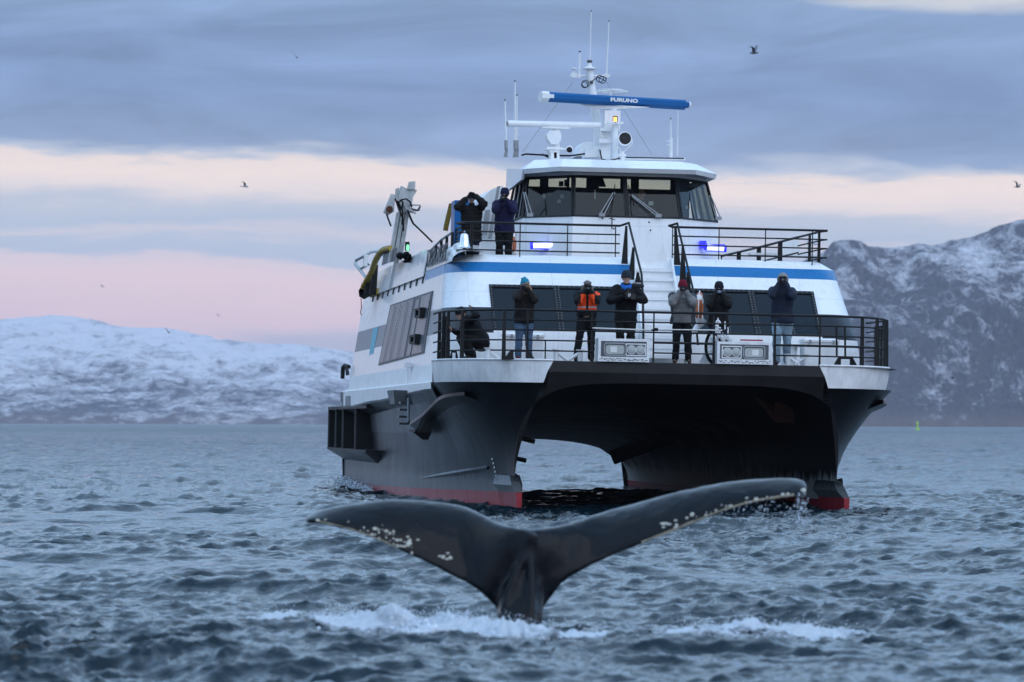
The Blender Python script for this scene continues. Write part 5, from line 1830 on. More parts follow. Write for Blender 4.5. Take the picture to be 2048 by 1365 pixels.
boat_hook(sp(1178, 656.5, .06), sp(1308, 661, .06), 'pale metal pole lashed across the railing above the starboard light box')
boat_hook(sp(1309, 659.5, .05), sp(1450, 661.5, .05), 'pale metal pole lashed across the railing in front of the grey jacket man')


def lifebuoy(c, R, r, rot, label):
    root = empty('lifebuoy', SHIP @ Matrix.Translation(c) @ Matrix.Rotation(rot, 4, 'Z'), label, 'lifebuoy', 'orange and white lifebuoys')
    n, k = 48, 12
    mb = MB()
    rows = []
    for i in range(n + 1):
        a = 2 * math.pi * i / n
        rows.append([((R + r * math.cos(b)) * math.cos(a), r * .8 * math.sin(b), (R + r * math.cos(b)) * math.sin(a)) for b in [2 * math.pi * j / k for j in range(k)]])
    mb.grid(rows, 0, wrap=True)
    mb.build('ring', MATS['lifebuoy_orange'], root)
    for q in range(4):
        rows = []
        for i in range(7):
            a = 2 * math.pi * (q / 4 + .125 + (i - 3) * .011)
            rr = r * 1.05
            rows.append([((R + rr * math.cos(b)) * math.cos(a), rr * .8 * math.sin(b), (R + rr * math.cos(b)) * math.sin(a)) for b in [2 * math.pi * j / k for j in range(k)]])
        MB().grid(rows, 0, wrap=True).build('band', MATS['life_white'], root)
    MB().tube([((R + r * 1.25) * math.cos(2 * math.pi * j / 24), 0, (R + r * 1.25) * math.sin(2 * math.pi * j / 24)) for j in range(24)], .012, 5, closed=True).build('grab_line', MATS['life_white'], root)


lifebuoy(sp(1399, 619, 2.6), .29, .085, math.radians(78), 'orange lifebuoy with white bands seen edge-on beside the stairs')
lifebuoy(sp(1026, 490, 8.6), .26, .075, math.radians(80), 'orange lifebuoy with white bands behind the navy coat on the upper deck')
# white canister lamp under the lifebuoy
root = empty('lifebuoy_light', SHIP @ Matrix.Translation(sp(1398, 650, 2.5)), 'white self-igniting light hanging under the lifebuoy by the stairs', 'marker light')
R_ = Matrix.Rotation(math.radians(35), 3, 'Y')
MB().lathe([(0, -.17), (.06, -.16), (.075, 0), (.09, .05), (.09, .16), (0, .17)], (0, 0, 0), 'Z', 14, 0, R_).build('canister', MATS['white_gear'], root)
MB().lathe([(0, -.25), (.04, -.24), (.05, -.165), (0, -.16)], (0, 0, 0), 'Z', 12, 0, R_).build('lens', MATS['lamp_glass'], root)
MB().tube([(0.02, 0, .16), (-.02, 0, .24)], .012, 5).build('cord', MATS['black_rubber'], root)

# ship's bell
bc = sp(929, 487, 5.9)
root = empty('ships_bell', SHIP @ Matrix.Translation(bc), 'shiny silver bell hanging on the upper railing beside the black coat', 'bell')
MB().lathe([(0, .22), (.06, .215), (.09, .18), (.10, .08), (.115, -.02), (.15, -.08), (.165, -.10), (.155, -.105), (.09, -.02), (0, .0)], (0, 0, 0), 'Z', 24).build('bell_body', MATS['chrome'], root)
MB().lathe([(0, .22), (.02, .23), (.025, .26), (.0, .28)], (0, 0, 0), 'Z', 10).build('crown', MATS['chrome'], root)
MB().ell((0, 0, -.11), .035, 10, 8).build('clapper', MATS['dark_grey'], root)
MB().tube([(0, 0, -.13), (.03, -.01, -.24)], .012, 5).build('bell_rope', MATS['life_white'], root)

# anchor stowed up under the bow
ac = SHIP @ sp(1545, 818, 3.2)
root = empty('anchor', Matrix.Translation(ac) @ Matrix.Rotation(TH, 4, 'Z'), 'rusty stockless anchor hanging in the dark tunnel mouth', 'anchor')
MB().tube([(.32, .4, .55), (.1, .05, .05), (.0, 0, -.22)], [.05, .05, .06], 8).build('shank', MATS['rust'], root)
MB().hexa([(-.55, -.1, .42), (-.50, -.06, .42), (.25, .1, -.3), (.05, -.05, -.3), (-.6, -.02, .46), (-.5, .0, .46), (.25, .14, -.12), (.05, .05, -.12)]).build('fluke', MATS['rust'], root, smooth=False)
MB().hexa([(.02, -.12, .45), (.06, -.06, .45), (.5, .1, -.3), (.05, -.12, -.3), (.02, -.02, .5), (.05, 0, .5), (.5, .2, -.05), (.05, .02, -.12)]).build('fluke', MATS['rust'], root, smooth=False)

# =================================================================== the whale's tail
def remesh(mb, voxel, smooth=3, factor=.5):
    me = mb.mesh('tmp', [], smooth=False)
    o = bpy.data.objects.new('tmp', me)
    COL.objects.link(o)
    m = o.modifiers.new('r', 'REMESH')
    m.mode = 'VOXEL'
    m.voxel_size = voxel
    if smooth:
        s = o.modifiers.new('s', 'SMOOTH')
        s.factor, s.iterations = factor, smooth
    dg = bpy.context.evaluated_depsgraph_get()
    out = bpy.data.meshes.new_from_object(o.evaluated_get(dg))
    bpy.data.objects.remove(o)
    bpy.data.meshes.remove(me)
    return out


def co_of(me):
    a = np.empty(len(me.vertices) * 3, np.float32)
    me.vertices.foreach_get('co', a)
    return a.reshape(-1, 3).astype(float)


def set_co(me, co):
    me.vertices.foreach_set('co', co.astype(np.float32).ravel())
    me.update()


def smooth_faces(me):
    me.polygons.foreach_set('use_smooth', np.ones(len(me.polygons), bool))


WBASE = Vector((WX, WY, 0))
WT = {-1: [(1062, 1059), (1030, 1054), (1000, 1046), (950, 1026), (900, 1014), (850, 1008), (780, 1006), (700, 1015), (650, 1026), (622, 1034), (611, 1039)],
      1: [(1040, 1059), (1075, 1057), (1110, 1054), (1150, 1049), (1200, 1037), (1250, 1024), (1300, 1010), (1350, 996), (1400, 984), (1450, 974), (1500, 968), (1560, 964), (1595, 964), (1610, 969), (1613, 975)]}
WBT = {-1: [(1030, 1246), (1005, 1232), (988, 1216), (965, 1192), (935, 1170), (900, 1150), (850, 1125), (800, 1102), (750, 1078), (700, 1060), (650, 1047), (625, 1043), (612, 1042)],
       1: [(1066, 1246), (1082, 1228), (1098, 1203), (1128, 1166), (1170, 1138), (1210, 1117), (1250, 1100), (1300, 1080), (1350, 1060), (1400, 1040), (1450, 1021), (1500, 1006), (1550, 997), (1595, 991), (1611, 983), (1613, 979)]}
NSEC = 60


def fluke_curves(s):
    t = smooth_curve(WT[s], NSEC)
    b = smooth_curve(WBT[s], NSEC)
    T, B = [], []
    for i in range(NSEC):
        k = i / (NSEC - 1)
        q = min(1.0, k / .34)
        dep = (.12 + .88 * q * q * (3 - 2 * q)) * (1 - .55 * k ** 1.3)
        sag = .25 * k * k
        T.append(at(t[i][0], t[i][1], WY + 1.0 * dep + sag))
        B.append(at(b[i][0], b[i][1], WY + .20 * dep + sag * .9 + .10 * (1 - k) ** 3))
    return T, B


FLK = {s: fluke_curves(s) for s in (-1, 1)}


def build_whale():
    mb = MB()
    for s in (-1, 1):
        T, B = FLK[s]
        rows = []
        for i in range(NSEC):
            k = i / (NSEC - 1)
            span = (T[min(i + 1, NSEC - 1)] + B[min(i + 1, NSEC - 1)] - T[max(i - 1, 0)] - B[max(i - 1, 0)]).normalized()
            ch = B[i] - T[i]
            n = span.cross(ch).normalized()
            if n.y > 0:
                n = -n
            th = (.085 * (1 - k) ** .6 + .032) * min(1.0, (ch.length / .12))
            row = []
            for j in range(22):
                a = 2 * math.pi * j / 22
                u = .5 - .5 * math.cos(a)
                # blunt along the far upper edge, thin at the near lower edge
                prof = math.sin(a) * (1.15 - .55 * u)
                # flat on top, steepening towards the near edge
                lift = -ch.z * (u - (.22 * u + .78 * u ** 2.0))
                row.append(T[i] + ch * u + Vector((0, 0, lift)) + n * (th * prof * (1.0 if prof > 0 else 1.3)))
            rows.append(row)
        mb.grid(rows, 0, wrap=True)
        mb.add(rows[0], [tuple(range(22))])
        mb.add(rows[-1], [tuple(reversed(range(22)))])
    # tail stock
    rows = []
    for py, cx, w, dp, dy in ((1078, 1054, 12, .04, .20), (1098, 1053, 20, .07, .16), (1125, 1051, 30, .10, .14), (1165, 1046, 42, .14, .11), (1200, 1042, 46, .17, .09), (1230, 1040, 46, .22, .03), (1262, 1039, 45, .25, .02), (1300, 1038, 46, .29, .04), (1370, 1036, 50, .33, .1)):
        c = at(cx, py, WY + dy)
        r = w / F * WY
        rows.append([c + Vector((r * math.cos(a), dp * math.sin(a), 0)) for a in [2 * math.pi * j / 24 for j in range(24)]])
    mb.grid(rows, 0, wrap=True, flip=True)
    mb.add(rows[0], [tuple(range(24))])
    mb.add(rows[-1], [tuple(reversed(range(24)))])
    # keel ridges that fan out from the tail stock
    for pts, r in (([(1062, 1066, .02), (1054, 1095, .04), (1036, 1140, .01), (1016, 1190, -.04), (1006, 1240, -.09), (1004, 1300, -.12)], [.02, .034, .042, .046, .046, .046]),
                   ([(1070, 1068, .02), (1062, 1110, .02), (1063, 1160, -.03), (1062, 1210, -.09), (1062, 1250, -.17), (1062, 1300, -.18)], [.02, .032, .04, .046, .05, .05])):
        mb.tube([at(x, y, WY + d) for x, y, d in pts], r, 10)
    me = remesh(mb, .0150, 24, .5)
    co = co_of(me)
    n = fbm(co * 5.5, 4, 77)
    n2 = fbm(co * 26, 2, 78)
    nr = np.empty(len(co) * 3, np.float32)
    me.vertices.foreach_get('normal', nr)
    nr = nr.reshape(-1, 3)
    co = co + nr * (n * .004 + n2 * .0006)[:, None]
    # scalloped lower edge
    set_co(me, co - np.array(WBASE))
    smooth_faces(me)

    def fn(t):
        P = t.n('ShaderNodeTexCoord').outputs['Object']
        a = t.noise(P, 3.0, 6, .65, .4)
        b = t.noise(P, 42.0, 4, .7)
        c = t.mix(t.n('ShaderNodeMapRange', {0: a, 1: .35, 2: .75}).outputs[0], (.003, .004, .006), (.007, .008, .011))
        sp_ = t.n('ShaderNodeMapRange', {0: b, 1: .72, 2: .80}).outputs[0]
        c = t.mix(t.math('MULTIPLY', sp_, .15), c, (.16, .15, .14))
        # thin pale scratches
        x, y, z = t.xyz(P)
        w = t.noise(t.vec(t.math('MULTIPLY', x, 3), t.math('MULTIPLY', y, 3), t.math('MULTIPLY', t.math('ADD', z, t.math('MULTIPLY', x, .6)), 40)), 1.0, 3, .5)
        c = t.mix(t.math('MULTIPLY', t.n('ShaderNodeMapRange', {0: w, 1: .70, 2: .74}).outputs[0], .18), c, (.12, .12, .12))
        bp = t.n('ShaderNodeBump', {'Height': t.math('ADD', t.math('MULTIPLY', a, .6), t.math('MULTIPLY', b, .12)), 'Strength': .07, 'Distance': .03})
        r = t.n('ShaderNodeMapRange', {0: a, 1: .3, 2: .7, 3: .12, 4: .19}).outputs[0]
        p = t.n('ShaderNodeBsdfPrincipled', {'Base Color': c, 'Roughness': r, 'Specular IOR Level': .16, 'Normal': bp.outputs[0]})
        t.n('ShaderNodeOutputMaterial', {0: p.outputs[0]})
    me.materials.append(mat('whale_skin', fn))
    root = empty('whale', Matrix.Translation(WBASE), 'wet black humpback tail flukes raised above the water in front of the ferry', 'whale')
    link('tail', me, root)
    pbr('barnacle', (.46, .44, .38), .6, var=.35, scale=40)
    pbr('pale_rim', (.26, .22, .15), .5, var=.4, scale=20)
    random.seed(11)
    bm_ = MB()
    bm_.lathe([(1.0, 0), (.85, .35), (.55, .6), (.25, .68), (0, .64)], (0, 0, 0), 'Z', 9)
    bmesh_ = bm_.mesh('barnacle', MATS['barnacle'])
    from mathutils.bvhtree import BVHTree
    tree = BVHTree.FromPolygons([Vector(c) for c in (co - np.array(WBASE))], [tuple(p.vertices) for p in me.polygons])
    k = 0
    while k < 80:
        s = random.choice((-1, 1))
        if s < 0:
            kk = random.gauss(.62, .09) if random.random() < .72 else random.uniform(.45, .97)
            u = 1 - abs(random.gauss(0, .20))
        else:
            kk = random.uniform(.55, .99)
            u = 1 - abs(random.gauss(0, .13))
        if not .3 < kk < .99 or u < .3:
            continue
        i = int(kk * (NSEC - 1))
        T, B = FLK[s]
        p = T[i].lerp(B[i], u) - WBASE
        d = (p + WBASE - Vector((0, 0, CH))).normalized()
        hit, nn, _, _ = tree.ray_cast(p - d * 1.0 + Vector((0, 0, .006)), d)
        if hit is None:
            continue
        r = random.choice((.005, .006, .008, .010, .012, .016)) * (1.0 if k > 8 else 1.7)
        o = link('barnacle', bmesh_, root)
        o.matrix_local = Matrix.Translation(hit - nn * r * .2) @ nn.to_track_quat('Z', 'Y').to_matrix().to_4x4() @ Matrix.Diagonal((r * random.uniform(.8, 1.5), r, r * random.uniform(.5, .9), 1))
        k += 1
    # pale worn rims on the near edges
    for s, i0, i1, r in ((1, 26, 57, .011), (-1, 36, 57, .007)):
        T, B = FLK[s]
        pts = []
        for i in range(i0, i1):
            p = B[i].lerp(T[i], .02) - WBASE
            loc = tree.find_nearest(p)[0]
            pts.append(loc + Vector((0, -.002, .002)))
        MB().tube(pts, [r * (.5 + .7 * abs(vnoise(np.array([[j * .7, s, 0.]]), 3)[0])) for j in range(len(pts))], 6).build('worn_rim', MATS['pale_rim'], root)
    for i, px, py, r in [(0, 1330 + random.gauss(0, 9), 1047 + random.gauss(0, 3), .012) for _ in range(9)] + [(0, 895 + random.gauss(0, 8), 1114 + random.gauss(0, 5), .012) for _ in range(8)] + [(0, 828 + random.gauss(0, 10), 1085 + random.gauss(0, 5), .011) for _ in range(9)]:
        d = ray(px, py).normalized()
        hit, nn, _, _ = tree.ray_cast(Vector((0, 0, CH)) - WBASE, d)
        if hit:
            o = link('barnacle', bmesh_, root)
            o.matrix_local = Matrix.Translation(hit - nn * r * .3) @ nn.to_track_quat('Z', 'Y').to_matrix().to_4x4() @ Matrix.Diagonal((r * 1.8, r, r * .7, 1))


build_whale()


# ------------------------------------------------------------------ churned water round the tail, drops falling from the fluke
def ico(sub):
    bm = bmesh.new()
    bmesh.ops.create_icosphere(bm, subdivisions=sub, radius=1)
    v = np.array([x.co[:] for x in bm.verts])
    f = np.array([[q.index for q in p.verts] for p in bm.faces])
    bm.free()
    return v, f


ICO1, ICO2 = ico(1), ico(2)


def blobs(name, centres, radii, kind, material, seed, jit=.25, squash=None):
    rng = np.random.default_rng(seed)
    V, Fc = ICO1 if kind == 1 else ICO2
    n = len(centres)
    d = 1 + jit * rng.standard_normal((n, len(V), 1))
    sc = radii[:, None, None] * (np.ones((n, 1, 3)) if squash is None else squash[:, None, :])
    co = (centres[:, None, :] + V[None] * d * sc).reshape(-1, 3)
    f = (Fc[None] + (np.arange(n) * len(V))[:, None, None]).reshape(-1, 3)
    me = bpy.data.meshes.new(name)
    me.vertices.add(len(co))
    me.vertices.foreach_set('co', co.astype(np.float32).ravel())
    me.loops.add(f.size)
    me.loops.foreach_set('vertex_index', f.astype(np.int32).ravel())
    me.polygons.add(len(f))
    me.polygons.foreach_set('loop_start', (np.arange(len(f)) * 3).astype(np.int32))
    me.polygons.foreach_set('use_smooth', np.ones(len(f), bool))
    me.update(calc_edges=True)
    me.validate()
    me.materials.append(material)
    return link(name, me)


def foam_fn(t):
    P = t.n('ShaderNodeTexCoord').outputs['Object']
    n = t.noise(P, 14.0, 5, .6)
    c = t.mix(n, (.50, .57, .65), (.80, .85, .90))
    p = t.n('ShaderNodeBsdfPrincipled', {'Base Color': c, 'Roughness': .55, 'Subsurface Weight': .35, 'Subsurface Radius': (.03, .03, .04), 'Specular IOR Level': .4})
    t.n('ShaderNodeOutputMaterial', {0: p.outputs[0]})


mat('foam', foam_fn)


def drop_fn(t):
    tr = t.n('ShaderNodeBsdfTransparent', {0: (.75, .82, .88, 1)})
    gl = t.n('ShaderNodeBsdfGlossy', {0: (.95, .97, 1, 1), 'Roughness': .08})
    m = t.n('ShaderNodeMixShader', {0: .45, 1: tr.outputs[0], 2: gl.outputs[0]})
    t.n('ShaderNodeOutputMaterial', {0: m.outputs[0]})


mat('water_drop', drop_fn)


def dist_of(py):
    return CH * F / (py - 848.5)


def sheet_fn(t):
    P = t.n('ShaderNodeTexCoord').outputs['Object']
    x, y, z = t.xyz(P)
    at_ = t.n('ShaderNodeAttribute', attribute_name='cover')
    cov = at_.outputs['Fac']
    n1 = t.noise(t.vec(t.math('MULTIPLY', x, 7), t.math('MULTIPLY', y, 3.2), t.math('MULTIPLY', z, 5)), 1.0, 6, .68, .8)
    n2 = t.noise(P, 38.0, 4, .65, .5)
    m = t.math('ADD', t.math('MULTIPLY', n1, .75), t.math('MULTIPLY', n2, .25))
    a = t.n('ShaderNodeMapRange', {0: t.math('SUBTRACT', t.math('ADD', cov, m), 1.0), 1: -.15, 2: .10, 3: 0.0, 4: .95}).outputs[0]
    c = t.mix(n2, (.48, .56, .65), (.82, .86, .90))
    b = t.n('ShaderNodeBump', {'Height': t.math('ADD', n1, t.math('MULTIPLY', n2, .6)), 'Strength': .9, 'Distance': .05})
    p = t.n('ShaderNodeBsdfPrincipled', {'Base Color': c, 'Roughness': .5, 'Alpha': a, 'Normal': b.outputs[0], 'Specular IOR Level': .3})
    t.n('ShaderNodeOutputMaterial', {0: p.outputs[0]})


mat('foam_sheet', sheet_fn)


def foam_sheet(name, ridges, seed):
    V, Q, C = [], [], []
    for i, r in enumerate(ridges):
        D = dist_of(r[2])
        xa, xb = (r[0] - 40 - 1024) / F * D, (r[1] + 40 - 1024) / F * D
        nx, ny = int((xb - xa) / .016), int(r[3] * 3.2 / .03)
        u, v = np.meshgrid(np.linspace(0, 1, nx), np.linspace(-1.6, 1.6, ny))
        x, y = xa + (xb - xa) * u, D + v * .5 * r[3] * 2
        env = (4 * u * (1 - u)) ** .7 * np.exp(-v * v * 1.3)
        lump = .5 + .75 * np.clip(fbm(np.stack([x * 3.1, y * 2.2, 0 * x + i], -1), 5, seed), -.6, 1.2)
        fine = fbm(np.stack([x * 22, y * 14, 0 * x + i], -1), 3, seed + 3)
        X, Y, Z = sea(x.ravel(), y.ravel())
        Z = Z + (env * (np.clip(lump, .05, 2) * r[4] * 1.05 + fine * .030)).ravel() - .004
        b = len(V)
        V += np.stack([X, Y, Z], -1).tolist()
        C += (env * (.62 + .35 * lump)).ravel().tolist()
        idx = b + np.arange(nx * ny).reshape(ny, nx)
        Q += np.stack([idx[:-1, :-1], idx[:-1, 1:], idx[1:, 1:], idx[1:, :-1]], -1).reshape(-1, 4).tolist()
    me = bpy.data.meshes.new('foam_sheet')
    me.from_pydata(V, [], Q)
    smooth_faces(me)
    a = me.attributes.new('cover', 'FLOAT', 'POINT')
    a.data.foreach_set('value', np.array(C, np.float32))
    me.materials.append(MATS['foam_sheet'])
    tag(link('foam_sheet', me), 'lacy white foam lying on the water round the tail', None, None, 'stuff')


def splash(name, label, ridges, seed, nbig, nsmall):
    """ridges: (pixel x0, x1, base pixel y, depth spread m, height m, weight)"""
    rng = np.random.default_rng(seed)
    W = np.array([r[5] for r in ridges], float)
    W /= W.sum()

    def sample(n, lift):
        k = rng.choice(len(ridges), n, p=W)
        C = np.zeros((n, 3))
        E = np.zeros(n)
        for i, r in enumerate(ridges):
            q = np.where(k == i)[0]
            D = dist_of(r[2])
            u = rng.beta(1.7, 1.7, len(q))
            x = ((r[0] + (r[1] - r[0]) * u) - 1024) / F * D
            v = rng.standard_normal(len(q)) * .5
            y = D + v * r[3]
            env = (4 * u * (1 - u)) ** .6 * np.exp(-v * v)
            lump = .55 + .6 * np.clip(fbm(np.stack([x * 3.1, y * 2.2, 0 * x + i], -1), 4, seed), -.6, 1.2)
            C[q, 0], C[q, 1] = x, y
            E[q] = env * lump * r[4]
        X, Y, Z = sea(C[:, 0], C[:, 1])
        C[:, 0], C[:, 1] = X, Y
        C[:, 2] = Z + lift(E, n)
        return C, E
    C, E = sample(nbig, lambda e, n: e * rng.random(n) ** .6 - .015)
    r = .006 + .015 * rng.random(nbig) ** 2 * np.clip(E / .12, .4, 1.3)
    sq = np.stack([.8 + 2.2 * rng.random(nbig) ** 2, 1 + .8 * rng.random(nbig), .6 + 1.2 * rng.random(nbig) ** 2], -1)
    a = blobs(name, C, r, 1, MATS['foam'], seed, .28, sq)
    C, E = sample(nsmall, lambda e, n: e * rng.random(n) * 1.25 + .12 * rng.random(n) ** 4)
    r = .002 + .005 * rng.random(nsmall) ** 2
    b = blobs(name + '_spray', C, r, 1, MATS['foam'], seed + 1, .15)
    # one object for each splash: it cannot be counted
    foam_sheet(name, ridges, seed)
    me = a.data
    import itertools
    bm = bmesh.new()
    bm.from_mesh(a.data)
    bm.from_mesh(b.data)
    bm.to_mesh(a.data)
    bm.free()
    smooth_faces(a.data)
    bpy.data.objects.remove(b)
    tag(a, label, None, None, 'stuff')


splash('white_water', 'white churned foam in front of the tail', [(735, 1110, 1294, .5, .17, 3.4), (770, 1020, 1276, .45, .19, 2.4), (640, 830, 1276, .4, .05, .4), (980, 1230, 1283, .3, .08, .6), (1010, 1100, 1272, .3, .12, .5), (880, 1112, 1290, .4, .11, 1.2)], 5, 7500, 4000)
splash('white_water', 'foam patch to the right of the tail', [(1330, 1640, 1262, .9, .07, 2), (1420, 1700, 1276, .6, .085, 2), (1320, 1500, 1282, .5, .07, .8), (1560, 1730, 1258, .6, .06, .5)], 15, 4200, 1800)
splash('white_water', 'small foam patches to the left of the tail', [(450, 600, 1226, .4, .04, .6), (640, 790, 1232, .45, .08, 1.2), (560, 740, 1262, .35, .035, .5), (640, 800, 1248, .4, .06, .6)], 25, 1700, 700)


def drops():
    rng = np.random.default_rng(8)
    C, R, Q = [], [], []
    T, B = FLK[1]
    for n, k0, k1, fall in ((150, .965, .995, .40), (50, .80, .97, .26), (40, .55, .62, .30), (60, .62, .9, .2)):
        for _ in range(n):
            k = rng.uniform(k0, k1)
            p = T[int(k * (NSEC - 1))].lerp(B[int(k * (NSEC - 1))], rng.uniform(.7, 1.0))
            f = rng.random() ** 1.3 * fall
            C.append((p.x + rng.normal(0, .02) + .12 * f * (1 if k > .95 else 0), p.y + rng.normal(0, .05), p.z - f))
            R.append(.003 + .007 * rng.random() ** 2)
            Q.append((1, 1, 1 + rng.random() * 1.5))
    o = blobs('falling_drops', np.array(C), np.array(R), 1, MATS['water_drop'], 9, .05, np.array(Q))
    tag(o, 'water drops falling from the right fluke tip', None, None, 'stuff')


drops()
# thrown-up wash where the starboard hull meets the sea, near the stern
rng_ = np.random.default_rng(2)
C = []
for _ in range(1500):
    u = rng_.random()
    p = SHIP @ Vector((-4.78 - abs(rng_.normal(0, .12)), 22 + 12 * u, 0))
    C.append((p.x, p.y, .03 + abs(rng_.normal(0, .14)) * (.4 + .6 * u)))
tag(blobs('white_water', np.array(C), .008 + .022 * rng_.random(len(C)) ** 2, 1, MATS['foam'], 4), 'small wash along the ferry hull', None, None, 'stuff')


# =================================================================== birds and a sea mark
pbr('gull_white', (.55, .55, .56), .7)
pbr('gull_grey', (.16, .17, .19), .7)
pbr('gull_black', (.02, .02, .022), .7)


def gull(px, py, D, bank, flap, head, label, span=1.2, dark=False):
    root = empty('gull', Matrix.Translation(at(px, py, D)) @ Matrix.Rotation(head, 4, 'Z') @ Matrix.Rotation(bank, 4, 'Y') @ Matrix.Diagonal((span / 1.2,) * 3 + (1,)), label, 'gull', 'gulls flying round the ferry')
    MB().tube([(0, -.27, .0), (0, -.22, .0), (0, -.12, 0), (0, .05, -.01), (0, .18, 0), (0, .27, .01)], [.008, .035, .062, .07, .04, .012], 10).build('body', MATS['gull_grey' if dark else 'gull_white'], root)
    MB().tube([(0, -.26, 0), (0, -.32, -.012)], [.014, .004], 6).build('bill', MATS['yellow_hose'], root)
    MB().hexa([(-.02, .2, -.004), (.02, .2, -.004), (.07, .36, -.004), (-.07, .36, -.004), (-.02, .2, .006), (.02, .2, .006), (.07, .36, .006), (-.07, .36, .006)]).build('tail_fan', MATS['gull_white'], root, smooth=False)
    for s in (-1, 1):
        P = [Vector((s * .04, 0, .02)), Vector((s * .28, -.06, .02 + .28 * math.sin(flap))), Vector((s * .46, .0, .02 + .28 * math.sin(flap) + .2 * math.sin(flap * .4))), Vector((s * .60, .10, .02 + .28 * math.sin(flap) + .34 * math.sin(flap * .2)))]
        c = [.18, .16, .12, .02]
        rows = []
        for p, w in zip(P, c):
            rows.append([p + Vector((0, -w * .5, 0)), p + Vector((0, -w * .2, .012)), p + Vector((0, w * .5, .003)), p + Vector((0, w * .5, -.003)), p + Vector((0, -w * .2, -.006))])
        mb = MB()
        mb.grid(rows[:3], 0, wrap=True)
        mb.grid(rows[2:], 1, wrap=True)
        mb.build('wing', [MATS['gull_grey'], MATS['gull_black']], root)


gull(1508, 106, 240, -.15, 1.15, 1.2, 'gull with raised dark wings high at the upper right', 1.25, True)
gull(594, 115, 330, .1, 1.3, .1, 'small gull high over the left end of the ferry', 1.1, True)
gull(490, 373, 330, .35, .35, 1.3, 'gull gliding sideways in the pink sky to the left', 1.25)
gull(338, 665, 420, .15, .7, .5, 'pale gull low over the snowy hill ridge', 1.4)
gull(2035, 374, 300, .2, 1.0, .9, 'dark gull at the far right edge above the rocky mountain', 1.1, True)
gull(205, 574, 620, .3, .4, 1.1, 'faint far-off gull high in the pink sky above the snowy hill', 1.2)
gull(437, 632, 620, .2, .5, .8, 'faint far-off gull just right of the hill top', 1.1)
gull(1908, 760, 420, .2, .5, .8, 'pale gull in front of the rocky mountain slope', 1.1)

pbr('mark_green', (.35, .62, .05), .5, emis=(.5, .8, .1), estr=0.0)
D = 1500
p = at(1835, 856, D)
root = empty('sea_mark', Matrix.Translation((p.x, p.y, 0)), 'tiny yellow-green sea mark on the water below the rocky mountain', 'buoy')
MB().lathe([(0, -.6), (.8, -.5), (.9, .1), (.6, .5), (0, .6)], (0, 0, 0), 'Z', 12).build('float', MATS['mark_green'], root)
MB().lathe([(.3, .5), (.3, 2.2), (0, 2.3)], (0, 0, 0), 'Z', 10).build('pillar', MATS['mark_green'], root)
MB().lathe([(0, 2.2), (.55, 2.3), (0, 3.2)], (0, 0, 0), 'Z', 10).build('top_mark', MATS['mark_green'], root)

# =================================================================== people
pbr('skin', (.46, .26, .19), .5, var=.08, scale=20, sss=.15)
pbr('lips', (.30, .11, .10), .5)
pbr('eye', (.03, .025, .02), .2)
CL = {}


def cloth(name, col, rough=.8, **k):
    k.setdefault('var', .22)
    k.setdefault('scale', 9)
    k.setdefault('bump', .35)
    k.setdefault('bscale', 45)
    return pbr(name, col, rough, spec=.2, **k)


cloth('brown_black', (.013, .010, .009))
cloth('black_cloth', (.006, .006, .007))
cloth('soft_black', (.009, .008, .008))
cloth('navy', (.013, .016, .040))
cloth('purple_navy', (.012, .010, .042))
cloth('slate_navy', (.016, .022, .040))
cloth('grey_cloth', (.17, .168, .165))
cloth('dark_slate', (.045, .05, .058))
cloth('hi_vis', (.85, .075, .012), .6)
cloth('reflective', (.42, .42, .42), .35)
cloth('jeans', (.075, .125, .20), bscale=90, var=.35)
cloth('pale_jeans', (.24, .33, .40), bscale=90, var=.45, scale=5)
cloth('teal_knit', (.015, .24, .36), bscale=120, bump=.8)
cloth('black_knit', (.012, .014, .018), bscale=120, bump=.8)
cloth('maroon_knit', (.16, .008, .025), bscale=120, bump=.8)
cloth('navy_knit', (.012, .014, .05), bscale=120, bump=.8)
cloth('slate_knit', (.020, .030, .040), bscale=120, bump=.8)
cloth('grey_fur', (.20, .19, .185), bscale=60, bump=1.0, var=.5, scale=30)
cloth('brown_fur', (.12, .085, .06), bscale=60, bump=1.0, var=.5, scale=30)
cloth('grey_hood', (.21, .21, .215))
cloth('blue_hood', (.02, .14, .50))
cloth('pale_beanie', (.25, .23, .18))
cloth('boot', (.03, .022, .018), .6)
cloth('red_boot', (.14, .018, .015), .6)
cloth('tan_boot', (.10, .075, .05), .6)
pbr('blond_hair', (.30, .17, .065), .5, var=.4, scale=40)
pbr('brown_hair', (.05, .03, .02), .5, var=.4, scale=40)
pbr('camera_body', (.008, .008, .009), .4)
pbr('lens_glass', (.01, .012, .018), .05, coat=1.0)
pbr('spectacle', (.01, .01, .01), .3)
pbr('mic_foam', (.02, .02, .022), .95, bump=.8, bscale=150)


def limb(mb, a, ra, b, rb, m=0, n=10):
    a, b = Vector(a), Vector(b)
    d = (b - a).normalized()
    pts, rs = [], []
    for k in (-.9, -.5, 0):
        pts.append(a + d * ra * k)
        rs.append(ra * math.sqrt(1 - k * k))
    pts.append(a.lerp(b, .5))
    rs.append((ra + rb) / 2)
    for k in (0, .5, .9):
        pts.append(b + d * rb * k)
        rs.append(rb * math.sqrt(1 - k * k))
    mb.tube(pts, rs, n, m)


def etube(mb, rings, n=18, m=0):
    rows = [[(c[0] + rx * math.cos(a), c[1] + ry * math.sin(a), c[2]) for a in [2 * math.pi * j / n for j in range(n)]] for c, rx, ry in rings]
    mb.grid(rows, m, wrap=True)
    mb.add(rows[0], [tuple(reversed(range(n)))], m)
    mb.add(rows[-1], [tuple(range(n))], m)


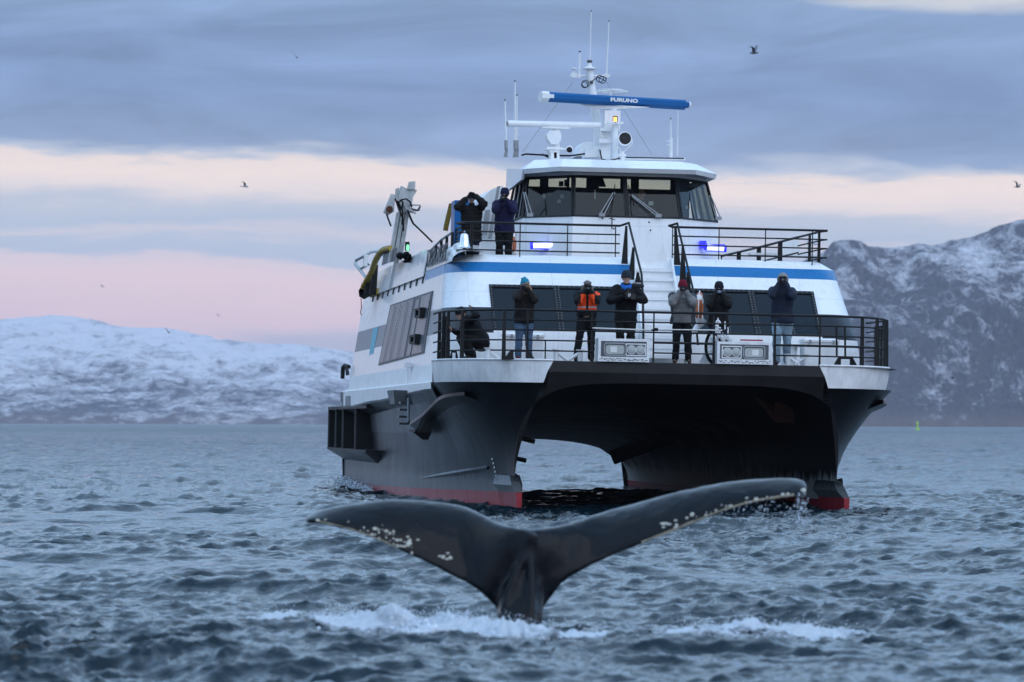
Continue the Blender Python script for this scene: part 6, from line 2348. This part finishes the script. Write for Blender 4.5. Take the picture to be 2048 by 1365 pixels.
def elbow(S, W, l1, l2, hint):
    S, W = Vector(S), Vector(W)
    d = W - S
    L = min(d.length, (l1 + l2) * .995)
    d.normalize()
    a = (l1 * l1 - l2 * l2 + L * L) / (2 * L)
    h = math.sqrt(max(l1 * l1 - a * a, 0))
    hv = Vector(hint)
    hv = (hv - d * hv.dot(d)).normalized()
    return S + d * a + hv * h, S + d * L


def wrinkle(me, amp, freq, seed, quilt=0.0, qf=14.0):
    co = co_of(me)
    nr = np.empty(len(co) * 3, np.float32)
    me.vertices.foreach_get('normal', nr)
    nr = nr.reshape(-1, 3)
    n = fbm(np.stack([co[:, 0] * freq, co[:, 1] * freq, co[:, 2] * freq * 1.6], -1), 4, seed)
    n = n - .6 * np.abs(fbm(co * freq * .8 + 9, 3, seed + 5))
    if quilt:
        n = n + quilt / amp * np.abs(np.sin(co[:, 2] * qf))
    set_co(me, co + nr * (n * amp)[:, None])


def finish(name, me, mats, parent, pick=None, seed=None, amp=0.0, freq=7.0):
    for q in (mats if isinstance(mats, list) else [mats]):
        me.materials.append(q)
    if amp:
        wrinkle(me, amp, freq, seed or 1)
    if pick is not None:
        n = len(me.polygons)
        c = np.empty(n * 3, np.float32)
        me.polygons.foreach_get('center', c)
        me.polygons.foreach_set('material_index', pick(c.reshape(-1, 3)).astype(np.int32))
    smooth_faces(me)
    return link(name, me, parent)


def hand(mb, W, fwd, side, palm_n, r=1.0, curl=.9, m=0):
    """wrist W, fwd: along the palm, palm_n: out of the palm, side: towards the thumb"""
    fwd, palm_n, side = Vector(fwd).normalized(), Vector(palm_n).normalized(), Vector(side).normalized()
    c = W + fwd * .045
    rot = Matrix((side, fwd, palm_n)).transposed()
    mb.ell(c, (.042 * r, .052 * r, .018 * r), 10, 7, m, rot)
    for k, (o, l) in enumerate(((.030, .072), (.010, .080), (-.010, .074), (-.030, .058))):
        p0 = W + fwd * .085 + side * o
        a = curl * .8
        p1 = p0 + (fwd * math.cos(a) + palm_n * math.sin(a)) * l * .5
        p2 = p1 + (fwd * math.cos(a * 2) + palm_n * math.sin(a * 2)) * l * .35
        p3 = p2 + (fwd * math.cos(a * 2.7) + palm_n * math.sin(a * 2.7)) * l * .25
        mb.tube([p0 - fwd * .02, p0, p1, p2, p3], [.0095 * r, .0095 * r, .009 * r, .0085 * r, .006 * r], 7, m)
    p0 = W + fwd * .03 + side * .035
    p1 = p0 + (side * .7 + fwd * .6 + palm_n * .4).normalized() * .04
    p2 = p1 + (fwd * .8 + palm_n * .6).normalized() * .035
    mb.tube([p0 - side * .015, p0, p1, p2], [.012 * r, .0115 * r, .010 * r, .007 * r], 7, m)


def person(loc, yaw, h, label, jacket, trousers, boots, hat=None, hatmat=None, gloves=None, wr=None, wl=None, er=(-.6, .1, -1), el=(.6, .1, -1), stance=(.10, .10), head_turn=0.0, head_tilt=0.0,
           lean=0.0, jkt=1.0, hem=.82, specs=False, hair=None, seed=1, extra=None, vest=None, step=(0, 0), world=None, legs=True, collar=None, beard=False, shoulder=None, pose=None, quilt=0):
    s = h / 1.75
    M = (SHIP @ Matrix.Translation(loc) if world is None else world) @ Matrix.Rotation(yaw, 4, 'Z') @ Matrix.Diagonal((s, s, s, 1))
    root = empty('person', M, label, 'person')
    J = {'pel': Vector((0, 0, .95)), 'chest': Vector((0, -.02 - lean * .6, 1.28)), 'neck': Vector((0, -.03 - lean, 1.47)), 'head': Vector((0, -.05 - lean * 1.15, 1.62))}
    sx = .185 * (1 + (jkt - 1) * .3)
    S = {-1: Vector((-sx, -.02 - lean * .9, 1.41)), 1: Vector((sx, -.02 - lean * .9, 1.41))}
    hip = {-1: Vector((-.095, 0, .90)), 1: Vector((.095, 0, .90))}
    foot = {-1: Vector((-stance[0], step[0], .08)), 1: Vector((stance[1], step[1], .08))}
    knee = {q: hip[q].lerp(foot[q], .5) + Vector((0, -.03, .02)) for q in (-1, 1)}
    if pose:
        pose(J, S, hip, knee, foot)
    W0 = {-1: wr, 1: wl}
    eh = {-1: er, 1: el}
    E, Wr = {}, {}
    for q in (-1, 1):
        E[q], Wr[q] = elbow(S[q], W0[q], .30, .27, eh[q])
    R = Matrix.Rotation(head_turn, 3, 'Z') @ Matrix.Rotation(head_tilt, 3, 'X')
    H = lambda x, y, z: J['head'] + R @ Vector((x, y, z))
    # body: one continuous skin
    mb = MB()
    mb.ell(J['head'] + Vector((0, .012, .02)), (.076, .094, .105), 16, 12, 0, R)
    mb.ell(H(0, -.022, -.055), (.056, .062, .062), 12, 10, 0, R)
    mb.ell(H(0, -.088, -.012), (.014, .022, .026), 8, 6, 0, R)
    mb.ell(H(0, -.072, -.095), (.026, .02, .018), 8, 6, 0, R)
    for q in (-1, 1):
        mb.ell(H(q * .078, .01, -.005), (.012, .022, .034), 8, 6, 0, R)
        limb(mb, S[q], .05, E[q], .04)
        limb(mb, E[q], .04, Wr[q], .028)
        limb(mb, hip[q], .08, knee[q], .055)
        limb(mb, knee[q], .055, foot[q], .038)
        limb(mb, S[q], .06, J['chest'], .10)
        limb(mb, hip[q], .09, J['pel'], .10)
    limb(mb, J['head'] - Vector((0, -.015, .04)), .052, J['neck'], .056)
    limb(mb, J['neck'], .06, J['chest'], .12)
    limb(mb, J['chest'], .13, J['pel'], .12)
    me = remesh(mb, .0145, 2, .35)
    bm = bmesh.new()
    bm.from_mesh(me)
    sm = MB()
    for q in (-1, 1):
        sm.ell(H(q * .031, -.077, .018), (.012, .008, .007), 8, 6, 1, R)
        sm.ell(H(q * .031, -.080, .040), (.020, .010, .005), 8, 6, 3, R)
    sm.ell(H(0, -.080, -.058), (.024, .010, .007), 8, 6, 2, R)
    if beard:
        sm.ell(H(0, -.05, -.085), (.058, .052, .05), 12, 8, 3, R)
    if not gloves:
        for q in (-1, 1):
            fw = (Wr[q] - E[q]).normalized()
            tgt = Vector((-q, 0, 0))
            hand(sm, Wr[q], fw * .7 + Vector((-q * .3, -.3, .2)), (0, -.3, 1) if True else 0, tgt, 1.0, .8, 0)
    me2 = sm.mesh('t', [], smooth=False)
    base = len(bm.faces)
    bm.from_mesh(me2)
    bm.to_mesh(me)
    bm.free()
    mi = np.r_[np.zeros(base), sm.m].astype(np.int32)
    bpy.data.meshes.remove(me2)
    for q in ('skin', 'eye', 'lips', 'brown_hair'):
        me.materials.append(MATS[q])
    me.polygons.foreach_set('material_index', mi)
    smooth_faces(me)
    link('body', me, root)
    # jacket
    j = jkt * 1.13
    mb = MB()
    pv, ch, nk = J['pel'], J['chest'], J['neck']
    at_ = lambda t: (pv.lerp(ch, t) if t <= 1 else ch.lerp(nk, t - 1))
    low = pv + Vector((0, 0, hem - .95)) if not pose else pv.lerp(ch, -.2)
    if pose:
        ax = [(low, .17), (pv, .19), (pv.lerp(ch, .5), .18), (ch, .185), (ch.lerp(nk, .6), .15)]
        for (a, ra), (b, rb) in zip(ax, ax[1:]):
            limb(mb, a, ra * j, b, rb * j, 0, 14)
    else:
        etube(mb, [(low, .195 * j, .14 * j), (low.lerp(pv, .6), .190 * j, .142 * j), (at_(.35), .178 * j, .138 * j), (at_(.75), .188 * j, .142 * j), (at_(1.15), .198 * j, .138 * j), (at_(1.5), .185 * j, .12 * j), (at_(1.8), .12, .095), (at_(2.02), .078, .078), (nk + Vector((0, -.005, .045)), .074, .076)])
    for q in (-1, 1):
        limb(mb, S[q], .083 * j, E[q], .072 * j)
        limb(mb, E[q], .070 * j, Wr[q], .050 * j)
        limb(mb, S[q], .080 * j, ch + Vector((q * .05, 0, .02)), .11 * j)
    me = remesh(mb, .017, 3, .5)
    mats, pick = [MATS[jacket]], None
    if vest:
        mats, pick = vest(J, S, E, Wr, jacket)
    if quilt:
        wrinkle(me, .008, 6, seed + 3, .010, qf=quilt)
    jk = finish('jacket', me, mats, root, pick, seed, .011, 8.0)
    # trousers
    mb = MB()
    limb(mb, hip[-1].lerp(hip[1], .3) + Vector((0, 0, .02)), .125, hip[1].lerp(hip[-1], .3) + Vector((0, 0, .02)), .125)
    for q in (-1, 1):
        limb(mb, hip[q], .118, knee[q], .090)
        limb(mb, knee[q], .088, foot[q] + Vector((0, 0, .02)), .076)
    finish('trousers', remesh(mb, .018, 3, .5), MATS[trousers], root, None, seed + 1, .010, 9.0)
    if legs:
        for q in (-1, 1):
            mb = MB()
            f = foot[q]
            mb.ell((f.x + q * .015, f.y - .06, .045), (.05, .135, .05), 12, 8)
            limb(mb, (f.x, f.y + .02, .07), .052, (f.x, f.y + .01, .16), .055)
            finish('boot', remesh(mb, .016, 2, .5), MATS[boots], root)
    if gloves:
        for q in (-1, 1):
            mb = MB()
            fw = (Wr[q] - E[q]).normalized()
            hand(mb, Wr[q], fw * .7 + Vector((-q * .3, -.3, .2)), (0, -.3, 1), (-q, 0, 0), 1.3, .8)
            limb(mb, Wr[q] - fw * .05, .045, Wr[q] + fw * .02, .04)
            mb.build('glove', MATS[gloves], root)
    # headgear
    if hat in ('beanie', 'bobble'):
        mb = MB()
        rows = []
        for k in range(9):
            t = k / 8
            z = .022 + .135 * math.sin(t * math.pi / 2)
            rr = math.cos(t * math.pi / 2) ** .55 if k < 8 else .02
            rows.append([H(.098 * rr * math.cos(a), .012 + .116 * rr * math.sin(a), z + .012 * math.sin(a) * -1 * (1 - t)) for a in [2 * math.pi * i / 28 for i in range(28)]])
        brim = [[H(.101 * math.cos(a), .012 + .119 * math.sin(a), zz + .010 * math.sin(a) * -1) for a in [2 * math.pi * i / 28 for i in range(28)]] for zz in (.006, .006, .055)]
        brim[0] = [H(.080 * math.cos(a), .012 + .098 * math.sin(a), .006) for a in [2 * math.pi * i / 28 for i in range(28)]]
        mb.grid(rows, 0, wrap=True)
        mb.grid(brim, 0, wrap=True)
        hb = mb.build('hat', MATS[hatmat], root)
        if hat == 'bobble':
            mb = MB()
            random.seed(seed)
            for c in ((-.055, -.02, .135), (-.01, 0, .155)):
                for _ in range(14):
                    v = Vector((random.gauss(0, 1), random.gauss(0, 1), random.gauss(0, 1))).normalized() * .02
                    mb.ell(H(*c) + v, .017, 6, 4)
            mb.build('bobble', MATS[hatmat], hb)
    elif hat in ('fur', 'hood'):
        mb = MB()
        rows = []
        nr_, ns = 16, 28
        for k in range(nr_ + 1):
            th = .02 + (math.pi * .80) * k / nr_
            row = []
            for i in range(ns):
                ph = 2 * math.pi * i / ns
                x, y, z = math.sin(th) * math.cos(ph), math.sin(th) * math.sin(ph), math.cos(th)
                rx, ry, rz = (.110, .122, .128) if hat == 'hood' else (.135, .145, .150)
                # opening for the face: push the shell back there
                face = max(0, -y) ** 1.5 * max(0, min(1, (.45 - z) * 2.2)) * max(0, 1 - (abs(x) / .72) ** 4)
                row.append(H(x * rx * (1 - .15 * face), .012 + y * ry * (1 - .42 * face) + .06 * face, .015 + z * rz))
            rows.append(row)
        mb.grid(rows, 0, wrap=True)
        if hat == 'fur':
            for q in (-1, 1):
                mb.ell(H(q * .098, -.01, -.07), (.034, .06, .085), 10, 8, 0, R)
            mb.ell(H(0, -.085, .075), (.085, .040, .045), 14, 8, 0, R)
        me = mb.mesh('hat', [])
        if hat == 'fur':
            me2 = remesh(mb, .008, 1, .4)
            bpy.data.meshes.remove(me)
            me = me2
            co = co_of(me)
            nr2 = np.empty(len(co) * 3, np.float32)
            me.vertices.foreach_get('normal', nr2)
            set_co(me, co + nr2.reshape(-1, 3) * (fbm(co * 55, 3, 4) * .008)[:, None])
        me.materials.append(MATS[hatmat])
        smooth_faces(me)
        link('hood' if hat == 'hood' else 'fur_hat', me, root)
    if hair:
        mb = MB()
        random.seed(seed + 7)
        for k in range(46):
            a = random.uniform(-.3, 1.0)
            x0 = .080 + random.uniform(-.01, .014)
            p = [H(x0 * .95, -.02 + random.uniform(-.03, .04), .02), H(x0 + .03, -.055 + random.uniform(-.03, .02), -.06), H(x0 + .055 + random.uniform(-.02, .02), -.10 + random.uniform(-.04, .02), -.17), H(x0 + .06 + random.uniform(-.03, .03), -.125 + random.uniform(-.04, .02), -.26 - random.uniform(0, .10))]
            mb.tube(p, [.010, .014, .013, .005], 5)
        tag(mb.build('hair', MATS[hair], root), None)
    if specs:
        mb = MB()
        for q in (-1, 1):
            mb.tube([H(q * .033 + .024 * math.cos(a), -.098, .016 + .018 * math.sin(a)) for a in [2 * math.pi * i / 14 for i in range(14)]], .0035, 5, closed=True)
            mb.tube([H(q * .057, -.096, .02), H(q * .084, 0, .02)], .003, 5)
        mb.tube([H(-.01, -.1, .02), H(.01, -.1, .02)], .0035, 5)
        mb.build('spectacles', MATS['spectacle'], root)
    if collar:
        mb = MB()
        c = J['neck']
        rows = []
        for k, (rr, z) in enumerate(((.10, -.07), (.112, -.02), (.108, .03), (.092, .05), (.078, .03))):
            rows.append([c + Vector((rr * 1.05 * math.cos(a), .01 + rr * math.sin(a), z + .035 * math.sin(a))) for a in [2 * math.pi * i / 24 for i in range(24)]])
        mb.grid(rows, 0, wrap=True)
        me = mb.mesh('collar', MATS[collar])
        if 'fur' in collar:
            wrinkle(me, .02, 30, 4)
        link('collar', me, root)
    return root, M, J, S, E, Wr




def held_camera(M, p, kind, label, tilt=0.0, turn=0.0):
    root = empty('camera', M @ Matrix.Translation(p) @ Matrix.Rotation(turn, 4, 'Z') @ Matrix.Rotation(tilt, 4, 'X'), label, 'camera', 'cameras held by the people on deck')
    if kind == 'slr':
        mb = MB().span((-.068, -.03, -.045), (.068, .035, .045))
        mb.hexa([(-.032, -.03, .045), (.032, -.03, .045), (.032, .03, .045), (-.032, .03, .045), (-.02, -.035, .072), (.02, -.035, .072), (.02, .02, .072), (-.02, .02, .072)])
        mb.span((-.072, -.052, -.045), (-.04, -.03, .04))
        mb.build('camera_body', MATS['camera_body'], root, smooth=False)
        ln = MB().lathe([(.033, -.03), (.034, -.07), (.038, -.075), (.038, -.11), (.043, -.12), (.044, -.17), (.040, -.172), (.034, -.155)], (0, 0, 0), 'Y', 20).build('lens', MATS['camera_body'], root)
        MB().lathe([(0, -.160), (.020, -.158), (.036, -.152)], (0, 0, 0), 'Y', 20).build('lens_glass', MATS['lens_glass'], ln)
    elif kind == 'compact':
        MB().span((-.05, -.012, -.03), (.05, .012, .03)).build('camera_body', MATS['slate_blue'], root, smooth=False)
        ln = MB().lathe([(.022, -.012), (.022, -.032), (.016, -.034), (.0, -.03)], (0, 0, 0), 'Y', 16).build('lens', MATS['steel'], root)
        MB().lathe([(0, -.0345), (.011, -.0345)], (0, 0, 0), 'Y', 12).build('lens_glass', MATS['lens_glass'], ln)
    elif kind == 'bin':
        mb = MB()
        for q in (-1, 1):
            mb.lathe([(0, .05), (.018, .05), (.02, .0), (.028, -.03), (.03, -.09), (.026, -.09), (0, -.085)], (q * .034, 0, 0), 'Y', 14)
        mb.span((-.02, -.04, -.012), (.02, .03, .012))
        mb.build('camera_body', MATS['camera_body'], root)
        for q in (-1, 1):
            MB().lathe([(0, -.089), (.026, -.0905)], (q * .034, 0, 0), 'Y', 14).build('lens_glass', MATS['lens_glass'], root)
    else:
        mb = MB().span((-.06, -.10, -.05), (.06, .16, .07))
        mb.hexa([(-.02, -.12, .13), (.02, -.12, .13), (.02, .13, .13), (-.02, .13, .13), (-.02, -.12, .155), (.02, -.12, .155), (.02, .13, .155), (-.02, .13, .155)])
        mb.span((-.015, -.1, .07), (.015, -.07, .13))
        mb.span((-.015, .09, .07), (.015, .12, .13))
        mb.span((.06, -.06, -.06), (.14, .02, .05))
        mb.build('camera_body', MATS['camera_body'], root, smooth=False)
        ln = MB().lathe([(.045, -.10), (.045, -.17), (.056, -.18), (.056, -.22), (.048, -.22), (.03, -.19)], (0, 0, .01), 'Y', 18).build('lens', MATS['camera_body'], root)
        MB().lathe([(0, -.20), (.046, -.195)], (0, 0, .01), 'Y', 18).build('lens_glass', MATS['lens_glass'], ln)
        MB().span((-.015, -.223, -.02), (.0, -.2215, .045)).build('lens_stripe', MATS['life_white'], root, smooth=False)
        MB().span((.012, -.223, -.01), (.024, -.2215, .045)).build('lens_stripe', MATS['life_white'], root, smooth=False)
        mb = MB()
        limb(mb, (.10, -.05, .21), .042, (.26, -.05, .20), .042, 0, 12)
        mb.tube([(.10, 0, .1), (.13, -.04, .2)], .015, 6)
        mb.build('microphone', MATS['mic_foam'], root)
    return root


pbr('slate_blue', (.03, .08, .15), .35)


def feet(px, y, z=ZD):
    return Vector((sp(px, 700, y).x, y, z))


FACE = -TH - .02                      # looking straight at the whale


def hvest(J, S, E, W, jacket):
    mats = [MATS[jacket], MATS['hi_vis'], MATS['reflective']]

    def pick(c):
        x, y, z = c[:, 0], c[:, 1], c[:, 2]
        body = (np.abs(x) < .205) & (z > 1.06) & (z < 1.43)
        m = np.where(body & (np.abs(x) > .028), 1, 0)
        m = np.where(body & (np.abs(x) > .028) & (np.abs(z - 1.16) < .014), 2, m)
        arm = (np.abs(x) > .17) & (z > 1.36)
        m = np.where(arm & (z > 1.42) & (x > 0), 1, m)
        dark = (z > 1.22) & (np.abs(x) > .15)
        return np.where(dark & ~(arm & (z > 1.42) & (x > 0)), 0, m)
    return mats, pick


def two_tone(J, S, E, W, jacket):
    mats = [MATS[jacket], MATS['dark_slate']]

    def pick(c):
        x, z, y = c[:, 0], c[:, 2], c[:, 1]
        sh = (z > 1.36) & (np.abs(x) > .06) & (y > -.16)
        side = (np.abs(x) > .185) & (z < 1.25) & (y > -.12)
        up = (np.abs(x) > .20) & (y > -.13) & (z > 1.12)
        return np.where(sh | side | up, 1, 0)
    return mats, pick


def people():
    face = (-.075, -.30, 1.545), (.075, -.30, 1.545)
    # --- bow, left to right
    def crouch(J, S, hip, knee, foot):
        J['pel'] = Vector((0, .12, .42))
        J['chest'] = Vector((0, -.06, .70))
        J['neck'] = Vector((0, -.20, .86))
        J['head'] = Vector((0, -.30, .96))
        for q in (-1, 1):
            S[q] = Vector((q * .18, -.14, .82))
            hip[q] = Vector((q * .10, .14, .40))
            knee[q] = Vector((q * .17, -.26, .46))
            foot[q] = Vector((q * .13, -.05, .08))
    L = feet(948, 2.0)
    person(L, -math.pi / 2 + .15, 1.78, 'person in dark clothes crouching behind the railing at the left end of the bow', 'black_cloth', 'soft_black', 'boot', 'beanie', 'black_knit', None,
           (-.16, -.42, .62), (.22, -.10, 1.06), (-.6, .2, -1), (1, .2, .2), pose=crouch, jkt=1.0, seed=3, head_tilt=.3)
    L = feet(1047, .75)
    r = person(L, FACE + .12, 1.70, 'woman in a teal bobble hat and blue jeans photographing from the bow', 'brown_black', 'jeans', 'red_boot', 'bobble', 'teal_knit', None,
               (-.060, -.245, 1.56), (.055, -.26, 1.53), (-.55, -.3, -1), (.55, -.3, -1), (.11, .12), hem=.80, jkt=1.05, hair='blond_hair', seed=11, collar='brown_fur')
    held_camera(r[1], Vector((-.02, -.24, 1.60)), 'slr', 'black camera held up by the woman in the teal bobble hat', 0, -.12)
    L = feet(1172, .7)
    r = person(L, FACE + .05, 1.72, 'person in a grey fur hat and orange vest photographing from the bow', 'black_cloth', 'black_cloth', 'boot', 'fur', 'grey_fur', 'black_cloth',
               (-.060, -.27, 1.50), (.060, -.27, 1.50), (-.55, -.3, -1), (.55, -.3, -1), (.20, .12), hem=.98, jkt=1.1, seed=21, vest=hvest, head_tilt=.22, lean=.03, step=(.0, .15))
    held_camera(r[1], Vector((.0, -.27, 1.55)), 'slr', 'black camera held up by the person in the orange vest', .05)
    L = feet(1250, 1.2)
    r = person(L, FACE + .05, 1.93, 'man with glasses and a blue hood collar holding a video camera at his chest', 'black_cloth', 'soft_black', 'boot', 'beanie', 'slate_knit', 'black_cloth',
               (-.08, -.30, 1.24), (.12, -.32, 1.24), (-1, .3, -.5), (1, .3, -.5), (.11, .11), hem=.78, jkt=1.06, specs=True, seed=31, collar='blue_hood', head_turn=.12)
    held_camera(r[1], Vector((.02, -.32, 1.27)), 'video', 'video camera with a foam microphone held by the man with the blue hood', 0, .05)
    L = feet(1363, .48)
    r = person(L, FACE + .02, 1.73, 'man in a grey jacket and maroon beanie photographing beside the stairs', 'grey_cloth', 'black_cloth', 'tan_boot', 'beanie', 'maroon_knit', 'black_cloth',
               (-.075, -.27, 1.50), (.075, -.27, 1.50), (-.55, -.3, -1), (.55, -.3, -1), (.13, .15), hem=.84, jkt=1.2, seed=41, vest=two_tone)
    held_camera(r[1], Vector((0, -.27, 1.57)), 'slr', 'black camera held by the man in the maroon beanie', .03)
    L = feet(1436, 2.2)
    r = person(L, FACE - .05, 1.78, 'man with glasses and a black beanie holding a compact camera under his chin', 'soft_black', 'navy', 'boot', 'beanie', 'black_knit', 'black_cloth',
               (-.06, -.25, 1.49), (.075, -.25, 1.49), (-.55, -.3, -1), (.55, -.3, -1), (.10, .10), hem=.82, jkt=1.08, seed=51, specs=True)
    held_camera(r[1], Vector((.015, -.31, 1.545)), 'compact', 'small blue compact camera held by the man in the black beanie', 0)
    L = feet(1563, .75)
    r = person(L, FACE - .03, 1.95, 'tall person in a grey hood, navy jacket and pale jeans photographing at the right', 'slate_navy', 'pale_jeans', 'boot', 'hood', 'grey_hood', 'black_cloth',
               (-.070, -.25, 1.55), (.055, -.26, 1.54), (-.55, -.3, -1), (.55, -.3, -1), (.09, .11), hem=.80, jkt=1.02, seed=61, step=(0, .25), head_turn=-.05)
    held_camera(r[1], Vector((-.01, -.26, 1.605)), 'slr', 'black camera with a long lens held by the hooded person', 0, .05)
    # --- upper deck
    L = feet(938, 7.1, ZU - .02)
    r = person(L, FACE - .05, 1.68, 'person in a puffy black coat with both arms raised on the upper deck', 'soft_black', 'navy', 'boot', 'beanie', 'black_knit', 'black_cloth',
               (-.12, -.22, 1.60), (.12, -.20, 1.66), (-.9, -.25, -1), (.9, -.25, -.9), (.08, .14), hem=.62, jkt=1.16, seed=71, quilt=38)
    held_camera(r[1], Vector((-.01, -.22, 1.60)), 'bin', 'black binoculars held up by the person in the puffy black coat', 0)
    L = feet(1004, 7.1, ZU - .02)
    r = person(L, FACE + .0, 1.80, 'person in a dark purple-navy coat holding a camera on the upper deck', 'purple_navy', 'black_cloth', 'boot', 'beanie', 'navy_knit', 'black_cloth',
               (-.065, -.24, 1.49), (.07, -.24, 1.48), (-.55, -.3, -1), (.55, -.3, -1), (.10, .11), hem=.80, jkt=1.06, seed=81, collar='purple_navy')
    held_camera(r[1], Vector((-.02, -.27, 1.53)), 'slr', 'black camera held below the face of the person in the purple-navy coat', 0, -.1)
    # --- indoors
    p = sp(1285, 390, 11.6)
    person(Vector((p.x, 11.6, p.z - 1.63)), FACE - .5, 1.75, 'bald skipper standing behind the front windows of the bridge', 'dark_slate', 'black_cloth', 'boot', None, None, None,
           (-.2, -.25, 1.05), (.2, -.25, 1.05), (-1, .3, -.6), (1, .3, -.6), seed=91, head_turn=-.25)
    p = sp(1617, 650, 5.6)
    person(Vector((p.x, 5.6, p.z - 1.62)), FACE, 1.75, 'passenger in a pale cap behind the right-hand saloon window', 'soft_black', 'black_cloth', 'boot', 'beanie', 'pale_beanie', None,
           (-.2, -.25, 1.05), (.2, -.25, 1.05), (-1, .3, -.6), (1, .3, -.6), seed=95, legs=False)


people()
